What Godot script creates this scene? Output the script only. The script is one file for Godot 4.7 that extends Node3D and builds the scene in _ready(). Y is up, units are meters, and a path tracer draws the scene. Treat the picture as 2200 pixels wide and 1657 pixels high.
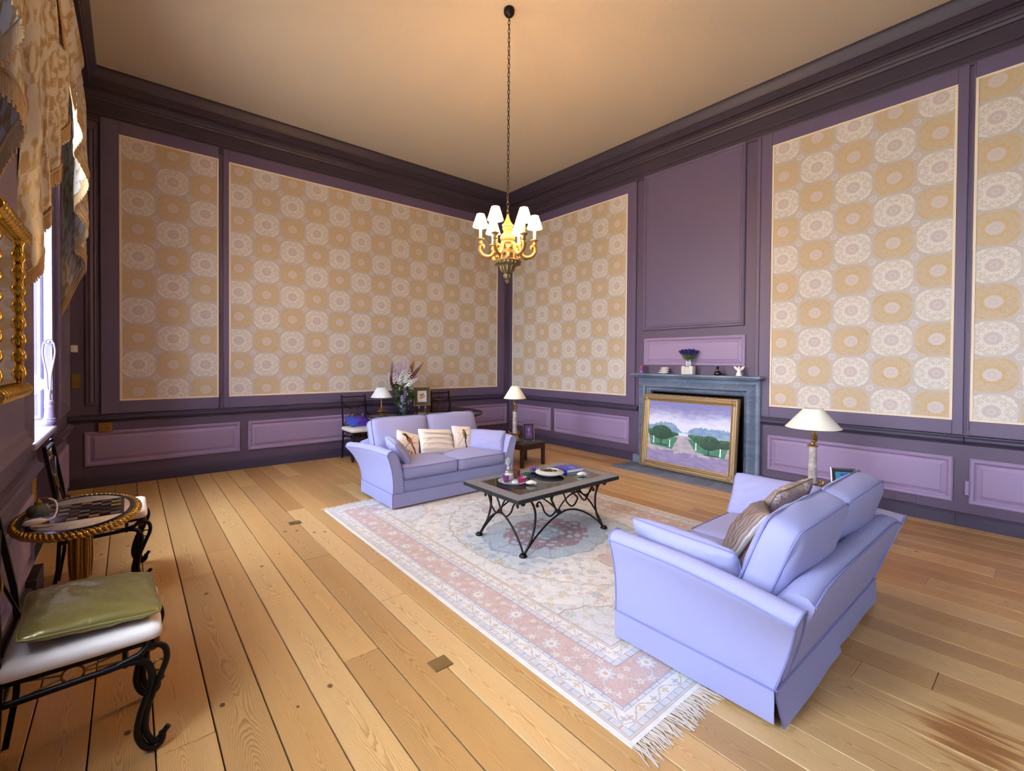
extends Node3D
# Tall purple panelled drawing room: two lavender sofas, rug, fireplace, chandelier.
# World: corner of back wall (z = 0) and right wall (x = 0); window wall at x = XC.

const XC := -6.43
const ZEND := 10.4
const HC := 4.81
var X := Transform3D()
var sg := 1
var M := {}
var taken := {}
var rng := RandomNumberGenerator.new()

# ---------------------------------------------------------------- helpers
func mk() -> SurfaceTool:
	var st := SurfaceTool.new()
	st.begin(Mesh.PRIMITIVE_TRIANGLES)
	return st

func ng(st: SurfaceTool) -> void:
	sg += 1
	st.set_smooth_group(sg)

func flat(st: SurfaceTool) -> void:
	st.set_smooth_group(-1)

func vt(st: SurfaceTool, p: Vector3, uv: Vector2) -> void:
	st.set_uv(uv)
	st.add_vertex(X * p)

# a b c d run counter-clockwise seen from outside
func quad(st: SurfaceTool, a: Vector3, b: Vector3, c: Vector3, d: Vector3, ua := Vector2(0, 0), ub := Vector2(1, 0), uc := Vector2(1, 1), ud := Vector2(0, 1)) -> void:
	vt(st, a, ua); vt(st, c, uc); vt(st, b, ub)
	vt(st, a, ua); vt(st, d, ud); vt(st, c, uc)

func tri(st: SurfaceTool, a: Vector3, b: Vector3, c: Vector3) -> void:
	vt(st, a, Vector2(a.x, a.y)); vt(st, c, Vector2(c.x, c.y)); vt(st, b, Vector2(b.x, b.y))

# rows of points; u runs along a row, v from row to row; outside = du x dv
func sheet(st: SurfaceTool, rows: Array, close_u := false, close_v := false, us := 1.0, vs := 1.0) -> void:
	var nr := rows.size()
	var nc: int = rows[0].size()
	for j in (nr if close_v else nr - 1):
		var r0: PackedVector3Array = rows[j]
		var r1: PackedVector3Array = rows[(j + 1) % nr]
		for i in (nc if close_u else nc - 1):
			var k := (i + 1) % nc
			var u0 := us * i / (nc - 1.0)
			var u1 := us * (i + 1) / (nc - 1.0)
			var v0 := vs * j / (nr - 1.0)
			var v1 := vs * (j + 1) / (nr - 1.0)
			quad(st, r0[i], r0[k], r1[k], r1[i], Vector2(u0, v0), Vector2(u1, v0), Vector2(u1, v1), Vector2(u0, v1))

# box from lo to hi with chamfered edges; uv in metres
func box(st: SurfaceTool, lo: Vector3, hi: Vector3, b := 0.0) -> void:
	flat(st)
	var c := (lo + hi) / 2.0
	var h := (hi - lo) / 2.0
	b = minf(b, minf(h.x, minf(h.y, h.z)) * 0.98)
	for ax in 3:
		for s in [-1.0, 1.0]:
			var n := Vector3.ZERO; n[ax] = s
			var u := Vector3.ZERO; u[(ax + 1) % 3] = 1.0
			var w := n.cross(u)
			var hu := absf(u.dot(h)) - b
			var hw := absf(w.dot(h)) - b
			var o := c + n * h[ax]
			quad(st, o - u * hu - w * hw, o + u * hu - w * hw, o + u * hu + w * hw, o - u * hu + w * hw, Vector2(0, 0), Vector2(2 * hu, 0), Vector2(2 * hu, 2 * hw), Vector2(0, 2 * hw))
	if b <= 0.0:
		return
	for ax in 3:
		var a1 := (ax + 1) % 3
		var a2 := (ax + 2) % 3
		for s1 in [-1.0, 1.0]:
			for s2 in [-1.0, 1.0]:
				var e := Vector3.ZERO; e[ax] = h[ax] - b
				var p := Vector3.ZERO; p[a1] = s1 * h[a1]; p[a2] = s2 * (h[a2] - b)
				var q := Vector3.ZERO; q[a1] = s1 * (h[a1] - b); q[a2] = s2 * h[a2]
				if s1 * s2 > 0.0:
					quad(st, c + p - e, c + q - e, c + q + e, c + p + e)
				else:
					quad(st, c + q - e, c + p - e, c + p + e, c + q + e)
	for sx in [-1.0, 1.0]:
		for sy in [-1.0, 1.0]:
			for sz in [-1.0, 1.0]:
				var p := c + Vector3(sx * h.x, sy * (h.y - b), sz * (h.z - b))
				var q := c + Vector3(sx * (h.x - b), sy * h.y, sz * (h.z - b))
				var r := c + Vector3(sx * (h.x - b), sy * (h.y - b), sz * h.z)
				if sx * sy * sz > 0.0:
					tri(st, p, q, r)
				else:
					tri(st, p, r, q)

# prof: Vector2(radius, height) from bottom to top; sharp corners split the smoothing
func lathe(st: SurfaceTool, prof: Array, segs := 24, sharp := 40.0, lob := 0, amp := 0.0, us := 1.0) -> void:
	ng(st)
	for j in prof.size() - 1:
		var a: Vector2 = prof[j]
		var b: Vector2 = prof[j + 1]
		if j > 0:
			var d0: Vector2 = (a - prof[j - 1])
			if absf(rad_to_deg(d0.angle_to(b - a))) > sharp:
				ng(st)
		for i in segs:
			var t0 := TAU * i / segs
			var t1 := TAU * (i + 1) / segs
			var f0 := 1.0 + (amp * cos(lob * t0) if lob else 0.0)
			var f1 := 1.0 + (amp * cos(lob * t1) if lob else 0.0)
			var e0 := Vector3(cos(t0) * f0, 0, -sin(t0) * f0)
			var e1 := Vector3(cos(t1) * f1, 0, -sin(t1) * f1)
			var p00 := e0 * a.x + Vector3(0, a.y, 0)
			var p10 := e1 * a.x + Vector3(0, a.y, 0)
			var p01 := e0 * b.x + Vector3(0, b.y, 0)
			var p11 := e1 * b.x + Vector3(0, b.y, 0)
			var u0 := us * i / segs
			var u1 := us * (i + 1) / segs
			if a.x < 1e-5:
				vt(st, p00, Vector2(u0, a.y)); vt(st, p01, Vector2(u0, b.y)); vt(st, p11, Vector2(u1, b.y))
			elif b.x < 1e-5:
				vt(st, p00, Vector2(u0, a.y)); vt(st, p01, Vector2(u0, b.y)); vt(st, p10, Vector2(u1, a.y))
			else:
				quad(st, p00, p10, p11, p01, Vector2(u0, a.y), Vector2(u1, a.y), Vector2(u1, b.y), Vector2(u0, b.y))

# round or square bar along a path; r may be a number or an array along the path
func tube(st: SurfaceTool, pts: Array, r, sides := 8, closed := false, turn := 0.0, flatten := 1.0) -> void:
	if sides <= 4:
		flat(st)
	else:
		ng(st)
	var n := pts.size()
	var rows := []
	var up := Vector3.ZERO
	var prev := Vector3.ZERO
	for i in n:
		var a: Vector3 = pts[(i - 1 + n) % n] if (closed or i > 0) else pts[i]
		var b: Vector3 = pts[(i + 1) % n] if (closed or i < n - 1) else pts[i]
		var t := (b - a).normalized()
		if i == 0:
			up = Vector3.UP if absf(t.y) < 0.9 else Vector3.RIGHT
			up = (up - t * up.dot(t)).normalized()
		else:
			var ax := prev.cross(t)
			if ax.length() > 1e-6:
				up = up.rotated(ax.normalized(), prev.angle_to(t))
			up = (up - t * up.dot(t)).normalized()
		prev = t
		var side := t.cross(up)
		var rr: float = r[i] if r is Array else r
		var ring := PackedVector3Array()
		for k in sides:
			var an := TAU * k / sides + turn
			ring.append(pts[i] + (up * cos(an) * flatten + side * sin(an)) * rr)
		rows.append(ring)
	sheet(st, rows, true, closed)
	if not closed:
		if sides > 4:
			ng(st)
		for e in [0, n - 1]:
			var ring: PackedVector3Array = rows[e]
			var m: Vector3 = pts[e]
			for k in sides:
				if e == 0:
					tri(st, m, ring[(k + 1) % sides], ring[k])
				else:
					tri(st, m, ring[k], ring[(k + 1) % sides])

func ball(st: SurfaceTool, c: Vector3, r: Vector3, segs := 12, rings := 8) -> void:
	ng(st)
	var rows := []
	for j in rings + 1:
		var a := -PI / 2 + PI * j / rings
		var row := PackedVector3Array()
		for i in segs:
			var t := TAU * i / segs
			row.append(c + Vector3(cos(a) * cos(t) * r.x, sin(a) * r.y, -cos(a) * sin(t) * r.z))
		rows.append(row)
	sheet(st, rows, true, false)

func torus(st: SurfaceTool, c: Vector3, n: Vector3, R: float, r: float, segs := 20, sides := 6, sx := 1.0) -> void:
	var u := (Vector3.UP if absf(n.y) < 0.9 else Vector3.RIGHT).cross(n).normalized()
	var w := n.cross(u)
	var pts := []
	for i in segs:
		var t := TAU * i / segs
		pts.append(c + u * cos(t) * R * sx + w * sin(t) * R)
	tube(st, pts, r, sides, true)

# smooth curve through points
func curve(pts: Array, per := 8, closed := false) -> Array:
	var out := []
	var n := pts.size()
	for i in (n if closed else n - 1):
		var p0: Vector3 = pts[(i - 1 + n) % n] if closed else pts[maxi(i - 1, 0)]
		var p1: Vector3 = pts[i]
		var p2: Vector3 = pts[(i + 1) % n]
		var p3: Vector3 = pts[(i + 2) % n] if closed else pts[mini(i + 2, n - 1)]
		for k in per:
			var t := float(k) / per
			out.append(0.5 * (2.0 * p1 + (p2 - p0) * t + (2.0 * p0 - 5.0 * p1 + 4.0 * p2 - p3) * t * t + (3.0 * p1 - p0 - 3.0 * p2 + p3) * t * t * t))
	if not closed:
		out.append(pts[n - 1])
	return out

# nested rectangles: ring[k] = Vector2(inset, proud) from the outer edge inwards, in u v d axes
func rings(st: SurfaceTool, lo: Vector2, hi: Vector2, prof: Array, cap := true) -> void:
	flat(st)
	for k in prof.size() - 1:
		var a: Vector2 = prof[k]
		var b: Vector2 = prof[k + 1]
		var A := [Vector3(lo.x + a.x, lo.y + a.x, a.y), Vector3(hi.x - a.x, lo.y + a.x, a.y), Vector3(hi.x - a.x, hi.y - a.x, a.y), Vector3(lo.x + a.x, hi.y - a.x, a.y)]
		var B := [Vector3(lo.x + b.x, lo.y + b.x, b.y), Vector3(hi.x - b.x, lo.y + b.x, b.y), Vector3(hi.x - b.x, hi.y - b.x, b.y), Vector3(lo.x + b.x, hi.y - b.x, b.y)]
		for i in 4:
			var j := (i + 1) % 4
			quad(st, A[i], A[j], B[j], B[i])
	if cap:
		var e: Vector2 = prof[-1]
		quad(st, Vector3(lo.x + e.x, lo.y + e.x, e.y), Vector3(hi.x - e.x, lo.y + e.x, e.y), Vector3(hi.x - e.x, hi.y - e.x, e.y), Vector3(lo.x + e.x, hi.y - e.x, e.y))

# straight moulding: prof = Vector2(proud, height) from bottom to top, from u0 to u1; m0 and m1 mitre the ends
func mould(st: SurfaceTool, prof: Array, u0: float, u1: float, m0 := 0.0, m1 := 0.0) -> void:
	flat(st)
	for k in prof.size() - 1:
		var a: Vector2 = prof[k]
		var b: Vector2 = prof[k + 1]
		quad(st, Vector3(u0 + m0 * a.x, a.y, a.x), Vector3(u1 - m1 * a.x, a.y, a.x), Vector3(u1 - m1 * b.x, b.y, b.x), Vector3(u0 + m0 * b.x, b.y, b.x))
	for e in 2:
		if (m0 if e == 0 else m1) != 0.0:
			continue
		var u := u0 if e == 0 else u1
		for k in prof.size() - 1:
			var a: Vector2 = prof[k]
			var b: Vector2 = prof[k + 1]
			var p := Vector3(u, a.y, a.x); var q := Vector3(u, b.y, b.x)
			var p2 := Vector3(u, a.y, -0.02); var q2 := Vector3(u, b.y, -0.02)
			if e == 0:
				quad(st, p2, p, q, q2)
			else:
				quad(st, p, p2, q2, q)

func wallrect(st: SurfaceTool, lo: Vector2, hi: Vector2, d: float) -> void:
	flat(st)
	quad(st, Vector3(lo.x, lo.y, d), Vector3(hi.x, lo.y, d), Vector3(hi.x, hi.y, d), Vector3(lo.x, hi.y, d), lo, Vector2(hi.x, lo.y), hi, Vector2(lo.x, hi.y))

# cushion with soft box form; uv 0..1 on the broad faces
func softbox(st: SurfaceTool, size: Vector3, rad: float, bulge: Vector3, nx := 12, ny := 4, nz := 12, wob := 0.0, seed_ := 0) -> void:
	ng(st)
	var h := size / 2.0
	var inn := Vector3(maxf(h.x - rad, 0.001), maxf(h.y - rad, 0.001), maxf(h.z - rad, 0.001))
	var noise := FastNoiseLite.new()
	noise.seed = seed_
	noise.frequency = 2.2
	var cnt := [nx, ny, nz]
	for ax in 3:
		for s in [-1.0, 1.0]:
			var a1 := (ax + 1) % 3
			var a2 := (ax + 2) % 3
			var rows := []
			for j in cnt[a2] + 1:
				var row := PackedVector3Array()
				for i in cnt[a1] + 1:
					var p := Vector3.ZERO
					var ti: float = -cos(PI * i / cnt[a1]) * 0.35 + (2.0 * i / cnt[a1] - 1.0) * 0.65
					var tj: float = -cos(PI * j / cnt[a2]) * 0.35 + (2.0 * j / cnt[a2] - 1.0) * 0.65
					p[ax] = s * h[ax]
					p[a1] = ti * h[a1] * s
					p[a2] = tj * h[a2]
					var q := Vector3(clampf(p.x, -inn.x, inn.x), clampf(p.y, -inn.y, inn.y), clampf(p.z, -inn.z, inn.z))
					var d := p - q
					var o := q + (d.normalized() * rad if d.length() > 1e-6 else Vector3.ZERO)
					var f := Vector3(o.x / h.x, o.y / h.y, o.z / h.z)
					o.x += f.x * bulge.x * (1 - f.y * f.y) * (1 - f.z * f.z)
					o.y += f.y * bulge.y * (1 - f.x * f.x) * (1 - f.z * f.z)
					o.z += f.z * bulge.z * (1 - f.x * f.x) * (1 - f.y * f.y)
					if wob > 0.0:
						o += o.normalized() * wob * noise.get_noise_3d(o.x * 2.0, o.y * 2.0, o.z * 2.0)
					row.append(o)
				rows.append(row)
			sheet(st, rows)

# knife-edge cushion in the x y plane, uv 0..1 over the front
func pillow(st: SurfaceTool, w: float, h: float, t: float, n := 18, pinch := 0.1, seed_ := 0, wob := 0.012) -> void:
	var noise := FastNoiseLite.new()
	noise.seed = seed_
	noise.frequency = 1.0
	ng(st)
	for s in [1.0, -1.0]:
		var rows := []
		for j in n + 1:
			var b := 2.0 * j / n - 1.0
			b = sin(b * PI / 2) * 0.55 + b * 0.45
			var row := PackedVector3Array()
			for i in n + 1:
				var a := 2.0 * i / n - 1.0
				a = sin(a * PI / 2) * 0.55 + a * 0.45
				row.append(pillow_at(a * s, b, w, h, t * s, pinch, noise, wob))
			rows.append(row)
		sheet(st, rows)

func pillow_at(a: float, b: float, w: float, h: float, t: float, pinch: float, noise: FastNoiseLite, wob: float) -> Vector3:
	var rc := 1.0 - 0.06 * pow(a * b, 6.0)
	var x := a * w / 2 * (1.0 - pinch * (1.0 - b * b)) * rc
	var y := b * h / 2 * (1.0 - pinch * (1.0 - a * a)) * rc
	var f := pow(maxf((1 - a * a) * (1 - b * b), 0.0), 0.42)
	var z := t / 2 * f + wob * f * noise.get_noise_2d(x * 14.0, y * 14.0 + 40.0 * signf(t)) * 1.6
	return Vector3(x, y, z)

func piping(st: SurfaceTool, w: float, h: float, pinch: float, r := 0.004, n := 10) -> void:
	var pts := []
	var noise := FastNoiseLite.new()
	for e in 4:
		for i in n:
			var q := 2.0 * i / n - 1.0
			var a: float = [q, 1.0, -q, -1.0][e]
			var b: float = [-1.0, q, 1.0, -q][e]
			pts.append(pillow_at(a, b, w, h, 0.0, pinch, noise, 0.0))
	tube(st, pts, r, 6, true)

func obj(called: String, st: SurfaceTool, m: Material, parent: Node = null) -> MeshInstance3D:
	st.generate_normals()
	st.set_material(m)
	var o := MeshInstance3D.new()
	o.mesh = st.commit()
	return hang(o, called, parent)

func inst(called: String, mesh: Mesh, m: Material, parent: Node, xf := Transform3D()) -> MeshInstance3D:
	var o := MeshInstance3D.new()
	o.mesh = mesh
	if m:
		o.material_override = m
	o.transform = xf
	return hang(o, called, parent)

func hang(o: Node3D, called: String, parent: Node) -> Node3D:
	if parent == null or parent == self:
		o.name = numbered(called)
		add_child(o)
	else:
		o.name = called
		parent.add_child(o, true)
	return o

func numbered(called: String) -> String:
	var k: int = taken.get(called, 0)
	taken[called] = k + 1
	return called if k == 0 else "%s_%03d" % [called, k]

func thing(called: String, label: String, category: String, at := Vector3.ZERO, turn := 0.0, group := "") -> Node3D:
	var o := Node3D.new()
	o.name = numbered(called)
	add_child(o)
	o.position = at
	o.rotation.y = turn
	tag(o, label, category, group)
	return o

func tag(o: Node, label: String, category: String, group := "") -> Node:
	o.set_meta("label", label)
	o.set_meta("category", category)
	if group:
		o.set_meta("group", group)
	return o

func struct(called: String, st: SurfaceTool, m: Material) -> MeshInstance3D:
	var o := obj(called, st, m)
	o.set_meta("kind", "structure")
	return o

func mat(c: Color, rough := 0.7, metal := 0.0, spec := 0.5) -> StandardMaterial3D:
	var m := StandardMaterial3D.new()
	m.albedo_color = c
	m.roughness = rough
	m.metallic = metal
	m.metallic_specular = spec
	return m

func tex_mat(im: Image, rough := 0.8, metal := 0.0) -> StandardMaterial3D:
	var m := mat(Color.WHITE, rough, metal)
	m.albedo_texture = ImageTexture.create_from_image(im)
	return m

func noise_tex(freq: float, seed_: int, normal := false, strength := 2.0, size := 256) -> NoiseTexture2D:
	var f := FastNoiseLite.new()
	f.noise_type = FastNoiseLite.TYPE_SIMPLEX_SMOOTH
	f.frequency = freq
	f.seed = seed_
	f.fractal_octaves = 4
	var t := NoiseTexture2D.new()
	t.width = size; t.height = size
	t.seamless = true
	t.noise = f
	t.as_normal_map = normal
	t.bump_strength = strength
	return t

func grain(m: StandardMaterial3D, t: Texture2D, scale: float, strength := 0.3) -> StandardMaterial3D:
	m.normal_enabled = true
	m.normal_texture = t
	m.normal_scale = strength
	m.uv1_triplanar = true
	m.uv1_world_triplanar = false
	m.uv1_scale = Vector3.ONE * scale
	return m

func put8(buf: PackedByteArray, i: int, c: Color) -> void:
	buf[i] = int(clampf(c.r, 0, 1) * 255); buf[i + 1] = int(clampf(c.g, 0, 1) * 255); buf[i + 2] = int(clampf(c.b, 0, 1) * 255)

# ---------------------------------------------------------------- textures
func seg_d(p: Vector2, a: Vector2, b: Vector2) -> float:
	var t := clampf((p - a).dot(b - a) / (b - a).length_squared(), 0, 1)
	return p.distance_to(a + (b - a) * t)

# woven medallion, quarter of a cell: 0 ground, 1 motif, 2 heart of the flower, 3 small ring
func medallion_mask(n: int) -> PackedByteArray:
	var q := PackedByteArray()
	q.resize(n * n)
	for j in n:
		for i in n:
			var x := 0.5 * (i + 0.5) / n
			var y := 0.5 * (j + 0.5) / n
			var a := minf(x, y)
			var b := maxf(x, y)
			var r := sqrt(x * x + y * y)
			var th := atan2(a, b)
			var v := 0
			var se := pow(pow(x, 2.6) + pow(y, 2.6), 1.0 / 2.6)
			var outer := 0.49 - 0.018 * absf(sin(th * 13.0 + 0.3)) * (1.0 if th > 0.28 else 0.45)
			var hole := 0.18 + 0.014 * cos(th * 22.0)
			if r < hole:
				v = 2 if r < 0.05 or r > 0.085 else 4
			elif se < outer:
				v = 1
				var w := 0.0095
				var p := Vector2(a, b)
				var c1 := absf(p.distance_to(Vector2(0, 0.335)) - 0.108)
				var c2 := absf(p.distance_to(Vector2(0, 0.33)) - 0.146)
				var c3 := absf(p.distance_to(Vector2(0, 0.32)) - 0.185)
				if c1 < w and b > 0.27: v = 0
				if c2 < w and b > 0.31: v = 0
				if c3 < w and b > 0.35: v = 0
				if absf(p.distance_to(Vector2(0.042, 0.318)) - 0.032) < w * 0.8 and not (a < 0.03 and b > 0.32): v = 0
				if p.distance_to(Vector2(0.046, 0.315)) < 0.012: v = 0
				if absf(a) < 0.007 and b > 0.36 and b < 0.4: v = 0
				if seg_d(p, Vector2(0.0, 0.235), Vector2(0.05, 0.262)) < w * 0.7: v = 0
				if seg_d(p, Vector2(0.09, 0.25), Vector2(0.05, 0.285)) < w * 0.7: v = 0
				if absf(p.distance_to(Vector2(0.205, 0.3)) - 0.06) < w * 0.8 and a > 0.15: v = 0
				if seg_d(p, Vector2(0.15, 0.16), Vector2(0.3, 0.33)) < w * 0.5: v = 0
				if seg_d(p, Vector2(0.16, 0.24), Vector2(0.26, 0.38)) < w * 0.7: v = 0
			var rc := Vector2(0.5 - x, 0.5 - y).length()
			if v == 0 and rc < 0.1 and (rc > 0.052 or rc < 0.024):
				v = 3
			q[j * n + i] = v
	return q

func fabric_image(mask: PackedByteArray, n: int, cols: Dictionary, seed_: int) -> Image:
	var s := 4 * n
	var buf := PackedByteArray()
	buf.resize(s * s * 3)
	var r := RandomNumberGenerator.new()
	r.seed = seed_
	for j in s:
		for i in s:
			var ci := i / (2 * n)
			var cj := j / (2 * n)
			var x := absi((i % (2 * n)) * 2 - 2 * n + 1) / 2
			var y := absi((j % (2 * n)) * 2 - 2 * n + 1) / 2
			var v := mask[y * n + x]
			var gold := (ci + cj) % 2 == 0
			var c: Color = cols.ground
			match v:
				1: c = cols.gold if gold else cols.ivory
				2: c = cols.heart_gold if gold else cols.heart_ivory
				4: c = cols.gold.lerp(cols.heart_gold, 0.6) if gold else cols.ring
				3: c = cols.ring
			var k := 0.985 + 0.03 * r.randf()
			if i % 4 == 0: k -= 0.012
			if v == 1 and j % 3 == 0: k -= 0.015
			put8(buf, (j * s + i) * 3, c * k)
	return Image.create_from_data(s, s, false, Image.FORMAT_RGB8, buf)

func satin_image(mask: PackedByteArray, n: int) -> Image:
	var s := 4 * n
	var buf := PackedByteArray()
	buf.resize(s * s)
	for j in s:
		for i in s:
			var x := absi((i % (2 * n)) * 2 - 2 * n + 1) / 2
			var y := absi((j % (2 * n)) * 2 - 2 * n + 1) / 2
			buf[j * s + i] = 235 if mask[y * n + x] == 1 else 120
	return Image.create_from_data(s, s, false, Image.FORMAT_L8, buf)

func plank_image(seed_: int, light: Color, dark: Color, knots: int, stain := Vector3.ZERO) -> Image:
	var w := 192
	var h := 1024
	var r := RandomNumberGenerator.new()
	r.seed = seed_
	var f := FastNoiseLite.new()
	f.seed = seed_
	f.frequency = 1.0
	f.fractal_octaves = 3
	var buf := PackedByteArray()
	buf.resize(w * h * 3)
	var cx := r.randf_range(-0.25, 0.25)
	var kx := []
	for k in knots:
		kx.append(Vector3(r.randf_range(-0.7, 0.7), r.randf_range(0.1, 2.3), r.randf_range(0.02, 0.045)))
	for j in h:
		var y := 2.4 * j / h
		var mid := cx + 0.28 * f.get_noise_1d(y * 0.9 + 7.0) + 0.05 * f.get_noise_1d(y * 5.0)
		var depth := 0.22 + 1.1 * f.get_noise_1d(y * 0.55 + 31.0)
		for i in w:
			var x := 2.0 * i / w - 1.0
			var dx := x - mid
			for k in kx:
				var dd: Vector2 = Vector2((x - k.x) * 0.1, (y - k.y) * 0.55)
				var e: float = dd.length() / k.z
				if e < 4.0:
					dx += 0.22 * exp(-e * e * 0.35) * signf(dx)
			var g := sqrt(dx * dx + depth * depth * 0.6)
			var n1 := f.get_noise_2d(x * 3.0, y * 3.5)
			var ring := g * 15.0 + n1 * 0.55
			var t := ring - floorf(ring)
			var late := smoothstep(0.35, 0.86, t) * (1.0 - smoothstep(0.9, 1.0, t))
			var amt := late * (0.55 - 0.28 * minf(absf(dx), 1.0))
			var fine := f.get_noise_2d(x * 55.0, y * 2.6) * 0.13
			var wide := f.get_noise_2d(x * 1.4 + 50.0, y * 1.1) * 0.16
			var c := light.lerp(dark, clampf(amt + fine + wide * 0.5, 0, 1)) * (1.0 + wide * 0.22)
			if stain.z > 0.0:
				var sd := Vector2((x - stain.x) * 0.092, y - stain.y).length() / stain.z + 0.75 * f.get_noise_2d(x * 2.0 + 9.0, y * 2.2) + 0.35 * f.get_noise_2d(x * 22.0, y * 3.0)
				if sd < 1.0:
					c = c.lerp(Color(0.52, 0.30, 0.12), 0.75 * smoothstep(1.0, 0.2, sd))
			for k in kx:
				var e: float = Vector2((x - k.x) * 0.1, (y - k.y) * 0.8).length()
				if e < k.z * 0.42:
					c = c.lerp(Color(0.28, 0.17, 0.09), 0.75 * smoothstep(k.z * 0.42, k.z * 0.2, e))
			put8(buf, (j * w + i) * 3, c)
	return Image.create_from_data(w, h, false, Image.FORMAT_RGB8, buf)

# quarter of the oriental rug, mirrored over both axes. Long side along v.
func rug_image() -> Image:
	var qw := 512
	var qh := 714
	var hw := 1.305
	var hh := 1.82
	var ivory := Color(0.83, 0.815, 0.785)
	var pale := Color(0.745, 0.75, 0.765)
	var rose := Color(0.745, 0.64, 0.60)
	var deep := Color(0.62, 0.455, 0.46)
	var blue := Color(0.60, 0.61, 0.66)
	var tan := Color(0.76, 0.675, 0.56)
	var green := Color(0.65, 0.66, 0.61)
	var f := FastNoiseLite.new()
	f.seed = 12
	f.frequency = 1.0
	var r := RandomNumberGenerator.new()
	r.seed = 5
	# flowers of the field: centre, radius, colour, petals
	var cell := 0.08
	var buckets := {}
	for k in 230:
		var c := Vector2(r.randf_range(0.01, hw - 0.46), r.randf_range(0.01, hh - 0.46))
		var rad := r.randf_range(0.012, 0.026) if k % 5 else r.randf_range(0.03, 0.048)
		var fl := [c, rad, [rose, tan, blue, pale, green, tan, pale][r.randi() % 7], 5 + r.randi() % 4]
		for dx in [-1, 0, 1]:
			for dy in [-1, 0, 1]:
				var key := Vector2i(floori(c.x / cell) + dx, floori(c.y / cell) + dy)
				if not buckets.has(key): buckets[key] = []
				buckets[key].append(fl)
	var buf := PackedByteArray()
	buf.resize(qw * qh * 3)
	for j in qh:
		for i in qw:
			var x := hw * (i + 0.5) / qw
			var y := hh * (j + 0.5) / qh
			var e := minf(hw - x, hh - y)
			var along := y if hw - x < hh - y else x
			var c := ivory
			if e < 0.02:
				c = ivory * 1.03
			elif e < 0.023 or (e > 0.033 and e < 0.036) or (e > 0.06 and e < 0.0635) or (e > 0.125 and e < 0.1285) or (e > 0.143 and e < 0.148):
				c = blue
			elif e < 0.033:
				c = tan.lerp(ivory, 0.45)
			elif e < 0.06 or (e > 0.1285 and e < 0.143):
				c = guard(along, e, pale, ivory, blue, rose)
			elif e < 0.125:
				c = small_border(along, e - 0.0925, 0.088, ivory, tan, blue, rose)
			elif e < 0.33:
				c = main_border(along, e - 0.239, rose, ivory, blue, deep, tan, f)
			elif e < 0.334 or (e > 0.364 and e < 0.368) or (e > 0.428 and e < 0.432) or (e > 0.446 and e < 0.45):
				c = blue.lerp(deep, 0.3)
			elif e < 0.364:
				c = guard(along, e - 0.30, pale, ivory, blue, rose)
			elif e < 0.428:
				c = small_border(along + 0.04, e - 0.398, 0.08, ivory, tan, blue, rose)
			elif e < 0.446:
				c = tan.lerp(ivory, 0.4)
			else:
				c = rug_field(x, y, hw, hh, ivory, pale, rose, deep, blue, tan, green, f)
				var d := Vector2(x / 0.40, y / 0.34).length()
				var key := Vector2i(floori(x / cell), floori(y / cell))
				if buckets.has(key) and d > 1.35:
					for fl in buckets[key]:
						var q: Vector2 = Vector2(x, y) - fl[0]
						var rr: float = fl[1] * (0.8 + 0.25 * cos(q.angle() * fl[3]))
						var l := q.length()
						if l < rr:
							c = ivory.lerp(fl[2], 0.25) if l < rr * 0.3 else (fl[2] if l > rr * 0.75 or l < rr * 0.45 else Color(fl[2]).lerp(ivory, 0.65))
			var k := 0.965 + 0.05 * f.get_noise_2d(x * 9.0, y * 9.0) + 0.05 * r.randf()
			if j % 3 == 0: k -= 0.015
			put8(buf, (j * qw + i) * 3, c * k)
	var q := Image.create_from_data(qw, qh, false, Image.FORMAT_RGB8, buf)
	var im := Image.create(qw * 2, qh * 2, false, Image.FORMAT_RGB8)
	var all := Rect2i(0, 0, qw, qh)
	im.blit_rect(q, all, Vector2i(qw, qh))
	q.flip_x()
	im.blit_rect(q, all, Vector2i(0, qh))
	q.flip_y()
	im.blit_rect(q, all, Vector2i(0, 0))
	q.flip_x()
	im.blit_rect(q, all, Vector2i(qw, 0))
	return im

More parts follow.
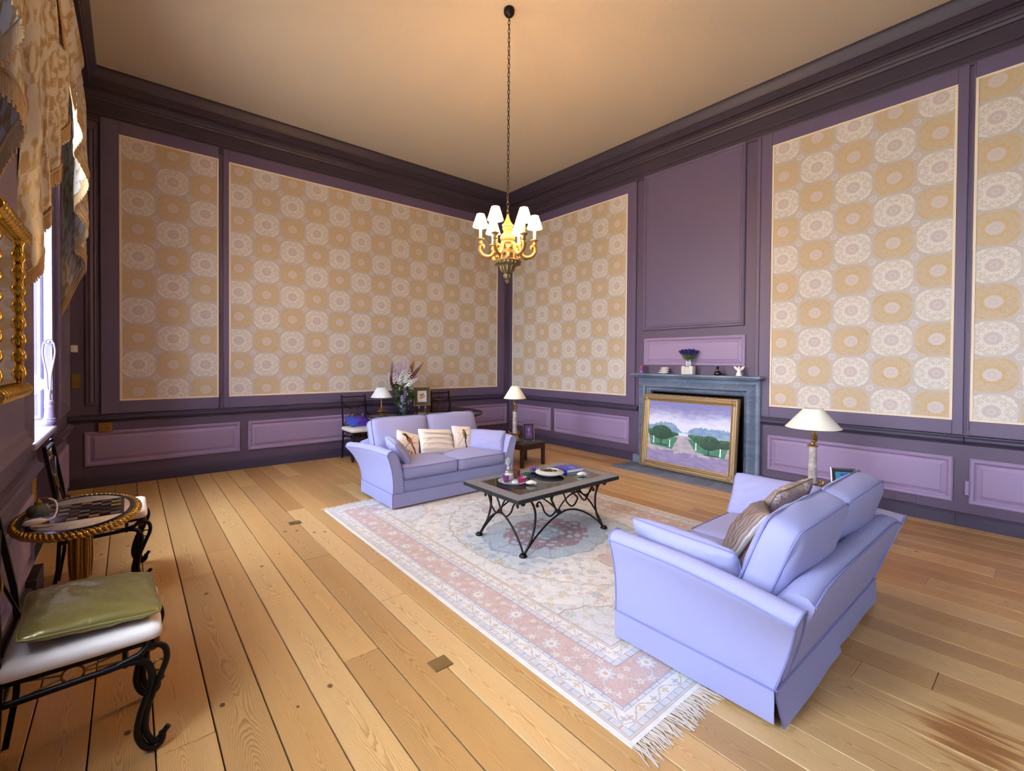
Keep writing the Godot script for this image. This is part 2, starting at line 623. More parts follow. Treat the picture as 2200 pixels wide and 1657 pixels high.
func rug_field(x: float, y: float, hw: float, hh: float, ivory: Color, pale: Color, rose: Color, deep: Color, blue: Color, tan: Color, green: Color, f: FastNoiseLite) -> Color:
	# lattice of small lobes in the middle: rose ground with pale cells, then a ring of pale lobes
	var d := Vector2(x / 0.40, y / 0.34).length()
	var th := atan2(y / 0.34, x / 0.40)
	var edge := 0.92 + 0.1 * absf(cos(th * 6.0))
	var c := ivory
	var hexr := absf(sin(x * 48.0) * cos(y * 30.0) + cos(x * 24.0 + y * 40.0))
	if d < 0.38:
		c = pale.lerp(blue, 0.35)
		if hexr < 0.22: c = blue
		elif hexr > 1.3: c = ivory
	elif d < edge:
		c = rose.lerp(deep, 0.75)
		if hexr > 1.05: c = pale
		elif hexr < 0.16: c = blue.lerp(deep, 0.4)
		elif hexr > 0.55 and hexr < 0.66: c = ivory.lerp(rose, 0.3)
	elif d < edge + 0.42 + 0.07 * absf(cos(th * 10.0)):
		c = pale.lerp(ivory, 0.25)
		if fposmod(th * 10.0 / PI, 1.0) < 0.06 or d > edge + 0.40: c = blue.lerp(pale, 0.4)
		elif f.get_noise_2d(x * 60.0, y * 60.0) > 0.25: c = green
	else:
		# pendants above and below, scalloped corner pieces
		var pd := Vector2(x / 0.11, (y - 0.74) / 0.15).length()
		if pd < 1.0: c = rose.lerp(ivory, 0.25) if pd < 0.85 else blue.lerp(tan, 0.5)
		var ang := atan2(hh - 0.45 - y, hw - 0.45 - x)
		var cs := Vector2((hw - 0.45 - x) / 0.42, (hh - 0.45 - y) / 0.42).length() + 0.05 * absf(sin(9.0 * ang))
		if cs < 0.95: c = pale.lerp(ivory, 0.5)
		elif cs < 0.985: c = tan.lerp(blue, 0.4)
		var sc := Vector2(x / 0.80, y / 1.18).length() + 0.02 * absf(sin(22.0 * atan2(y / 1.18, x / 0.80)))
		if absf(sc - 0.92) < 0.008: c = tan.lerp(green, 0.5)
		var vine := absf(sin(x * 23.0 + 1.6 * sin(y * 15.0)) + 0.5 * sin(y * 27.0 + x * 8.0))
		if vine < 0.07: c = c.lerp(green.lerp(blue, 0.5), 0.55)
		if absf(sin(y * 29.0 + 1.9 * sin(x * 18.0))) < 0.06: c = c.lerp(tan, 0.55)
		if f.get_noise_2d(x * 52.0 + 9.0, y * 52.0) > 0.5: c = c.lerp(rose, 0.5)
	return c

func guard(s: float, e: float, pale: Color, ivory: Color, blue: Color, rose: Color) -> Color:
	var k := floori(s / 0.055)
	var q := Vector2(fposmod(s, 0.055) - 0.0275, 0.0)
	if absf(q.x) < 0.006: return (rose if k % 2 else blue.lerp(ivory, 0.3))
	if absf(q.x) < 0.009: return ivory
	return pale if fposmod(s * 90.0 + e * 140.0, 1.0) > 0.3 else pale.lerp(ivory, 0.6)

func small_border(s: float, t: float, step: float, ivory: Color, tan: Color, blue: Color, rose: Color) -> Color:
	var k := floori(s / step)
	var q := Vector2(fposmod(s, step) - step / 2, t)
	var l := q.length()
	var pet := 0.021 * (0.72 + 0.32 * cos(q.angle() * 4.0))
	if l < pet:
		return tan.lerp(ivory, 0.2) if k % 2 == 0 else (blue.lerp(ivory, 0.45) if l > 0.008 else rose)
	var v := absf(t - 0.023 * sin(s / step * PI))
	if v < 0.003: return tan.lerp(blue, 0.3)
	var q2 := Vector2(fposmod(s + step / 2, step) - step / 2, t * 1.2)
	if q2.length() < 0.012 * (0.8 + 0.3 * cos(q2.angle() * 5.0)): return tan.lerp(ivory, 0.45)
	return ivory

func main_border(s: float, t: float, rose: Color, ivory: Color, blue: Color, deep: Color, tan: Color, f: FastNoiseLite) -> Color:
	var step := 0.33
	var k := floori(s / step)
	var u := fposmod(s, step) - step / 2
	var q := Vector2(u, t - (0.018 if k % 2 == 0 else -0.018))
	var l := q.length()
	var big := 0.056 * (0.82 + 0.18 * cos(q.angle() * 8.0))
	if l < big:
		if l < 0.013: return tan
		if l < 0.024: return ivory
		if l > big - 0.006: return blue.lerp(ivory, 0.3)
		return ivory.lerp(blue, 0.18) if fposmod(q.angle() * 8.0 / TAU, 1.0) > 0.25 else rose.lerp(ivory, 0.5)
	for o in [Vector2(0.115, 0.05), Vector2(-0.11, -0.055), Vector2(0.14, -0.045), Vector2(-0.145, 0.04), Vector2(0.08, -0.065), Vector2(-0.075, 0.07)]:
		var p: Vector2 = Vector2(u, t) - o
		var m: float = p.length()
		var w := 0.021 * (0.72 + 0.32 * cos(p.angle() * 5.0))
		if m < w:
			return ivory.lerp(blue, 0.12) if m > 0.006 else tan
	if absf(t - 0.06 * sin(s / step * TAU)) < 0.0035: return ivory.lerp(blue, 0.35)
	var n := f.get_noise_2d(s * 85.0, t * 85.0)
	if n > 0.36: return ivory.lerp(rose, 0.25)
	if n < -0.42: return blue.lerp(rose, 0.4)
	return rose

# mirrored blotches read as woven damask scrolls
func damask_image(a: Color, b: Color) -> Image:
	var w := 128
	var h := 320
	var f := FastNoiseLite.new()
	f.seed = 77
	f.frequency = 0.022
	f.fractal_octaves = 2
	var im := Image.create(w * 2, h, false, Image.FORMAT_RGB8)
	for j in h:
		for i in w:
			var t := 0.5 + 0.5 * cos(TAU * j / h)
			var n := f.get_noise_2d(i + 14.0 * sin(j * 0.06), j) * t + f.get_noise_2d(i + 300.0 + 10.0 * cos(j * 0.05), (j + h / 2) % h + 500) * (1.0 - t)
			var leaf := f.get_noise_2d(i * 2.6 + 40.0, j * 2.6) * 0.10
			var on := n + leaf > 0.07 and absf(n + leaf - 0.17) > 0.018 and absf(n - 0.26) > 0.012
			var c := b if on else a
			c = c * (0.98 if (i + j) % 3 == 0 else 1.0)
			im.set_pixel(w - 1 - i, j, c)
			im.set_pixel(w + i, j, c)
	return im

func landscape_image() -> Image:
	var w := 560
	var h := 400
	var im := Image.create(w, h, false, Image.FORMAT_RGB8)
	var f := FastNoiseLite.new()
	f.seed = 3
	f.frequency = 0.02
	var r := RandomNumberGenerator.new()
	r.seed = 9
	for j in h:
		var y := float(j) / h
		for i in w:
			var x := float(i) / w
			var n := f.get_noise_2d(i * 0.6, j * 1.6)
			var c: Color
			if y < 0.5:
				c = Color(0.46, 0.46, 0.66).lerp(Color(0.80, 0.81, 0.88), smoothstep(0.05, 0.36, y + 0.06 * n + 0.02 * sin(x * 9.0)))
				var ridge := 0.40 + 0.10 * smoothstep(0.16, 0.0, absf(x - 0.47)) - 0.06 * smoothstep(0.25, 0.05, absf(x - 0.26)) + 0.03 * f.get_noise_1d(i * 3.0)
				ridge -= 0.03 * smoothstep(0.35, 0.2, absf(x - 0.75))
				if y > ridge:
					c = Color(0.42, 0.53, 0.69).lerp(Color(0.52, 0.62, 0.74), 0.5 + n)
			else:
				c = Color(0.62, 0.58, 0.63).lerp(Color(0.70, 0.66, 0.68), 0.5 + 1.2 * n)
				if y > 0.80 + 0.05 * n:
					c = Color(0.52, 0.47, 0.62).lerp(Color(0.57, 0.52, 0.66), 0.5 + n * 1.4)
			if y > 0.485 and y < 0.53 and absf(x - 0.47) < 0.09 - absf(y - 0.505):
				c = Color(0.76, 0.85, 0.92)
			im.set_pixel(i, j, c)
	var lawns := [[Vector2(0.0, 0.47), Vector2(0.40, 0.57), Vector2(0.33, 0.76), Vector2(0.05, 0.73)], [Vector2(0.52, 0.57), Vector2(1.0, 0.56), Vector2(0.95, 0.79), Vector2(0.62, 0.745)]]
	for p in lawns:
		for j in h:
			for i in w:
				var q := Vector2(float(i) / w, float(j) / h)
				if Geometry2D.is_point_in_polygon(q, PackedVector2Array(p)):
					im.set_pixel(i, j, Color(0.20, 0.44, 0.33).lerp(Color(0.30, 0.52, 0.40), 0.5 + f.get_noise_2d(i, j * 2.0)))
	# clipped trees in receding rows, each crown a dome of small dabs
	var trees := []
	for k in 7:
		trees.append([Vector2(0.385 - 0.022 * k, 0.515 + 0.004 * k), 0.022 + 0.0085 * k])
		trees.append([Vector2(0.545 + 0.022 * k, 0.515 + 0.009 * k), 0.024 + 0.009 * k])
	for k in 5:
		trees.append([Vector2(0.965 - 0.035 * k, 0.585 + 0.006 * k), 0.075])
		trees.append([Vector2(0.075 + 0.02 * k, 0.53), 0.07])
	trees.append([Vector2(0.185, 0.525), 0.135])
	trees.append([Vector2(0.775, 0.60), 0.125])
	for tr in trees:
		var c: Vector2 = tr[0]
		var rad: float = tr[1]
		if rad > 0.1:
			im.fill_rect(Rect2i(int(c.x * w) - 4, int((c.y + rad * 0.5) * h), 8, int(rad * 0.85 * h)), Color(0.16, 0.17, 0.16))
			dab(im, c.x + 0.03, c.y + rad * 1.36, rad * 0.8, 0.012, Color(0.13, 0.30, 0.24))
		dab(im, c.x, c.y - rad * 0.1, rad, rad * 0.85, Color(0.09, 0.21, 0.15))
		for k in int(rad * 5200):
			var an := r.randf() * TAU
			var d := sqrt(r.randf())
			var px := c.x + cos(an) * d * rad * 1.05
			var py := c.y - rad * 0.1 + sin(an) * d * rad * (0.95 if sin(an) < 0 else 0.72)
			var g := clampf(0.25 + (c.y - py) / rad * 0.4 + (c.x - px) / rad * 0.2 + r.randf() * 0.4, 0, 1)
			im.fill_rect(Rect2i(clampi(int(px * w), 2, w - 8), clampi(int(py * h), 2, h - 6), 4, 2), Color(0.08, 0.20, 0.15).lerp(Color(0.33, 0.54, 0.38), g))
	for s in [Vector2(0.085, 0.70), Vector2(0.30, 0.725), Vector2(0.625, 0.72), Vector2(0.905, 0.76)]:
		im.fill_rect(Rect2i(int(s.x * w) - 5, int(s.y * h) - 14, 11, 18), Color(0.80, 0.83, 0.86))
		im.fill_rect(Rect2i(int(s.x * w) - 3, int(s.y * h) - 36, 7, 24), Color(0.88, 0.89, 0.91))
		im.fill_rect(Rect2i(int(s.x * w) - 4, int(s.y * h) - 44, 8, 8), Color(0.86, 0.87, 0.9))
	return im

# small pictures: print on cushions, cards and photographs
func canvas(w: int, h: int, c: Color) -> Image:
	var im := Image.create(w, h, false, Image.FORMAT_RGB8)
	im.fill(c)
	return im

func dab(im: Image, x: float, y: float, rx: float, ry: float, c: Color, turn := 0.0) -> void:
	var w := im.get_width()
	var h := im.get_height()
	var m := maxf(rx, ry)
	for j in range(maxi(0, int((y - m) * h)), mini(h, int((y + m) * h) + 1)):
		for i in range(maxi(0, int((x - m) * w)), mini(w, int((x + m) * w) + 1)):
			var p := Vector2(float(i) / w - x, float(j) / h - y).rotated(-turn)
			if (p.x / rx) * (p.x / rx) + (p.y / ry) * (p.y / ry) < 1.0:
				im.set_pixel(i, j, c)

func stroke(im: Image, a: Vector2, b: Vector2, r: float, c: Color) -> void:
	var n := int(a.distance_to(b) / (r * 0.6)) + 1
	for k in n + 1:
		var p := a.lerp(b, float(k) / n)
		dab(im, p.x, p.y, r, r, c)

func bird_image(kind: int) -> Image:
	var im := canvas(200, 200, Color(0.90, 0.87, 0.82))
	var r := RandomNumberGenerator.new()
	r.seed = 20 + kind
	var black := Color(0.15, 0.14, 0.16)
	var rust := Color(0.62, 0.36, 0.22)
	var olive := Color(0.55, 0.53, 0.32)
	stroke(im, Vector2(0.25, 0.75), Vector2(0.62, 0.25), 0.008, Color(0.5, 0.42, 0.34))
	stroke(im, Vector2(0.42, 0.52), Vector2(0.74, 0.42), 0.006, Color(0.5, 0.42, 0.34))
	for k in 46:
		var p := Vector2(r.randf_range(0.2, 0.82), r.randf_range(0.12, 0.85))
		dab(im, p.x, p.y, 0.014, 0.006 + 0.006 * r.randf(), [olive, Color(0.72, 0.52, 0.30), Color(0.45, 0.48, 0.55), Color(0.66, 0.6, 0.5)][r.randi() % 4], r.randf() * 3.0)
	if kind == 0:
		dab(im, 0.34, 0.24, 0.075, 0.055, black, 0.5)
		stroke(im, Vector2(0.27, 0.22), Vector2(0.22, 0.25), 0.012, black)
		dab(im, 0.45, 0.37, 0.14, 0.075, black, 0.85)
		dab(im, 0.5, 0.42, 0.13, 0.06, rust, 0.85)
		stroke(im, Vector2(0.55, 0.5), Vector2(0.72, 0.8), 0.026, rust)
		stroke(im, Vector2(0.58, 0.5), Vector2(0.76, 0.8), 0.014, Color(0.3, 0.22, 0.2))
		for k in 14:
			dab(im, r.randf_range(0.38, 0.6), r.randf_range(0.72, 0.9), 0.02, 0.012, Color(0.22, 0.24, 0.3), r.randf() * 3.0)
	else:
		dab(im, 0.5, 0.28, 0.055, 0.05, Color(0.3, 0.3, 0.2))
		dab(im, 0.5, 0.42, 0.085, 0.14, Color(0.58, 0.54, 0.30))
		dab(im, 0.53, 0.45, 0.05, 0.14, Color(0.28, 0.27, 0.22))
		stroke(im, Vector2(0.51, 0.55), Vector2(0.54, 0.86), 0.03, Color(0.36, 0.38, 0.44))
		dab(im, 0.54, 0.88, 0.04, 0.03, black)
	return im

func fruit_image() -> Image:
	var im := canvas(160, 200, Color(0.90, 0.89, 0.87))
	dab(im, 0.42, 0.6, 0.17, 0.13, Color(0.78, 0.55, 0.34))
	dab(im, 0.38, 0.57, 0.07, 0.05, Color(0.86, 0.68, 0.48))
	stroke(im, Vector2(0.46, 0.48), Vector2(0.7, 0.22), 0.012, Color(0.36, 0.34, 0.26))
	for p in [Vector3(0.34, 0.38, 0.3), Vector3(0.6, 0.28, -0.6), Vector3(0.72, 0.42, 0.5), Vector3(0.5, 0.36, 1.2), Vector3(0.68, 0.56, 0.1)]:
		dab(im, p.x, p.y, 0.13, 0.045, Color(0.30, 0.36, 0.28), p.z)
	return im

func photo_image(kind: int) -> Image:
	var im := canvas(120, 160, Color(0.33, 0.25, 0.47) if kind == 0 else Color(0.22, 0.52, 0.62))
	if kind == 0:
		stroke(im, Vector2(0.5, 0.4), Vector2(0.38, 0.2), 0.025, Color(0.85, 0.66, 0.68))
		stroke(im, Vector2(0.52, 0.4), Vector2(0.58, 0.18), 0.025, Color(0.85, 0.66, 0.68))
		stroke(im, Vector2(0.5, 0.4), Vector2(0.68, 0.25), 0.02, Color(0.8, 0.62, 0.66))
		stroke(im, Vector2(0.5, 0.4), Vector2(0.52, 0.62), 0.035, Color(0.84, 0.64, 0.66))
		dab(im, 0.5, 0.66, 0.2, 0.06, Color(0.75, 0.5, 0.6))
		dab(im, 0.5, 0.64, 0.13, 0.04, Color(0.42, 0.2, 0.36))
		stroke(im, Vector2(0.5, 0.7), Vector2(0.42, 0.82), 0.02, Color(0.6, 0.45, 0.6))
	else:
		for j in 160:
			for i in 120:
				if j > 95: im.set_pixel(i, j, Color(0.16, 0.50, 0.46).lerp(Color(0.25, 0.58, 0.46), float(j - 95) / 65))
		for p in [Vector2(0.45, 0.16), Vector2(0.62, 0.2), Vector2(0.75, 0.14), Vector2(0.55, 0.28), Vector2(0.78, 0.26), Vector2(0.9, 0.2)]:
			dab(im, p.x, p.y, 0.16, 0.085, Color(0.14, 0.30, 0.60))
		dab(im, 0.42, 0.6, 0.15, 0.11, Color(0.86, 0.55, 0.34))
		stroke(im, Vector2(0.1, 0.68), Vector2(0.5, 0.71), 0.022, Color(0.80, 0.72, 0.52))
		stroke(im, Vector2(0.56, 0.72), Vector2(0.66, 0.5), 0.025, Color(0.74, 0.78, 0.62))
		stroke(im, Vector2(0.6, 0.7), Vector2(0.66, 0.86), 0.016, Color(0.4, 0.72, 0.66))
	return im

func stripe_image() -> Image:
	var im := canvas(256, 64, Color(0.47, 0.40, 0.40))
	for i in 256:
		var s := i % 16
		var c := Color(0.34, 0.28, 0.27) if s < 6 else (Color(0.62, 0.52, 0.45) if s < 9 else (Color(0.44, 0.46, 0.54) if s < 12 else Color(0.56, 0.47, 0.42)))
		im.fill_rect(Rect2i(i, 0, 1, 64), c)
	return im

func floral_image() -> Image:
	var im := canvas(200, 200, Color(0.58, 0.50, 0.48))
	var r := RandomNumberGenerator.new()
	r.seed = 31
	for k in 26:
		var c := Vector2(r.randf(), r.randf())
		var col: Color = [Color(0.84, 0.80, 0.78), Color(0.76, 0.68, 0.68), Color(0.52, 0.50, 0.62), Color(0.66, 0.58, 0.46)][r.randi() % 4]
		for p in 6:
			var o := Vector2.from_angle(TAU * p / 6) * 0.04
			dab(im, c.x + o.x, c.y + o.y, 0.036, 0.022, col, TAU * p / 6)
		dab(im, c.x, c.y, 0.02, 0.02, Color(0.66, 0.54, 0.36))
	for k in 60:
		dab(im, r.randf(), r.randf(), 0.03, 0.01, Color(0.45, 0.42, 0.36), r.randf() * 3.0)
	return im

func speckle_image(a: Color, b: Color, seed_: int, share := 0.4) -> Image:
	var r := RandomNumberGenerator.new()
	r.seed = seed_
	var f := FastNoiseLite.new()
	f.seed = seed_
	f.frequency = 0.09
	var im := Image.create(128, 128, false, Image.FORMAT_RGB8)
	for j in 128:
		for i in 128:
			im.set_pixel(i, j, a.lerp(b, clampf(share + 0.5 * f.get_noise_2d(i, j) + r.randf_range(-0.35, 0.35), 0, 1)))
	return im

func marble_image(a: Color, b: Color, vein: Color, seed_: int, sx := 1.0, sy := 1.0) -> Image:
	var f := FastNoiseLite.new()
	f.seed = seed_
	f.frequency = 0.012
	f.fractal_octaves = 5
	var im := Image.create(256, 256, false, Image.FORMAT_RGB8)
	for j in 256:
		for i in 256:
			var n := f.get_noise_2d(i * sx, j * sy)
			var v := absf(f.get_noise_2d(i * sx * 1.3 + 500.0, j * sy * 1.3))
			var c := a.lerp(b, clampf(0.5 + n * 1.3, 0, 1))
			if v < 0.035: c = c.lerp(vein, 0.7 * (1.0 - v / 0.035))
			im.set_pixel(i, j, c)
	return im

# ---------------------------------------------------------------- camera, sky, materials
func set_camera_and_light() -> void:
	var cam := Camera3D.new()
	cam.name = "camera"
	add_child(cam)
	var yaw := 0.6963
	var pitch := -0.0127
	var roll := 0.007
	var f := Vector3(sin(yaw) * cos(pitch), sin(pitch), -cos(yaw) * cos(pitch))
	var r := Vector3(cos(yaw), 0, sin(yaw))
	var u := r.cross(f)
	var r2 := r * cos(roll) + u * sin(roll)
	var u2 := u * cos(roll) - r * sin(roll)
	cam.transform = Transform3D(Basis(r2, u2, -f), Vector3(-5.9535, 1.5, 7.2163))
	cam.projection = Camera3D.PROJECTION_FRUSTUM
	cam.near = 0.05
	cam.far = 80.0
	cam.size = 1657.0 / 986.31 * cam.near
	cam.frustum_offset = Vector2(0, -(828.5 - 789.76) / 986.31 * cam.near)
	cam.current = true
	var sky_m := ProceduralSkyMaterial.new()
	sky_m.sky_top_color = Color(0.84, 0.90, 1.0)
	sky_m.sky_horizon_color = Color(0.92, 0.95, 1.0)
	sky_m.sky_curve = 0.2
	sky_m.ground_bottom_color = Color(0.68, 0.69, 0.69)
	sky_m.ground_horizon_color = Color(0.79, 0.81, 0.83)
	sky_m.sun_angle_max = 0.0
	var sky := Sky.new()
	sky.sky_material = sky_m
	var env := Environment.new()
	env.background_mode = Environment.BG_SKY
	env.sky = sky
	env.background_energy_multiplier = SKY
	env.tonemap_mode = Environment.TONE_MAPPER_LINEAR
	env.tonemap_exposure = EXPO
	env.sdfgi_enabled = true
	env.ssao_enabled = true
	env.ssil_enabled = true
	var we := WorldEnvironment.new()
	we.name = "world_environment"
	we.environment = env
	add_child(we)

const SKY := 10.0
const EXPO := 3.9

func make_materials() -> void:
	var fine := noise_tex(0.05, 1, true, 3.0)
	var weave := noise_tex(0.2, 2, true, 3.0)
	var brush := noise_tex(0.02, 4, true, 2.0)
	M.frame = grain(mat(Color(0.36, 0.305, 0.41), 0.5), fine, 3.0, 0.12)
	M.plum = grain(mat(Color(0.325, 0.265, 0.355), 0.5), fine, 3.0, 0.12)
	M.lilac = grain(mat(Color(0.555, 0.475, 0.605), 0.5), fine, 3.0, 0.12)
	M.dark = grain(mat(Color(0.235, 0.205, 0.29), 0.45), fine, 3.0, 0.12)
	M.cornice = grain(mat(Color(0.215, 0.17, 0.225), 0.5), fine, 3.0, 0.12)
	M.ceiling = grain(mat(Color(0.735, 0.68, 0.60), 0.9), fine, 2.0, 0.15)
	M.shutter = grain(mat(Color(0.52, 0.50, 0.63), 0.5), fine, 3.0, 0.1)
	M.tape = mat(Color(0.86, 0.80, 0.70), 0.85)
	M.soot = mat(Color(0.06, 0.055, 0.055), 0.95)
	M.gap = mat(Color(0.10, 0.08, 0.09), 0.95)
	M.sash = mat(Color(0.85, 0.85, 0.85), 0.5)
	var g := mat(Color(0.9, 0.95, 0.95, 0.06), 0.02)
	g.transparency = BaseMaterial3D.TRANSPARENCY_ALPHA
	M.pane = g
	var mask := medallion_mask(112)
	# one woven cloth for every panel: satin ground, matt flowers
	M.fabric = tex_mat(fabric_image(mask, 112, {"ground": Color(0.70, 0.66, 0.62), "gold": Color(0.745, 0.645, 0.475), "ivory": Color(0.815, 0.785, 0.74), "heart_gold": Color(0.745, 0.70, 0.685), "heart_ivory": Color(0.725, 0.665, 0.64), "ring": Color(0.755, 0.715, 0.70)}, 1), 1.0)
	M.fabric.roughness_texture = ImageTexture.create_from_image(satin_image(mask, 112))
	M.fabric.roughness_texture_channel = BaseMaterial3D.TEXTURE_CHANNEL_RED
	M.wood = []
	var lights := [Color(0.795, 0.65, 0.43), Color(0.78, 0.62, 0.395), Color(0.815, 0.675, 0.465)]
	for k in 4:
		var im := plank_image(40 + k, lights[k % 3], Color(0.60, 0.40, 0.19), [2, 1, 3, 0][k])
		for t in [Color(1, 1, 1), Color(0.94, 0.92, 0.90), Color(0.88, 0.84, 0.80)]:
			var m := tex_mat(im, 0.42)
			m.albedo_color = t
			M.wood.append(m)
	M.sofa = grain(mat(Color(0.595, 0.595, 0.745), 0.95, 0.0, 0.25), weave, 9.0, 0.25)
	M.sofa.rim_enabled = true
	M.sofa.rim = 0.25
	M.pipe = mat(Color(0.48, 0.49, 0.68), 0.9)
	M.iron = grain(mat(Color(0.075, 0.075, 0.08), 0.42, 0.55), brush, 6.0, 0.3)
	M.bronze = grain(mat(Color(0.13, 0.115, 0.105), 0.4, 0.65), brush, 6.0, 0.3)
	M.gilt = grain(mat(Color(0.74, 0.58, 0.26), 0.26, 1.0), fine, 12.0, 0.5)
	M.oldgold = grain(mat(Color(0.56, 0.42, 0.20), 0.42, 0.75), fine, 10.0, 0.5)
	M.brass = grain(mat(Color(0.66, 0.52, 0.24), 0.32, 0.9), brush, 8.0, 0.3)
	M.chrome = mat(Color(0.88, 0.87, 0.86), 0.14, 1.0)
	M.cream = grain(mat(Color(0.90, 0.86, 0.81), 0.9), weave, 10.0, 0.25)
	M.shade = mat(Color(0.93, 0.91, 0.84), 0.9)
	M.shade.backlight_enabled = true
	M.shade.backlight = Color(0.35, 0.34, 0.3)
	M.shade.cull_mode = BaseMaterial3D.CULL_DISABLED
	M.walnut = grain(mat(Color(0.20, 0.115, 0.075), 0.4), brush, 3.0, 0.2)
	M.white = mat(Color(0.90, 0.89, 0.87), 0.5)
	M.leaf = mat(Color(0.20, 0.30, 0.15), 0.6)
	M.leaf2 = mat(Color(0.30, 0.40, 0.22), 0.6)

# ---------------------------------------------------------------- the room
func TA() -> Transform3D: return Transform3D()
func TB() -> Transform3D: return Transform3D(Basis(Vector3(0, 0, 1), Vector3(0, 1, 0), Vector3(-1, 0, 0)), Vector3.ZERO)
func TC() -> Transform3D: return Transform3D(Basis(Vector3(0, 0, -1), Vector3(0, 1, 0), Vector3(1, 0, 0)), Vector3(XC, 0, 0))
func TF() -> Transform3D: return Transform3D(Basis(Vector3(-1, 0, 0), Vector3(0, 1, 0), Vector3(0, 0, -1)), Vector3(0, 0, ZEND))

const PANEL := [Vector2(0, 0), Vector2(0.0, 0.018), Vector2(0.012, 0.026), Vector2(0.03, 0.024), Vector2(0.042, 0.010), Vector2(0.05, 0.004), Vector2(0.056, 0.004), Vector2(0.085, 0.016), Vector2(0.088, 0.02)]
const RAIL := [Vector2(0.0, 0.755), Vector2(0.02, 0.76), Vector2(0.028, 0.775), Vector2(0.05, 0.79), Vector2(0.055, 0.80), Vector2(0.055, 0.818), Vector2(0.045, 0.828), Vector2(0.03, 0.832), Vector2(0.03, 0.842), Vector2(0.0, 0.846)]
const BASE := [Vector2(0.035, 0.0), Vector2(0.035, 0.105), Vector2(0.028, 0.112), Vector2(0.02, 0.122), Vector2(0.0, 0.126)]
const CORN := [Vector2(0.0, 4.245), Vector2(0.012, 4.25), Vector2(0.018, 4.275), Vector2(0.018, 4.33), Vector2(0.03, 4.335), Vector2(0.045, 4.352), Vector2(0.045, 4.365), Vector2(0.024, 4.375), Vector2(0.024, 4.485), Vector2(0.04, 4.49), Vector2(0.05, 4.515), Vector2(0.062, 4.52), Vector2(0.075, 4.54), Vector2(0.1, 4.565), Vector2(0.118, 4.572), Vector2(0.118, 4.585), Vector2(0.155, 4.588), Vector2(0.155, 4.675), Vector2(0.165, 4.68), Vector2(0.172, 4.70), Vector2(0.19, 4.735), Vector2(0.205, 4.765), Vector2(0.212, 4.785), Vector2(0.212, 4.83)]

func panel(lo: Vector2, hi: Vector2, m: Material, parent: Node, called := "dado_panel", prof := PANEL) -> MeshInstance3D:
	var st := mk()
	rings(st, lo, hi, prof)
	return obj(called, st, m, parent)

func bar(lo: Vector3, hi: Vector3, m: Material, parent: Node, called: String, b := 0.004) -> MeshInstance3D:
	var st := mk()
	box(st, lo, hi, b)
	return obj(called, st, m, parent)

# stretched silk in its frame of flat boards. g = a gold flower's centre
func silk(lo: Vector2, hi: Vector2, g: Vector2, m: Material, parent: Node, d := 0.012) -> void:
	var st := mk()
	flat(st)
	var uv := func(p: Vector2) -> Vector2: return Vector2((p.x - g.x) / 0.682 + 0.25, -(p.y - g.y) / 0.655 + 0.25)
	var a := Vector2(hi.x, lo.y)
	var b := Vector2(lo.x, hi.y)
	quad(st, Vector3(lo.x, lo.y, d), Vector3(hi.x, lo.y, d), Vector3(hi.x, hi.y, d), Vector3(lo.x, hi.y, d), uv.call(lo), uv.call(a), uv.call(hi), uv.call(b))
	obj("silk_panel", st, m, parent)
	st = mk()
	rings(st, lo, hi, [Vector2(0, 0), Vector2(0, d + 0.006), Vector2(0.003, d + 0.008), Vector2(0.02, d + 0.008), Vector2(0.022, d + 0.001)], false)
	obj("braid_border", st, M.tape, parent)

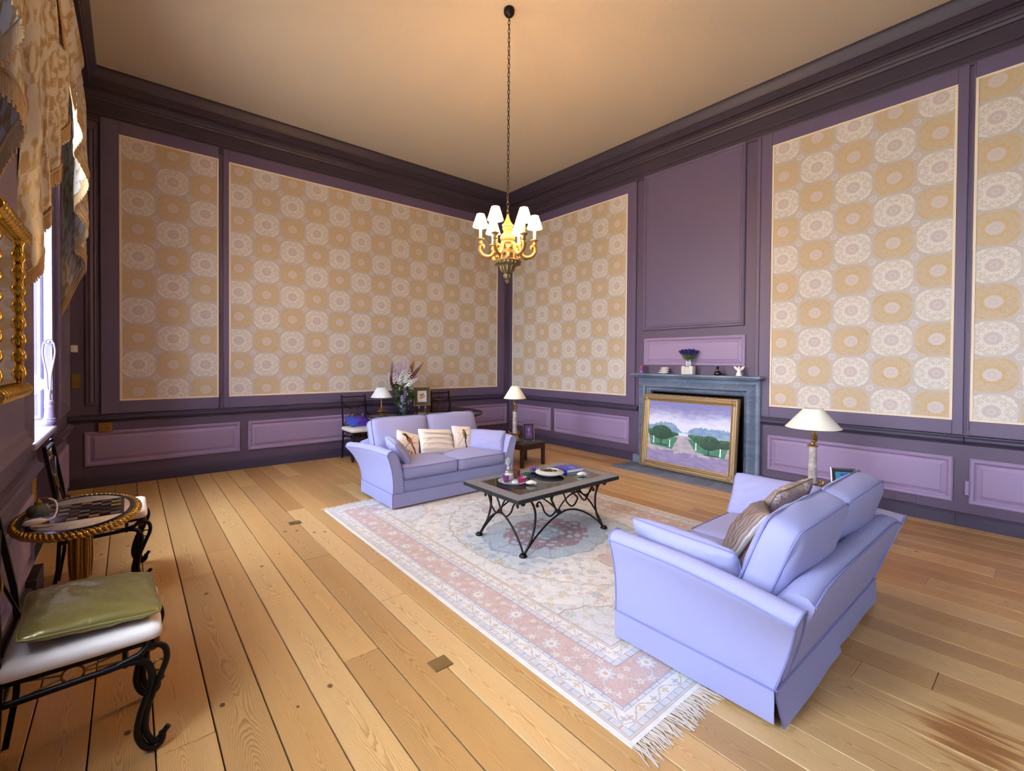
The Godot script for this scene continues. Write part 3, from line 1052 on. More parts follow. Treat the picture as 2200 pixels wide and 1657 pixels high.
func build_shell() -> void:
	# floor: sub-floor slab, then each board
	var st := mk()
	box(st, Vector3(XC - 0.6, -0.3, -0.4), Vector3(0.6, -0.02, ZEND + 0.4))
	var fl := struct("floor", st, M.gap)
	rng.seed = 4
	var x := XC - 0.0
	var edges := [-6.49, -6.265, -6.075, -5.878, -5.685, -5.495, -5.321, -5.136, -4.952]
	while edges[-1] < -0.05:
		edges.append(minf(edges[-1] + rng.randf_range(0.165, 0.2), 0.0))
	var cuts := {3: [0.2, 5.05], 4: [3.39, 8.2], 5: [3.0, 6.6], 6: [4.02, 7.4], 7: [4.95, 9.0]}
	for k in edges.size() - 1:
		var x0: float = edges[k]
		var x1: float = edges[k + 1]
		var zs := [0.0]
		var worn := x0 < -3.22 and x1 > -3.52
		if worn:
			zs.append_array([2.2 + 0.1 * (k % 3), 4.35, 6.35 + 0.12 * (k % 3), 8.62])
		elif cuts.has(k):
			zs.append_array(cuts[k])
		else:
			zs.append(rng.randf_range(0.8, 3.2))
			while zs[-1] < ZEND - 3.2:
				zs.append(zs[-1] + rng.randf_range(2.2, 3.6))
		zs.append(ZEND)
		for q in zs.size() - 1:
			var z0: float = zs[q]
			var z1: float = zs[q + 1]
			st = mk()
			var g := 0.0032 if rng.randf() < 0.7 else 0.0022
			var y1 := -0.0004 + rng.randf_range(-0.0012, 0.0004)
			var u0 := rng.randf()
			var lo := Vector3(x0 + g, -0.025, z0 + g * 0.4)
			var hi := Vector3(x1 - g, y1, z1 - g * 0.4)
			var flip := rng.randf() < 0.5
			var spot := worn and z0 < 7.0 and z1 > 7.0
			plank(st, lo, hi, 0.0 if spot else u0, false if spot else flip)
			var mi := rng.randi() % 12
			if k in [3, 6]: mi = [0, 3][k % 2]
			var wm: Material = M.wood[mi]
			if spot:
				wm = tex_mat(plank_image(90 + k, Color(0.795, 0.65, 0.43), Color(0.60, 0.40, 0.19), 1, Vector3(2.0 * (-3.37 - x0) / (x1 - x0) - 1.0, hi.z - 7.0, 0.2)), 0.42)
			obj("plank", st, wm, fl)
	# ceiling
	st = mk()
	box(st, Vector3(XC - 0.6, HC, -0.4), Vector3(0.6, HC + 0.3, ZEND + 0.4))
	struct("ceiling", st, M.ceiling)
	build_back_wall()
	build_right_wall()
	build_window_wall()
	# wall behind the camera, plain
	st = mk()
	box(st, Vector3(XC - 0.5, 0, ZEND), Vector3(0.5, HC, ZEND + 0.3))
	struct("wall_front", st, M.frame)
	# cornice, chair rail and skirting, one piece a wall
	var sides := {"back": [TA(), XC, 0.0], "right": [TB(), 0.0, ZEND], "left": [TC(), -ZEND, 0.0], "front": [TF(), 0.0, -XC]}
	var n := 1
	for s in sides:
		X = sides[s][0]
		st = mk()
		mould(st, CORN, sides[s][1], sides[s][2], 1.0, 1.0)
		struct("trim_%d" % n, st, M.cornice)
		n += 1
		X = Transform3D()
	X = TA()
	st = mk(); mould(st, RAIL, XC - 0.06, 0.0, 0.0, 1.0)
	struct("trim_5", st, M.dark)
	st = mk(); mould(st, BASE, XC - 0.06, 0.0, 0.0, 1.0)
	struct("baseboard_back", st, M.dark)
	X = TB()
	st = mk(); mould(st, RAIL, 0.0, 3.10, 1.0, 0.0); mould(st, RAIL, 4.875, 6.648, 0.0, 0.0); mould(st, RAIL, 6.655, ZEND, 0.0, 1.0)
	struct("trim_6", st, M.dark)
	st = mk(); mould(st, BASE, 0.0, 3.10, 1.0, 0.0); mould(st, BASE, 4.875, 6.60, 0.0, 0.0); mould(st, BASE, 6.604, ZEND, 0.0, 1.0)
	struct("baseboard_right", st, M.dark)
	X = TF()
	st = mk(); mould(st, BASE, 0.0, -XC, 1.0, 1.0)
	struct("baseboard_front", st, M.dark)
	X = Transform3D()

func plank(st: SurfaceTool, lo: Vector3, hi: Vector3, u0: float, flip: bool) -> void:
	flat(st)
	var b := 0.0018
	var a := [Vector3(lo.x + b, hi.y, hi.z - b), Vector3(hi.x - b, hi.y, hi.z - b), Vector3(hi.x - b, hi.y, lo.z + b), Vector3(lo.x + b, hi.y, lo.z + b)]
	var e := [Vector3(lo.x, hi.y - b, hi.z), Vector3(hi.x, hi.y - b, hi.z), Vector3(hi.x, hi.y - b, lo.z), Vector3(lo.x, hi.y - b, lo.z)]
	var d := [Vector3(lo.x, lo.y, hi.z), Vector3(hi.x, lo.y, hi.z), Vector3(hi.x, lo.y, lo.z), Vector3(lo.x, lo.y, lo.z)]
	var w0 := 1.0 if flip else 0.0
	var w1 := 0.0 if flip else 1.0
	var v := (hi.z - lo.z) / 2.4
	quad(st, a[0], a[1], a[2], a[3], Vector2(w0, u0), Vector2(w1, u0), Vector2(w1, u0 + v), Vector2(w0, u0 + v))
	for i in 4:
		var j := (i + 1) % 4
		quad(st, e[i], e[j], a[j], a[i], Vector2(0.5, 0), Vector2(0.52, 0.1), Vector2(0.52, 0.1), Vector2(0.5, 0))
		quad(st, d[i], d[j], e[j], e[i], Vector2(0.5, 0), Vector2(0.52, 0.1), Vector2(0.52, 0.1), Vector2(0.5, 0))

func build_back_wall() -> void:
	var st := mk()
	box(st, Vector3(XC - 0.5, 0, -0.3), Vector3(0.3, HC, 0.0))
	var w := struct("wall_back", st, M.plum)
	X = TA()
	# dado: raised panels
	panel(Vector2(-6.345, 0.248), Vector2(-4.78, 0.65), M.lilac, w)
	panel(Vector2(-4.683, 0.248), Vector2(-3.215, 0.65), M.lilac, w)
	panel(Vector2(-3.07, 0.248), Vector2(-1.62, 0.65), M.lilac, w)
	panel(Vector2(-1.52, 0.248), Vector2(-0.06, 0.65), M.lilac, w)
	# narrow side panel beside the hidden door
	panel(Vector2(-6.335, 0.955), Vector2(-6.24, 4.17), M.plum, w, "side_panel", [Vector2(0, 0), Vector2(0, 0.014), Vector2(0.01, 0.02), Vector2(0.022, 0.006), Vector2(0.045, 0.016)])
	# boards framing the long silk panel
	bar(Vector3(-4.975, 0.85, 0), Vector3(-4.91, 4.31, 0.022), M.frame, w, "stile")
	bar(Vector3(-0.32, 0.85, 0), Vector3(-0.145, 4.31, 0.022), M.frame, w, "stile")
	bar(Vector3(-4.91, 0.85, 0), Vector3(-0.32, 1.0, 0.0215), M.frame, w, "rail")
	bar(Vector3(-4.91, 4.155, 0), Vector3(-0.32, 4.31, 0.0215), M.frame, w, "rail")
	silk(Vector2(-4.91, 1.0), Vector2(-0.32, 4.155), Vector2(-4.452, 1.762), M.fabric, w)
	# hidden door: its upper leaf
	st = mk()
	box(st, Vector3(-6.2, 0.85, 0.004), Vector3(-5.03, 4.312, 0.012), 0.0)
	var d := struct("door_1", st, M.frame)
	bar(Vector3(-6.2, 0.85, 0.012), Vector3(-6.032, 4.312, 0.03), M.frame, d, "stile")
	bar(Vector3(-6.032, 0.85, 0.012), Vector3(-5.028, 1.0, 0.0295), M.frame, d, "rail")
	bar(Vector3(-6.032, 4.16, 0.012), Vector3(-5.028, 4.312, 0.0295), M.frame, d, "rail")
	silk(Vector2(-6.032, 1.0), Vector2(-5.028, 4.16), Vector2(-5.515, 2.088), M.fabric, d, 0.02)
	for y in [3.9, 2.0, 0.95]:
		bar(Vector3(-5.024, y, 0.012), Vector3(-5.008, y + 0.11, 0.03), M.dark, d, "hinge", 0.003)
	# rim lock at the foot of the hidden door
	var lk := bar(Vector3(-6.225, 0.645, 0.018), Vector3(-6.095, 0.755, 0.05), M.oldgold, d, "rim_lock", 0.004)
	st = mk()
	X = Transform3D(Basis(Vector3.RIGHT, PI / 2), Vector3(-6.13, 0.69, 0.05))
	lathe(st, [Vector2(0, 0), Vector2(0.014, 0.0), Vector2(0.012, 0.012), Vector2(0.016, 0.02), Vector2(0.0, 0.03)], 12)
	obj("knob", st, M.oldgold, lk)
	X = Transform3D()

func build_right_wall() -> void:
	var st := mk()
	var z0 := 3.34
	var z1 := 4.66
	box(st, Vector3(0, 0, -0.3), Vector3(0.3, HC, z0))
	box(st, Vector3(0, 1.08, z0), Vector3(0.3, HC, z1))
	box(st, Vector3(0, 0, z1), Vector3(0.3, HC, ZEND + 0.3))
	var w := struct("wall_right", st, M.plum)
	# firebox behind the leaning painting
	st = mk()
	box(st, Vector3(0.3, -0.02, z0 - 0.1), Vector3(0.4, 1.3, z1 + 0.1))
	obj("firebox_back", st, M.soot, w)
	st = mk()
	box(st, Vector3(0.001, 0.0, z0 + 0.001), Vector3(0.3, 1.079, z0 + 0.02))
	box(st, Vector3(0.001, 0.0, z1 - 0.02), Vector3(0.3, 1.079, z1 - 0.001))
	obj("firebox_lining", st, M.soot, w)
	X = TB()
	panel(Vector2(0.2, 0.235), Vector2(1.224, 0.655), M.lilac, w)
	panel(Vector2(1.32, 0.235), Vector2(2.943, 0.655), M.lilac, w)
	panel(Vector2(4.948, 0.218), Vector2(6.579, 0.637), M.lilac, w)
	# first silk panel between corner and chimneypiece
	bar(Vector3(0.1, 0.85, 0), Vector3(0.117, 4.26, 0.022), M.frame, w, "stile")
	bar(Vector3(2.881, 0.85, 0), Vector3(2.998, 4.26, 0.022), M.frame, w, "stile")
	bar(Vector3(0.117, 0.85, 0), Vector3(2.881, 0.981, 0.0215), M.frame, w, "rail")
	bar(Vector3(0.117, 4.113, 0), Vector3(2.881, 4.26, 0.0215), M.frame, w, "rail")
	silk(Vector2(0.117, 0.981), Vector2(2.881, 4.113), Vector2(2.0, 3.04), M.fabric, w)
	# chimney breast: tall plain panel and small raised panel
	var tall := [Vector2(0, 0), Vector2(0, 0.02), Vector2(0.012, 0.032), Vector2(0.03, 0.03), Vector2(0.045, 0.012), Vector2(0.062, 0.012), Vector2(0.07, 0.006)]
	panel(Vector2(3.18, 1.975), Vector2(4.655, 4.283), M.frame, w, "overmantel_panel", tall)
	panel(Vector2(3.2, 1.465), Vector2(4.67, 1.86), M.lilac_dim, w, "overmantel_panel")
	bar(Vector3(2.998, 0.85, 0), Vector3(3.05, 4.25, 0.03), M.frame, w, "pilaster_bead")
	bar(Vector3(4.79, 0.85, 0), Vector3(4.836, 4.25, 0.03), M.frame, w, "pilaster_bead")
	# second silk panel
	bar(Vector3(4.836, 0.85, 0), Vector3(4.961, 4.26, 0.022), M.frame, w, "stile")
	bar(Vector3(6.566, 0.85, 0), Vector3(6.64, 4.26, 0.022), M.frame, w, "stile")
	bar(Vector3(4.961, 0.85, 0), Vector3(6.566, 0.981, 0.0215), M.frame, w, "rail")
	bar(Vector3(4.961, 4.113, 0), Vector3(6.566, 4.26, 0.0215), M.frame, w, "rail")
	silk(Vector2(4.961, 0.981), Vector2(6.566, 4.113), Vector2(6.107, 2.072), M.fabric, w)
	# second hidden door
	st = mk()
	box(st, Vector3(6.668, 0.85, 0.004), Vector3(7.86, 4.262, 0.012), 0.0)
	var d := struct("door_2", st, M.frame)
	bar(Vector3(6.682, 0.85, 0.012), Vector3(7.70, 0.981, 0.0295), M.frame, d, "rail")
	bar(Vector3(6.682, 4.113, 0.012), Vector3(7.70, 4.262, 0.0295), M.frame, d, "rail")
	bar(Vector3(7.70, 0.85, 0.012), Vector3(7.86, 4.262, 0.03), M.frame, d, "stile")
	silk(Vector2(6.682, 0.981), Vector2(7.70, 4.113), Vector2(6.82, 2.72), M.fabric, d, 0.02)
	panel(Vector2(6.687, 0.218), Vector2(7.84, 0.637), M.lilac, d)
	for y in [3.75, 2.45, 0.9]:
		bar(Vector3(6.664, y, 0.012), Vector3(6.68, y + 0.11, 0.03), M.frame, d, "hinge", 0.003)
	bar(Vector3(6.662, 0.30, 0.012), Vector3(6.69, 0.43, 0.04), M.lilac, d, "hinge", 0.003)
	X = Transform3D()

const WINS := [2.41, 5.76, 9.11]
const WHALF := 0.56

func build_window_wall() -> void:
	# piers, lintels and breasts of a thick wall with deep window bays
	var st := mk()
	var out := XC - 0.5
	var z := -0.3
	box(st, Vector3(out, 0, z), Vector3(XC - 0.06, HC, 0.8))
	z = 0.8
	for c in WINS:
		box(st, Vector3(out, 0, z), Vector3(XC, HC, c - WHALF))
		box(st, Vector3(out, 4.1, c - WHALF), Vector3(XC, HC, c + WHALF))
		box(st, Vector3(out, 0, c - WHALF), Vector3(XC - 0.1, 0.90, c + WHALF))
		z = c + WHALF
	box(st, Vector3(out, 0, z), Vector3(XC, HC, ZEND + 0.3))
	var w := struct("wall_left", st, M.plum)
	var n := 1
	for c in WINS:
		build_window(n, c, w)
		n += 1
	X = TC()
	# pier between first and second window: dado rail, base, framed moulding; and the far pier
	for p in [[-1.83, -0.81], [-5.18, -2.99]]:
		st = mk(); mould(st, RAIL, p[0], p[1], 0.0, 0.0)
		obj("chair_rail", st, M.plum, w)
		st = mk(); mould(st, BASE, p[0], p[1], 0.0, 0.0)
		obj("skirting", st, M.dark, w)
		panel(Vector2(p[0] + 0.14, 0.22), Vector2(p[1] - 0.14, 0.66), M.lilac, w)
	panel(Vector2(-5.0, 0.97), Vector2(-3.17, 4.15), M.frame, w, "pier_panel", [Vector2(0, 0), Vector2(0, 0.02), Vector2(0.02, 0.035), Vector2(0.04, 0.03), Vector2(0.06, 0.012), Vector2(0.09, 0.02), Vector2(0.11, 0.004)])
	panel(Vector2(-1.74, 0.97), Vector2(-0.9, 4.15), M.frame, w, "pier_panel", [Vector2(0, 0), Vector2(0, 0.02), Vector2(0.02, 0.035), Vector2(0.04, 0.03), Vector2(0.06, 0.012), Vector2(0.09, 0.02), Vector2(0.11, 0.004)])
	# plinth block at the foot of the pier
	bar(Vector3(-3.27, 0, 0.0), Vector3(-2.975, 0.165, 0.05), M.dark, w, "plinth_block", 0.004)
	X = Transform3D()
	# light switch and brass plate beside the hidden door
	tag(switch_plate(Vector3(-6.456, 1.612, 0)), "small white light switch plate beside the window pier", "switch")
	st = mk()
	box(st, Vector3(-6.452, 1.157, 0), Vector3(-6.379, 1.329, 0.012), 0.003)
	var o := obj("lock_plate", st, M.oldgold)
	tag(o, "tarnished brass lock plate below the white switch", "lock")
	st = mk(); box(st, Vector3(-6.445, 1.237, 0.012), Vector3(-6.386, 1.247, 0.02), 0.002)
	obj("bolt", st, M.brass, o)

func switch_plate(p: Vector3) -> Node3D:
	var st := mk()
	box(st, p + Vector3(0, -0.04, 0), p + Vector3(0.06, 0.04, 0.01), 0.003)
	var o := obj("light_switch", st, M.white)
	st = mk()
	X = Transform3D(Basis(Vector3.RIGHT, PI / 2), p + Vector3(0.03, 0, 0.01))
	lathe(st, [Vector2(0.016, 0), Vector2(0.016, 0.004), Vector2(0.013, 0.007), Vector2(0.0, 0.007)], 16)
	X = Transform3D()
	obj("dimmer_knob", st, M.white, o)
	return o

func build_window(n: int, c: float, wall: Node) -> void:
	# sash window at the back of the bay
	var xs := XC - 0.24
	var st := mk()
	var z0 := c - WHALF
	var z1 := c + WHALF
	box(st, Vector3(xs - 0.05, 0.90, z0), Vector3(xs, 0.98, z1))
	box(st, Vector3(xs - 0.05, 4.02, z0), Vector3(xs, 4.1, z1))
	box(st, Vector3(xs - 0.05, 0.98, z0), Vector3(xs, 4.02, z0 + 0.05))
	box(st, Vector3(xs - 0.05, 0.98, z1 - 0.05), Vector3(xs, 4.02, z1))
	box(st, Vector3(xs - 0.05, 2.47, z0 + 0.05), Vector3(xs, 2.53, z1 - 0.05))
	var o := struct("window_%d" % n, st, M.sash)
	for k in [1, 2]:
		bar(Vector3(xs - 0.035, 0.98, z0 + 0.05 + k * 0.34 - 0.01), Vector3(xs - 0.015, 4.02, z0 + 0.05 + k * 0.34 + 0.01), M.sash, o, "glazing_bar", 0.003)
	for y in [1.72, 3.28]:
		bar(Vector3(xs - 0.035, y - 0.01, z0 + 0.05), Vector3(xs - 0.015, y + 0.01, z1 - 0.05), M.sash, o, "glazing_bar", 0.003)
	var ys := [0.98, 1.72, 2.5, 3.28, 4.02]
	for j in 4:
		for k in 3:
			st = mk(); flat(st)
			var a := z0 + 0.05 + k * 0.34
			quad(st, Vector3(xs - 0.025, ys[j], a + 0.34), Vector3(xs - 0.025, ys[j], a), Vector3(xs - 0.025, ys[j + 1], a), Vector3(xs - 0.025, ys[j + 1], a + 0.34))
			obj("pane", st, M.pane, o)
	# sill board, with its moulded front edge
	bar(Vector3(xs, 0.90, z0), Vector3(XC + 0.02, 0.945, z1), M.shutter, o, "window_sill", 0.008)
	# panelled shutter cases on both reveals
	for s in [-1.0, 1.0]:
		var T := Transform3D(Basis(Vector3(1, 0, 0), Vector3(0, 1, 0), Vector3(0, 0, 1)), Vector3(0, 0, z0)) if s < 0 else Transform3D(Basis(Vector3(-1, 0, 0), Vector3(0, 1, 0), Vector3(0, 0, -1)), Vector3(0, 0, z1))
		X = T
		var a := xs if s < 0 else -(XC - 0.005)
		var b := XC - 0.005 if s < 0 else -xs
		st = mk()
		box(st, Vector3(a, 0.945, 0.0), Vector3(b, 4.1, 0.018))
		var sh := obj("shutter_case", st, M.shutter, o)
		X = T * Transform3D(Basis(), Vector3(0, 0, 0.018))
		var pr := [Vector2(0, 0), Vector2(0, 0.006), Vector2(0.014, 0.016), Vector2(0.03, 0.004), Vector2(0.05, 0.012)]
		panel(Vector2(a + 0.05, 1.33), Vector2(b - 0.055, 4.0), M.shutter, sh, "shutter_panel", pr)
		panel(Vector2(a + 0.05, 1.0), Vector2(b - 0.055, 1.25), M.shutter, sh, "shutter_panel", pr)
		X = Transform3D()
	# brass grille under the sill
	if n < 3:
		st = mk()
		box(st, Vector3(XC - 0.1, 0.12, z0 + 0.12), Vector3(XC - 0.085, 0.72, z0 + 0.15))
		box(st, Vector3(XC - 0.1, 0.12, z1 - 0.15), Vector3(XC - 0.085, 0.72, z1 - 0.12))
		box(st, Vector3(XC - 0.1, 0.12, z0 + 0.15), Vector3(XC - 0.085, 0.15, z1 - 0.15))
		box(st, Vector3(XC - 0.1, 0.69, z0 + 0.15), Vector3(XC - 0.085, 0.72, z1 - 0.15))
		var gr := obj("radiator_grille", st, M.plum, wall)
		st = mk()
		flat(st)
		for i in 22:
			for j in 16:
				var zz := z0 + 0.16 + i * 0.038
				var yy := 0.155 + j * 0.034
				var pts := [Vector3(XC - 0.09, yy, zz + 0.017), Vector3(XC - 0.09, yy + 0.017, zz + 0.034), Vector3(XC - 0.09, yy + 0.034, zz + 0.017), Vector3(XC - 0.09, yy + 0.017, zz)]
				tube(st, pts, 0.0042, 4, true)
		var me := obj("brass_mesh", st, M.brass, gr)
		me.set_meta("kind", "stuff")

# ---------------------------------------------------------------- sofas
# local axes: x along the sofa, front at +z; seat cushions, back cushions, arms, skirt
func arm_ring(s: float, side: float, back_z: float) -> PackedVector3Array:
	# section through an out-swept arm at s (0 front .. 1 rear)
	var flare := lerpf(0.075, 0.15, s)
	var top := lerpf(0.575, 0.545, s) + 0.022 * sin(PI * s)
	var th := 0.115
	var out := PackedVector3Array()
	var inner := []
	var outer := []
	for k in 11:
		var t := k / 10.0
		var y := lerpf(0.15, top - 0.03, t)
		var o := flare * pow(t, 2.3)
		inner.append(Vector2(0.66 + o, y))
		outer.append(Vector2(0.66 + th * (1.0 - 0.12 * t) + o * 1.04, y))
	var prof := []
	for p in inner: prof.append(p)
	var a: Vector2 = inner[-1]
	var b: Vector2 = outer[-1]
	for k in range(1, 7):
		var an := PI - PI * k / 7.0
		prof.append((a + b) / 2 + Vector2(cos(an) * (b.x - a.x) / 2, sin(an) * 0.045 + (k / 7.0) * 0.0))
	for k in range(outer.size() - 1, -1, -1): prof.append(outer[k])
	for p in prof:
		var tt := clampf((p.y - 0.15) / 0.4, 0, 1.1)
		var z := lerpf(0.395, -0.395 - 0.13 * tt, s)
		out.append(Vector3(p.x * side, p.y, z))
	return out

func make_sofa(label: String, at: Vector3, turn: float, kick: bool) -> Node3D:
	var t := thing("sofa", label, "sofa", at, turn, "matching lavender sofas")
	# plinth body
	var st := mk()
	box(st, Vector3(-0.70, 0.04, -0.40), Vector3(0.70, 0.275, 0.385), 0.01)
	obj("base", st, M.sofa, t)
	# arms
	for side in [-1.0, 1.0]:
		st = mk()
		ng(st)
		var rows := []
		for k in 13:
			var row := arm_ring(k / 12.0, side, -0.395)
			if side > 0:
				row.reverse()
			rows.append(row)
		# rows run front to rear
		var rr := []
		for row in rows: rr.append(row)
		sheet(st, rr)
		for e in [0, 12]:
			ng(st)
			var row: PackedVector3Array = arm_ring(e / 12.0, side, -0.395)
			var n := row.size()
			for k in n / 2 - 0:
				var p0: Vector3 = row[k]
				var p1: Vector3 = row[mini(k + 1, n - 1 - k)]
				var q0: Vector3 = row[n - 1 - k]
				var q1: Vector3 = row[maxi(n - 2 - k, k)]
				if (side > 0) == (e == 0):
					quad(st, p0, q0, q1, p1)
				else:
					quad(st, q0, p0, p1, q1)
		var arm := obj("arm", st, M.sofa, t)
		st = mk()
		for e in [0, 12]:
			var pts := []
			for p in arm_ring(e / 12.0, side, -0.395): pts.append(p + Vector3(0, 0, 0.003 if e == 0 else -0.003))
			tube(st, pts, 0.005, 6)
		# seam along the outer top edge
		var seam := []
		for k in 13:
			seam.append(arm_ring(k / 12.0, side, -0.395)[17] + Vector3(side * 0.002, 0, 0))
		tube(st, seam, 0.004, 6)
		obj("piping", st, M.pipe, arm)
	# reclined back
	st = mk()
	ng(st)
	var sect := [Vector2(-0.20, 0.27), Vector2(-0.30, 0.42), Vector2(-0.40, 0.56), Vector2(-0.43, 0.595), Vector2(-0.465, 0.612), Vector2(-0.505, 0.607), Vector2(-0.53, 0.58), Vector2(-0.525, 0.55), Vector2(-0.48, 0.42), Vector2(-0.44, 0.29), Vector2(-0.40, 0.15)]
	var rows := []
	for k in 13:
		var x := lerpf(-1, 1, k / 12.0)
		var row := PackedVector3Array()
		for q in sect:
			var w := 0.70 + 0.05 * clampf((q.y - 0.15) / 0.45, 0, 1)
			var drop := 0.045 * pow(absf(x), 8.0) * clampf((q.y - 0.3) / 0.3, 0, 1)
			row.append(Vector3(x * w, q.y - drop, q.x))
		rows.append(row)
	for row in rows: row.reverse()
	sheet(st, rows)
	for e in [0, 12]:
		ng(st)
		var row: PackedVector3Array = rows[e]
		var n := row.size()
		for k in n / 2:
			var a0 := row[k]
			var a1 := row[mini(k + 1, n - 1)]
			var b0 := row[n - 1 - k]
			var b1 := row[n - 2 - k]
			if e == 0:
				quad(st, a0, b0, b1, a1)
			else:
				quad(st, b0, a0, a1, b1)
	var bk := obj("back", st, M.sofa, t)
	st = mk()
	var edge := []
	for k in 13:
		var x := lerpf(-1, 1, k / 12.0)
		edge.append(Vector3(x * 0.75, 0.583 - 0.045 * pow(absf(x), 8.0), -0.533))
	tube(st, edge, 0.005, 6)
	tube(st, [Vector3(-0.76, 0.154, -0.403), Vector3(0.76, 0.154, -0.403)], 0.005, 6)
	obj("piping", st, M.pipe, bk)
	# skirt: front in two pieces, sides, back in two pieces
	var sk := [[Vector3(-0.778, 0, 0.398), Vector3(-0.002, 0, 0.398)], [Vector3(0.002, 0, 0.398), Vector3(0.778, 0, 0.398)],
		[Vector3(-0.78, 0, -0.40), Vector3(-0.78, 0, 0.396)], [Vector3(0.78, 0, 0.396), Vector3(0.78, 0, -0.40)],
		[Vector3(0.778, 0, -0.402), Vector3(0.002, 0, -0.402)], [Vector3(-0.002, 0, -0.402), Vector3(-0.778, 0, -0.402)]]
	for k in 6:
		st = mk()
		ng(st)
		var a: Vector3 = sk[k][0]
		var b: Vector3 = sk[k][1]
		var outw := (b - a).normalized().cross(Vector3.UP) * -1.0
		outw = Vector3.UP.cross(b - a).normalized() * -1.0
		outw = (b - a).normalized().cross(Vector3.UP)
		var rows2 := []
		for j in 4:
			var row := PackedVector3Array()
			for i in 9:
				var s := i / 8.0
				var y := 0.152 - 0.138 * j / 3.0
				var kickout := 0.0
				if kick and k == 4: kickout = 0.035 * pow(j / 3.0, 1.5) * (1.0 - 0.3 * s)
				if kick and k == 5: kickout = 0.006 * j / 3.0
				var p := a.lerp(b, s) + outw * (0.004 + kickout + 0.0025 * sin(s * 9.0 + k) * j / 3.0)
				row.append(Vector3(p.x, y, p.z))
			rows2.append(row)
		rows2.reverse()
		sheet(st, rows2)
		# inner face, so the cloth has thickness
		ng(st)
		var inn := []
		for row in rows2:
			var r2 := PackedVector3Array()
			for p in row: r2.append(p - outw * 0.005)
			r2.reverse()
			inn.append(r2)
		sheet(st, inn)
		flat(st)
		var lowr: PackedVector3Array = rows2[0]
		for i in 8:
			quad(st, lowr[i] - outw * 0.005, lowr[i + 1] - outw * 0.005, lowr[i + 1], lowr[i])
		var s0 := obj("skirt", st, M.sofa, t)
		st = mk()
		tube(st, [a + Vector3(0, 0.153, 0) + outw * 0.004, b + Vector3(0, 0.153, 0) + outw * 0.004], 0.0042, 6)
		obj("piping", st, M.pipe, s0)
	# seat cushions
	for side in [-1.0, 1.0]:
		X = Transform3D(Basis(), Vector3(side * 0.331, 0.343, 0.06))
		st = mk()
		softbox(st, Vector3(0.655, 0.135, 0.69), 0.035, Vector3(0.004, 0.03, 0.02), 14, 5, 14, 0.004, 3 + int(side))
		var c := obj("seat_cushion", st, M.sofa, t)
		st = mk()
		for y in [-0.062, 0.062]:
			tube(st, rrect(0.652, 0.70, 0.045, y * 0.93), 0.0042, 6, true)
		obj("piping", st, M.pipe, c)
	# back cushions, leaning on the back
	for side in [-1.0, 1.0]:
		X = Transform3D(Basis(Vector3.RIGHT, -0.36), Vector3(side * 0.352, 0.602, -0.318))
		st = mk()
		softbox(st, Vector3(0.705, 0.45, 0.17), 0.05, Vector3(0.008, 0.012, 0.045), 14, 12, 6, 0.012, 8 + int(side))
		var c := obj("back_cushion", st, M.sofa, t)
		st = mk()
		for z in [-0.062, 0.062]:
			X = Transform3D(Basis(Vector3.RIGHT, -0.36), Vector3(side * 0.352, 0.602, -0.318)) * Transform3D(Basis(Vector3.RIGHT, -PI / 2), Vector3(0, 0, z))
			tube(st, rrect(0.705, 0.455, 0.05, 0.0), 0.0045, 6, true)
		obj("piping", st, M.pipe, c)
	X = Transform3D()
	# short feet
	for sx in [-1, 1]:
		for sz in [-1, 1]:
			st = mk()
			X = Transform3D(Basis(), Vector3(sx * 0.66, 0.0, sz * 0.33))
			lathe(st, [Vector2(0, 0.011), Vector2(0.02, 0.011), Vector2(0.026, 0.045), Vector2(0.0, 0.045)], 10)
			X = Transform3D()
			obj("foot", st, M.walnut, t)
	return t

func rrect(w: float, d: float, r: float, y: float) -> Array:
	var pts := []
	for q in 4:
		var cx: float = [1, -1, -1, 1][q] * (w / 2 - r)
		var cz: float = [1, 1, -1, -1][q] * (d / 2 - r)
		for k in 5:
			var an := PI / 2 * (q + k / 4.0)
			pts.append(Vector3(cx + cos(an) * r, y, cz + sin(an) * r))
	return pts

# a loose cushion: face towards local +z, standing on its lower edge, leaned by tilt
func cushion(label: String, at: Vector3, yaw: float, lean: float, roll: float, w: float, h: float, thick: float, m: Material, pipe: Material, seed_: int, called := "cushion", pinch := 0.09, group := "") -> Node3D:
	var st := mk()
	pillow(st, w, h, thick, 20, pinch, seed_)
	var o := obj(called, st, m)
	o.transform = Transform3D(Basis(Vector3.UP, yaw) * Basis(Vector3.RIGHT, -lean) * Basis(Vector3.BACK, roll), at)
	tag(o, label, "cushion", group)
	if pipe:
		st = mk()
		piping(st, w, h, pinch)
		obj("piping", st, pipe, o)
	return o

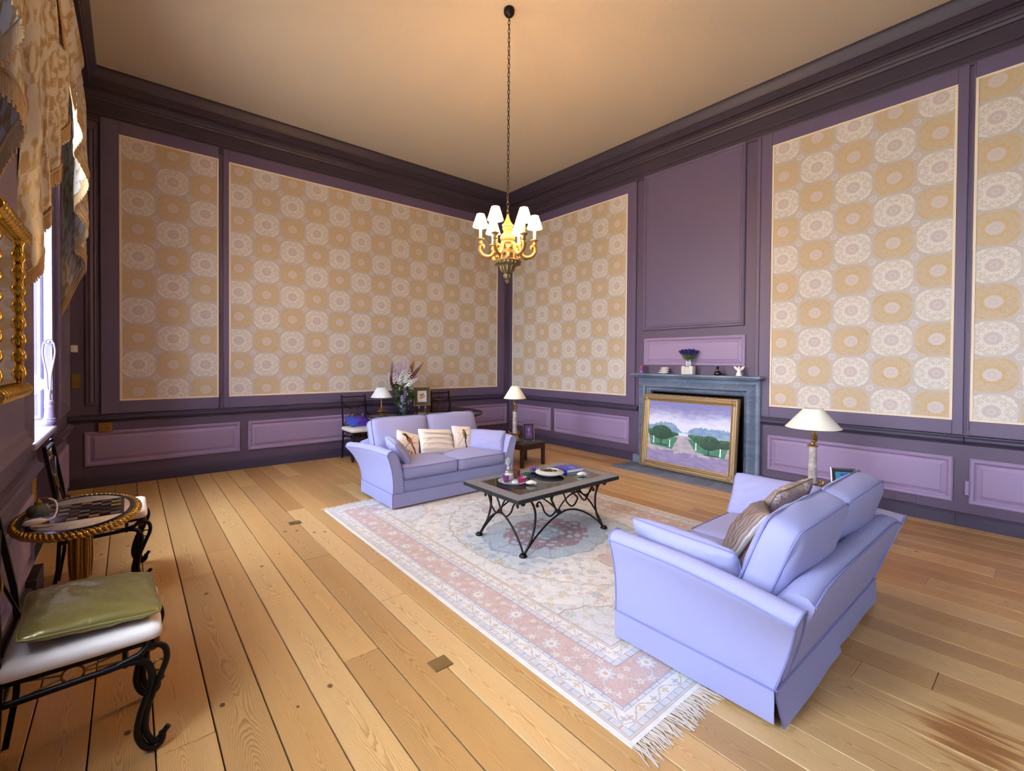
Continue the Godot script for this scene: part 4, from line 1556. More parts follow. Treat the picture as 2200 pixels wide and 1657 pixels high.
func build_sofas() -> void:
	make_sofa("lavender two-seat sofa with bird cushions in front of the dining table", Vector3(-3.155, 0.011, 2.565), 0.0, false)
	make_sofa("lavender two-seat sofa seen from behind, nearest the camera", Vector3(-3.155, 0.011, 6.085), PI, true)
	var g := "loose lavender cushions against the sofa arms"
	# far sofa
	cushion("plain lavender cushion against the left arm of the far sofa", Vector3(-3.715, 0.528, 2.62), 1.3, 0.62, 0.04, 0.54, 0.31, 0.15, M.sofa, M.pipe, 1, "arm_cushion", 0.05, g)
	cushion("plain lavender cushion against the right arm of the far sofa", Vector3(-2.56, 0.525, 2.66), -1.0, 0.5, 0.0, 0.50, 0.28, 0.16, M.sofa, M.pipe, 2, "arm_cushion", 0.05, g)
	# near sofa
	cushion("plain lavender cushion against the near arm of the near sofa", Vector3(-3.785, 0.53, 6.02), 1.5, 0.62, 0.0, 0.60, 0.32, 0.16, M.sofa, M.pipe, 3, "arm_cushion", 0.05, g)
	cushion("plain lavender cushion against the far arm of the near sofa", Vector3(-2.50, 0.54, 5.94), -1.5, 0.55, 0.0, 0.58, 0.33, 0.16, M.sofa, M.pipe, 4, "arm_cushion", 0.05, g)
	var linen := mat(Color(0.88, 0.85, 0.80), 0.9)
	var bm := []
	for k in 2:
		var m := tex_mat(bird_image(k), 0.9)
		m.uv1_scale = Vector3(1, -1, 1)
		m.uv1_offset = Vector3(0, 1, 0)
		bm.append(m)
	cushion("white cushion printed with a black and rust bird", Vector3(-3.53, 0.548, 2.49), 0.25, 0.42, -0.36, 0.32, 0.32, 0.10, bm[0], null, 5, "bird_cushion", 0.05)
	cushion("white cushion printed with an olive bird on a branch", Vector3(-2.79, 0.556, 2.49), 0.1, 0.42, -0.14, 0.30, 0.31, 0.10, bm[1], null, 6, "bird_cushion", 0.05)
	# pleated cushion with bands
	var pm := grain(mat(Color(0.86, 0.83, 0.78), 0.9), noise_tex(0.05, 9, true, 4.0), 8.0, 0.3)
	var o := cushion("ivory cushion with gathered bands, middle of the far sofa", Vector3(-3.165, 0.552, 2.50), 0.02, 0.5, -0.12, 0.46, 0.32, 0.13, pm, null, 7, "pleated_cushion", 0.06)
	var nz := FastNoiseLite.new()
	for k in 4:
		var st := mk()
		ng(st)
		var rows := []
		for j in 3:
			var b := -0.72 + k * 0.42 + j * 0.09
			var row := PackedVector3Array()
			for i in 61:
				var a := -0.93 + 1.86 * i / 60.0
				var p := pillow_at(a, b, 0.46, 0.32, 0.13, 0.06, nz, 0.0)
				row.append(p + Vector3(0, 0, 0.006 + (0.004 if i % 2 == 0 else 0.0) + (0.004 if j == 1 else 0.0)))
			rows.append(row)
		sheet(st, rows)
		obj("gathered_band", st, M.cream, o)
	# patterned cushions on the near sofa
	var sm := tex_mat(stripe_image(), 0.45)
	sm.metallic_specular = 0.7
	var fm := tex_mat(floral_image(), 0.6)
	cushion("brown and blue striped silk cushion on the near sofa", Vector3(-3.34, 0.565, 6.12), PI + 0.38, 0.55, 0.12, 0.44, 0.38, 0.16, sm, mat(Color(0.34, 0.27, 0.24), 0.6), 8, "striped_cushion", 0.08)
	cushion("taupe cushion with pale flowers on the near sofa", Vector3(-2.88, 0.60, 6.12), PI - 0.1, 0.5, -0.1, 0.42, 0.42, 0.15, fm, mat(Color(0.42, 0.40, 0.36), 0.6), 9, "floral_cushion", 0.08)

# ---------------------------------------------------------------- rug, coffee table and what stands on it
func build_rug() -> void:
	var x0 := -4.46
	var x1 := -1.85
	var z0 := 2.53
	var z1 := 6.17
	var st := mk()
	flat(st)
	var y := 0.009
	quad(st, Vector3(x0, y, z1), Vector3(x1, y, z1), Vector3(x1, y, z0), Vector3(x0, y, z0), Vector2(0, 1), Vector2(1, 1), Vector2(1, 0), Vector2(0, 0))
	var c := [Vector3(x0, y, z1), Vector3(x1, y, z1), Vector3(x1, y, z0), Vector3(x0, y, z0)]
	for i in 4:
		var a: Vector3 = c[i]
		var b: Vector3 = c[(i + 1) % 4]
		quad(st, a - Vector3(0, y - 0.001, 0), b - Vector3(0, y - 0.001, 0), b, a, Vector2(0.005, 0.5), Vector2(0.005, 0.6), Vector2(0.005, 0.6), Vector2(0.005, 0.5))
	var m := tex_mat(rug_image(), 0.95)
	var o := obj("rug", st, m)
	tag(o, "pale oriental rug with rose border under the sofas and coffee table", "rug")
	rng.seed = 8
	for e in 2:
		st = mk()
		var zz: float = [z1, z0][e]
		var dir: float = [1.0, -1.0][e]
		for k in 520:
			var x := lerpf(x0, x1, k / 519.0) + rng.randf_range(-0.004, 0.004)
			var l := rng.randf_range(0.055, 0.115) if e == 0 else rng.randf_range(0.045, 0.08)
			var dx := rng.randf_range(-0.03, 0.03)
			var pts := [Vector3(x, 0.007, zz - 0.002 * dir), Vector3(x + dx * 0.2, 0.009 + rng.randf() * 0.004, zz + dir * l * 0.4), Vector3(x + dx * 0.7, 0.005, zz + dir * l * 0.75), Vector3(x + dx, 0.003, zz + dir * l)]
			tube(st, pts, [0.0022, 0.0022, 0.0026, 0.0016], 4)
		var f := obj("fringe", st, M.fringe, o)
		f.set_meta("kind", "stuff")

func scroll(c: Vector3, a0: float, turns: float, r0: float, r1: float, n := 14) -> Array:
	# spiral in the x y plane
	var out := []
	for k in n + 1:
		var t := k / float(n)
		var r := lerpf(r0, r1, t)
		out.append(c + Vector3(cos(a0 + turns * TAU * t) * r, sin(a0 + turns * TAU * t) * r, 0))
	return out

func build_coffee_table() -> void:
	var t := thing("coffee_table", "low granite-topped coffee table on scrolled iron legs", "table", Vector3(-3.165, 0.0105, 4.32))
	var h := 0.47
	var hx := 0.60
	var hz := 0.36
	# slab: dark core with rough edge, grey granite border, black polished middle
	var st := mk()
	box(st, Vector3(-hx, h - 0.036, -hz), Vector3(hx, h - 0.002, hz), 0.006)
	var top := obj("tabletop", st, M.slab_edge, t)
	st = mk()
	X = Transform3D(Basis(Vector3.RIGHT, -PI / 2), Vector3(0, h, 0))
	rings(st, Vector2(-hx + 0.003, -hz + 0.003), Vector2(hx - 0.003, hz - 0.003), [Vector2(0, -0.003), Vector2(0, 0), Vector2(0.1, 0)], false)
	obj("granite_border", st, M.granite, top)
	st = mk()
	wallrect(st, Vector2(-hx + 0.103, -hz + 0.103), Vector2(hx - 0.103, hz - 0.103), -0.0005)
	obj("black_inlay", st, M.blackglass, top)
	X = Transform3D()
	# legs and scrollwork, in the planes of the four sides
	for sz in [-1.0, 1.0]:
		for sx in [-1.0, 1.0]:
			st = mk()
			X = Transform3D(Basis(Vector3(sx, 0, 0), Vector3.UP, Vector3(0, 0, 1)), Vector3(0, 0, sz * 0.285))
			var pts := [Vector3(0.468, 0.412, 0), Vector3(0.48, 0.396, 0), Vector3(0.5, 0.405, 0), Vector3(0.49, 0.426, 0), Vector3(0.45, 0.426, 0), Vector3(0.40, 0.405, 0), Vector3(0.362, 0.33, 0), Vector3(0.358, 0.24, 0), Vector3(0.385, 0.14, 0), Vector3(0.44, 0.05, 0), Vector3(0.475, 0.015, 0)]
			if sx < 0:
				X = Transform3D(Basis(Vector3.UP, PI), Vector3(0, 0, sz * 0.285))
			tube(st, curve(pts, 5), 0.0095, 7)
			ball(st, Vector3(0.483, 0.41, 0), Vector3(0.021, 0.021, 0.014), 12, 8)
			var lg := obj("leg", st, M.bronze, t)
			st = mk()
			X = X * Transform3D(Basis(), Vector3(0.482, 0, 0))
			lathe(st, [Vector2(0, 0), Vector2(0.03, 0), Vector2(0.033, 0.008), Vector2(0.027, 0.014), Vector2(0.024, 0.022), Vector2(0.0, 0.028)], 14)
			obj("foot_cap", st, M.bronze, lg)
			X = Transform3D()
	var wave := [Vector3(-0.336, 0.354, 0), Vector3(-0.345, 0.365, 0), Vector3(-0.335, 0.383, 0), Vector3(-0.311, 0.386, 0), Vector3(-0.282, 0.35, 0), Vector3(-0.257, 0.297, 0), Vector3(-0.195, 0.252, 0), Vector3(-0.135, 0.283, 0), Vector3(-0.155, 0.34, 0), Vector3(-0.178, 0.384, 0), Vector3(-0.134, 0.435, 0), Vector3(-0.05, 0.41, 0), Vector3(0.0, 0.325, 0), Vector3(0.068, 0.283, 0), Vector3(0.127, 0.339, 0), Vector3(0.065, 0.393, 0), Vector3(0.035, 0.426, 0), Vector3(0.09, 0.435, 0), Vector3(0.157, 0.354, 0), Vector3(0.219, 0.303, 0), Vector3(0.27, 0.354, 0), Vector3(0.305, 0.398, 0), Vector3(0.332, 0.385, 0), Vector3(0.33, 0.362, 0)]
	for side in 4:
		var half: float = 0.285 if side < 2 else 0.475
		var sc := 1.0 if side < 2 else 0.60
		var B := Basis(Vector3.UP, [0.0, PI, PI / 2, -PI / 2][side])
		X = Transform3D(B, B * Vector3(0, 0, half))
		st = mk()
		var w := []
		if side < 2:
			for p in wave: w.append(p)
		else:
			for k in 10: w.append(Vector3(wave[k].x + 0.13, wave[k].y, 0))
			w.append(Vector3(0.0, 0.425, 0))
			for k in range(9, -1, -1): w.append(Vector3(-wave[k].x - 0.13, wave[k].y, 0))
			sc = 0.62
		tube(st, curve(w, 5), 0.0075, 6)
		ball(st, Vector3(-0.336 * sc, 0.362, 0), Vector3(0.014, 0.014, 0.01), 8, 6)
		ball(st, Vector3(0.332 * sc, 0.372, 0), Vector3(0.014, 0.014, 0.01), 8, 6)
		obj("scrollwork", st, M.bronze, t)
		st = mk()
		var arc := []
		for k in 25:
			var s := k / 12.0 - 1.0
			arc.append(Vector3(s * 0.47 * (1.0 if side < 2 else 0.6), 0.012 + 0.252 * pow(1.0 - pow(absf(s), 1.7), 0.9), 0))
		tube(st, arc, 0.008, 6)
		obj("arched_stretcher", st, M.bronze, t)
		X = Transform3D()

func spin(called: String, label: String, category: String, prof: Array, m: Material, at: Vector3, segs := 24, lob := 0, amp := 0.0) -> MeshInstance3D:
	var st := mk()
	lathe(st, prof, segs, 40.0, lob, amp)
	var o := obj(called, st, m)
	o.position = at
	if label: tag(o, label, category)
	return o

func glass(c: Color) -> StandardMaterial3D:
	var m := mat(c, 0.03)
	m.transparency = BaseMaterial3D.TRANSPARENCY_ALPHA
	return m

func cup(r0: float, r1: float, h: float, w := 0.003) -> Array:
	return [Vector2(0, 0), Vector2(r0 * 0.9, 0), Vector2(r0, 0.004), Vector2(r1, h), Vector2(r1 - w, h), Vector2(r0 - w, 0.008), Vector2(0, 0.007)]

func build_table_things() -> void:
	var y := 0.4798
	var py := y + 0.0145
	# glass plate
	spin("glass_plate", "round clear glass plate holding the candle jars", "plate", [Vector2(0, 0), Vector2(0.075, 0), Vector2(0.13, 0.012), Vector2(0.132, 0.015), Vector2(0.128, 0.016), Vector2(0.075, 0.0045), Vector2(0, 0.0045)], glass(Color(0.86, 0.88, 0.90, 0.35)), Vector3(-3.45, y, 4.25), 32)
	py = y + 0.005
	# candle jar with lid, the stone head stands on it
	var jar := thing("candle_jar", "clear lidded jar with cream candle under the stone head", "jar", Vector3(-3.448, py, 4.185))
	var st := mk()
	lathe(st, [Vector2(0, 0), Vector2(0.034, 0), Vector2(0.038, 0.006), Vector2(0.038, 0.056), Vector2(0.03, 0.066), Vector2(0.026, 0.068), Vector2(0.026, 0.066), Vector2(0.034, 0.055), Vector2(0.034, 0.004), Vector2(0, 0.004)], 24)
	obj("glass", st, glass(Color(0.9, 0.92, 0.92, 0.15)), jar)
	st = mk(); lathe(st, [Vector2(0, 0.005), Vector2(0.033, 0.005), Vector2(0.033, 0.047), Vector2(0, 0.047)], 20)
	obj("wax", st, mat(Color(0.90, 0.85, 0.74), 0.6), jar)
	st = mk(); lathe(st, [Vector2(0, 0.068), Vector2(0.031, 0.068), Vector2(0.033, 0.074), Vector2(0.03, 0.08), Vector2(0.022, 0.088), Vector2(0, 0.09)], 24)
	obj("lid", st, M.chrome, jar)
	var hd := thing("stone_head", "grey carved stone head ornament on the jar lid", "ornament", Vector3(-3.448, py + 0.089, 4.185), -0.7)
	st = mk(); lathe(st, [Vector2(0, 0), Vector2(0.018, 0), Vector2(0.02, 0.012), Vector2(0.014, 0.022), Vector2(0.014, 0.035), Vector2(0, 0.035)], 16)
	obj("neck", st, M.stone, hd)
	st = mk()
	ball(st, Vector3(0, 0.057, 0), Vector3(0.024, 0.031, 0.026), 16, 12)
	ball(st, Vector3(0, 0.055, 0.026), Vector3(0.004, 0.009, 0.005), 8, 6)
	for s in [-1, 1]:
		ball(st, Vector3(s * 0.0095, 0.063, 0.0225), Vector3(0.006, 0.003, 0.004), 8, 6)
		ball(st, Vector3(s * 0.025, 0.055, 0.0), Vector3(0.004, 0.013, 0.006), 8, 6)
	ball(st, Vector3(0, 0.043, 0.0235), Vector3(0.007, 0.003, 0.004), 8, 6)
	obj("face", st, M.stone, hd)
	st = mk()
	ball(st, Vector3(0, 0.073, -0.004), Vector3(0.026, 0.021, 0.026), 14, 8)
	ball(st, Vector3(0, 0.095, -0.002), Vector3(0.013, 0.012, 0.013), 12, 8)
	for k in 70:
		var a := k * 2.399
		var v := 0.15 + 0.85 * k / 70.0
		var rr := sqrt(1 - (v - 0.1) * (v - 0.1))
		if sin(a) * rr > 0.55 and v < 0.45: continue
		ball(st, Vector3(cos(a) * rr * 0.026, 0.073 + v * 0.019, -0.004 + sin(a) * rr * 0.026), Vector3.ONE * 0.0042, 6, 4)
	obj("curls", st, M.stone, hd)
	# coloured glasses
	var vio := spin("votive_glass", "small violet glass votive on the glass plate", "candle holder", cup(0.022, 0.03, 0.052), glass(Color(0.45, 0.08, 0.42, 0.55)), Vector3(-3.51, py, 4.225))
	st = mk(); lathe(st, [Vector2(0, 0.009), Vector2(0.02, 0.009), Vector2(0.021, 0.02), Vector2(0, 0.02)], 16)
	obj("wax", st, mat(Color(0.55, 0.18, 0.5), 0.5), vio)
	spin("glass_bowl", "low magenta glass bowl on the glass plate", "bowl", cup(0.034, 0.044, 0.042, 0.004), glass(Color(0.62, 0.05, 0.32, 0.5)), Vector3(-3.40, py, 4.305))
	st = mk()
	lathe(st, [Vector2(0.026, 0), Vector2(0.03, 0.004), Vector2(0.028, 0.014), Vector2(0.018, 0.024), Vector2(0.0, 0.027)], 24, 40.0, 10, 0.06)
	var dm := obj("glass_dome", st, glass(Color(0.92, 0.93, 0.95, 0.3)))
	dm.position = Vector3(-3.475, py, 4.3)
	tag(dm, "small ribbed clear glass dome at the front of the plate", "ornament")
	spin("amber_tumbler", "amber brown glass tumbler behind the magenta bowl", "glass", cup(0.026, 0.033, 0.078), glass(Color(0.40, 0.20, 0.10, 0.6)), Vector3(-3.36, py, 4.185))
	spin("green_tumbler", "iridescent green and violet glass beside the amber tumbler", "glass", cup(0.026, 0.03, 0.065), glass(Color(0.10, 0.34, 0.22, 0.55)), Vector3(-3.325, y, 4.285))
	# snail shells
	for k in 2:
		var p: Vector3 = [Vector3(-3.40, y, 4.415), Vector3(-2.845, y, 4.475)][k]
		var sh := thing("sea_shell", ["smooth white sea shell by the glass plate", "spiny white sea shell in front of the blue book"][k], "shell", p, [-0.696, -0.5][k], "white shells on the coffee table")
		st = mk()
		var c: Array = []
		var r: Array = []
		for i in 15:
			var q := i / 14.0
			c.append(Vector3(lerpf(-0.04, 0.045, q), 0.018 + 0.004 * sin(q * PI), 0.004 * sin(q * 7.0)))
			r.append(maxf(0.002, 0.0195 * pow(sin(PI * (0.06 + 0.9 * q)), 0.8)))
		tube(st, c, r, 12, false, 0.0, 0.9)
		obj("body", st, M.shell, sh)
		st = mk()
		lathe_at(st, Transform3D(Basis(Vector3.BACK, -PI / 2), Vector3(0.028, 0.018, 0)), [Vector2(0.017, 0), Vector2(0.0155, 0.006), Vector2(0.012, 0.008), Vector2(0.0105, 0.014), Vector2(0.007, 0.016), Vector2(0.005, 0.022), Vector2(0, 0.028)])
		if k == 1:
			for i in 8:
				var a := i * 0.8
				tube(st, [Vector3(0.01 + i * 0.003, 0.018 + sin(a) * 0.012, cos(a) * 0.012), Vector3(0.02 + i * 0.004, 0.02 + sin(a) * 0.02, cos(a) * 0.03)], [0.003, 0.0006], 5)
		obj("spire", st, M.shell, sh)
	# amethyst cluster
	rng.seed = 21
	var am := thing("amethyst", "violet amethyst crystal cluster behind the bowl", "crystal", Vector3(-3.085, y, 4.115))
	st = mk(); ball(st, Vector3(0, 0.016, 0), Vector3(0.05, 0.018, 0.04), 12, 8)
	obj("rock", st, mat(Color(0.30, 0.24, 0.36), 0.7), am)
	for k in 16:
		st = mk(); flat(st)
		var a := k * 2.4
		var tl := 0.25 + 0.5 * rng.randf()
		var d := Vector3(cos(a) * tl, 1.0, sin(a) * tl).normalized()
		var o := Vector3(cos(a) * 0.03 * rng.randf(), 0.02, sin(a) * 0.026 * rng.randf()) + d * 0.004
		var l := rng.randf_range(0.025, 0.04)
		tube(st, [o, o + d * l * 0.7, o + d * l], [0.009, 0.009, 0.0008], 6)
		obj("crystal", st, M.amethyst, am)
	# potpourri bowl
	var bw := thing("potpourri_bowl", "flat pale stoneware bowl filled with potpourri", "bowl", Vector3(-3.045, y, 4.275))
	st = mk(); lathe(st, [Vector2(0, 0), Vector2(0.07, 0), Vector2(0.085, 0.005), Vector2(0.125, 0.022), Vector2(0.13, 0.029), Vector2(0.124, 0.036), Vector2(0.098, 0.048), Vector2(0.09, 0.05), Vector2(0.085, 0.046), Vector2(0.083, 0.03), Vector2(0.0, 0.026)], 40)
	obj("body", st, M.stoneware, bw)
	st = mk(); torus(st, Vector3(0, 0.049, 0), Vector3.UP, 0.087, 0.003, 36, 6)
	obj("rim", st, M.brass, bw)
	st = mk()
	for k in 120:
		var a := rng.randf() * TAU
		var d := sqrt(rng.randf()) * 0.076
		ball(st, Vector3(cos(a) * d, 0.031 + rng.randf() * 0.007, sin(a) * d), Vector3(rng.randf_range(0.004, 0.009), 0.004, rng.randf_range(0.004, 0.009)), 6, 4)
	var pp := obj("potpourri", st, mat(Color(0.22, 0.11, 0.06), 0.9), bw)
	pp.set_meta("kind", "stuff")
	# blue book
	var bk := thing("book", "thick blue paperback book lying on the coffee table", "book", Vector3(-2.765, y, 4.25), -PI / 2 - 0.13)
	st = mk()
	box(st, Vector3(-0.09, 0.025, -0.1), Vector3(0.09, 0.028, 0.1), 0.001)
	box(st, Vector3(-0.09, 0.0, -0.1), Vector3(0.09, 0.003, 0.1), 0.001)
	box(st, Vector3(-0.09, 0.003, 0.096), Vector3(0.09, 0.025, 0.1))
	obj("cover", st, M.bookblue, bk)
	st = mk(); box(st, Vector3(-0.087, 0.003, -0.097), Vector3(0.087, 0.025, 0.0955))
	obj("pages", st, mat(Color(0.86, 0.84, 0.80), 0.9), bk)
	st = mk(); X = Transform3D(Basis(Vector3.RIGHT, -PI / 2), Vector3(0, 0.0283, 0))
	wallrect(st, Vector2(0.0, -0.02), Vector2(0.08, 0.03), 0.0)
	wallrect(st, Vector2(-0.08, 0.035), Vector2(0.02, 0.045), 0.0)
	X = Transform3D()
	obj("cover_print", st, mat(Color(0.50, 0.48, 0.80), 0.4), bk)

func lathe_at(st: SurfaceTool, T: Transform3D, prof: Array, segs := 16) -> void:
	var k := X
	X = X * T
	lathe(st, prof, segs)
	X = k

# ---------------------------------------------------------------- end tables, lamps, picture frames
func end_table(label: String, at: Vector3) -> void:
	var t := thing("end_table", label, "table", at, 0.0, "low dark wooden end tables")
	var st := mk()
	box(st, Vector3(-0.235, 0.308, -0.225), Vector3(0.235, 0.33, 0.225), 0.004)
	obj("tabletop", st, M.walnut, t)
	for s in [[Vector3(-0.2, 0.245, 0.2), Vector3(0.2, 0.308, 0.214)], [Vector3(-0.2, 0.245, -0.214), Vector3(0.2, 0.308, -0.2)], [Vector3(-0.224, 0.245, -0.2), Vector3(-0.21, 0.308, 0.2)], [Vector3(0.21, 0.245, -0.2), Vector3(0.224, 0.308, 0.2)]]:
		st = mk(); box(st, s[0], s[1], 0.002)
		obj("apron", st, M.walnut, t)
	for sx in [-1.0, 1.0]:
		for sz in [-1.0, 1.0]:
			st = mk()
			box(st, Vector3(sx * 0.205 - 0.022, 0.0, sz * 0.195 - 0.022), Vector3(sx * 0.205 + 0.022, 0.308, sz * 0.195 + 0.022), 0.003)
			# fretted bracket
			flat(st)
			var e := Vector3(sx * 0.183, 0.245, sz * 0.195)
			tube(st, [e, e + Vector3(-sx * 0.03, 0, 0), e + Vector3(0, -0.04, 0)], 0.006, 4, true)
			obj("leg", st, M.walnut, t)

func column_lamp(label: String, at: Vector3, s_top: float, s_bot: float, s_h: float, k: float) -> void:
	var t := thing("table_lamp", label, "lamp", at, 0.4, "gilt column lamps")
	var st := mk()
	lathe(st, [Vector2(0, 0), Vector2(0.05, 0), Vector2(0.05, 0.008), Vector2(0.03, 0.02), Vector2(0.022, 0.06), Vector2(0.04, 0.10), Vector2(0.042, 0.115), Vector2(0.0, 0.118)], 20)
	for i in 3:
		var a := TAU * i / 3
		var d := Vector3(cos(a), 0, sin(a))
		tube(st, curve([d * 0.03 + Vector3(0, 0.02, 0), d * 0.075 + Vector3(0, 0.022, 0), d * 0.088 + Vector3(0, 0.05, 0), d * 0.062 + Vector3(0, 0.075, 0), d * 0.058 + Vector3(0, 0.105, 0), d * 0.085 + Vector3(0, 0.125, 0), d * 0.083 + Vector3(0, 0.15, 0), d * 0.066 + Vector3(0, 0.148, 0)], 5), [0.02, 0.021, 0.022, 0.022, 0.022, 0.021, 0.02, 0.019, 0.018, 0.017, 0.016, 0.016, 0.015, 0.015, 0.014, 0.013, 0.013, 0.012, 0.012, 0.012, 0.012, 0.012, 0.011, 0.011, 0.011, 0.011, 0.01, 0.009, 0.008, 0.008, 0.007, 0.006, 0.005, 0.004, 0.003, 0.003], 8)
		ball(st, d * 0.08 + Vector3(0, 0.02, 0), Vector3(0.026, 0.02, 0.026), 10, 6)
		tube(st, curve([d * 0.05 + Vector3(0, 0.09, 0), d.rotated(Vector3.UP, 0.6) * 0.072 + Vector3(0, 0.11, 0), d.rotated(Vector3.UP, 0.9) * 0.06 + Vector3(0, 0.14, 0)], 4), 0.006, 6)
	obj("dolphin_base", st, M.lampgold, t)
	st = mk()
	lathe(st, [Vector2(0, 0.112), Vector2(0.034, 0.112), Vector2(0.033, 0.12), Vector2(0.032, 0.44), Vector2(0, 0.44)], 24, 40.0, 0, 0.0, 1.0)
	obj("marble_column", st, M.onyx, t)
	st = mk()
	lathe(st, [Vector2(0, 0.438), Vector2(0.043, 0.438), Vector2(0.043, 0.446), Vector2(0.03, 0.452), Vector2(0.014, 0.458), Vector2(0.012, 0.472), Vector2(0.0, 0.475)], 20)
	var pts := []
	var rr := []
	for i in 26:
		var q := i / 25.0
		var a := q * 4.4
		pts.append(Vector3(cos(a) * 0.022 * (1 - q * 0.35), 0.485 + q * 0.10, sin(a) * 0.022 * (1 - q * 0.35)))
		rr.append(0.021 * (1.0 - 0.55 * q))
	tube(st, pts, rr, 8)
	ball(st, Vector3(0.018, 0.487, 0.012), Vector3(0.026, 0.018, 0.024), 10, 6)
	ball(st, Vector3(-0.012, 0.59, 0.0), Vector3(0.022, 0.014, 0.016), 8, 6)
	tube(st, curve([Vector3(-0.02, 0.5, 0.0), Vector3(-0.04, 0.51, 0.0), Vector3(-0.045, 0.53, 0.0)], 4), 0.006, 5)
	lathe(st, [Vector2(0.01, 0.59), Vector2(0.01, 0.66), Vector2(0, 0.66)], 10)
	obj("dolphin_stem", st, M.lampgold, t)
	st = mk()
	var y0 := 0.605 * k
	lathe(st, [Vector2(s_bot, y0), Vector2(s_top, y0 + s_h)], 120, 40.0, 60, 0.006)
	lathe(st, [Vector2(s_top - 0.002, y0 + s_h), Vector2(s_bot - 0.003, y0)], 60)
	var sh := obj("lamp_shade", st, M.shade, t)
	st = mk(); torus(st, Vector3(0, y0, 0), Vector3.UP, s_bot, 0.003, 48, 5); torus(st, Vector3(0, y0 + s_h, 0), Vector3.UP, s_top, 0.003, 36, 5)
	obj("shade_trim", st, M.shade, sh)

# frame standing on its lower edge; local x right, y up, faces +z
func photo_frame(label: String, T: Transform3D, w: float, h: float, b: float, d: float, fm: Material, pic: Material, mount: Material, mb: float, called := "picture_frame") -> Node3D:
	var t := thing(called, label, "picture frame", T.origin)
	t.transform = T
	var st := mk()
	X = Transform3D(Basis(), Vector3(-w / 2, 0, -d))
	rings(st, Vector2(0, 0), Vector2(w, h), [Vector2(0, 0), Vector2(0, d * 0.8), Vector2(b * 0.3, d), Vector2(b * 0.7, d), Vector2(b, d * 0.5)], false)
	wallback(st, w, h)
	obj("frame", st, fm, t)
	if mount:
		st = mk(); wallrect(st, Vector2(b, b), Vector2(w - b, h - b), d * 0.45)
		obj("mount", st, mount, t)
	st = mk()
	flat(st)
	var lo := Vector2(b + mb, b + mb)
	var hi := Vector2(w - b - mb, h - b - mb)
	var z := d * 0.45 + (0.0008 if mount else 0.0)
	quad(st, Vector3(lo.x, lo.y, z), Vector3(hi.x, lo.y, z), Vector3(hi.x, hi.y, z), Vector3(lo.x, hi.y, z), Vector2(0, 1), Vector2(1, 1), Vector2(1, 0), Vector2(0, 0))
	obj("picture", st, pic, t)
	X = Transform3D()
	return t

func wallback(st: SurfaceTool, w: float, h: float) -> void:
	flat(st)
	quad(st, Vector3(0, h, 0), Vector3(w, h, 0), Vector3(w, 0, 0), Vector3(0, 0, 0))

func stand_for(t: Node3D, w: float, h: float, m: Material) -> void:
	var st := mk()
	for s in [-1.0, 1.0]:
		tube(st, curve([Vector3(s * w * 0.36, 0.012, 0.012), Vector3(s * w * 0.36, -0.008, 0.024), Vector3(s * w * 0.36, -0.012, 0.0), Vector3(s * w * 0.36, -0.012, -0.05), Vector3(s * w * 0.25, h * 0.5, -0.02)], 4), 0.004, 6)
	obj("stand", st, m, t)

func build_side_things() -> void:
	end_table("dark wooden end table at the right end of the far sofa", Vector3(-1.49, 0.0, 2.16))
	end_table("dark wooden end table beyond the near sofa", Vector3(-1.30, 0.0, 5.87))
	column_lamp("gilt lamp with marble column and cream shade beside the far sofa", Vector3(-1.60, 0.333, 2.08), 0.058, 0.165, 0.175, 1.04)
	column_lamp("gilt lamp with marble column and wide cream shade behind the near sofa", Vector3(-1.32, 0.333, 5.82), 0.075, 0.212, 0.165, 1.0)
	var dark := mat(Color(0.12, 0.10, 0.12), 0.5)
	var T := Transform3D(Basis(Vector3.UP, -0.45) * Basis(Vector3.RIGHT, -0.16), Vector3(-1.50, 0.354, 2.29))
	var f := photo_frame("silver framed dancer photograph on the far end table", T, 0.17, 0.255, 0.014, 0.012, M.chrome, tex_mat(photo_image(0), 0.3), dark, 0.02)
	stand_for(f, 0.17, 0.255, M.chrome)
	T = Transform3D(Basis(Vector3.UP, -0.95) * Basis(Vector3.RIGHT, -0.2), Vector3(-1.20, 0.382, 6.03))
	f = photo_frame("chrome framed blue and green picture behind the near sofa", T, 0.19, 0.215, 0.017, 0.012, M.chrome, tex_mat(photo_image(1), 0.3), dark, 0.02)
	stand_for(f, 0.19, 0.215, M.chrome)
	var st := mk()
	box(st, Vector3(-0.1, 0, -0.07), Vector3(0.1, 0.028, 0.07), 0.004)
	var o := obj("cream_box", st, M.cream)
	o.position = Vector3(-1.185, 0.33, 5.985)
	tag(o, "flat cream box beneath the chrome picture frame", "box")
	# shell dish
	var d := spin("shell_dish", "brown dish of small white shells beside the gilt lamp", "dish", [Vector2(0, 0), Vector2(0.03, 0), Vector2(0.062, 0.018), Vector2(0.065, 0.022), Vector2(0.06, 0.022), Vector2(0.03, 0.006), Vector2(0, 0.006)], M.walnut, Vector3(-1.455, 0.3312, 5.70))
	rng.seed = 71
	for k in 14:
		st = mk()
		var a := rng.randf() * TAU
		var q := sqrt(rng.randf()) * 0.042
		ball(st, Vector3(cos(a) * q, 0.017 + rng.randf() * 0.008, sin(a) * q), Vector3(0.012, 0.008, 0.009), 7, 5)
		obj("small_shell", st, M.shell, d)

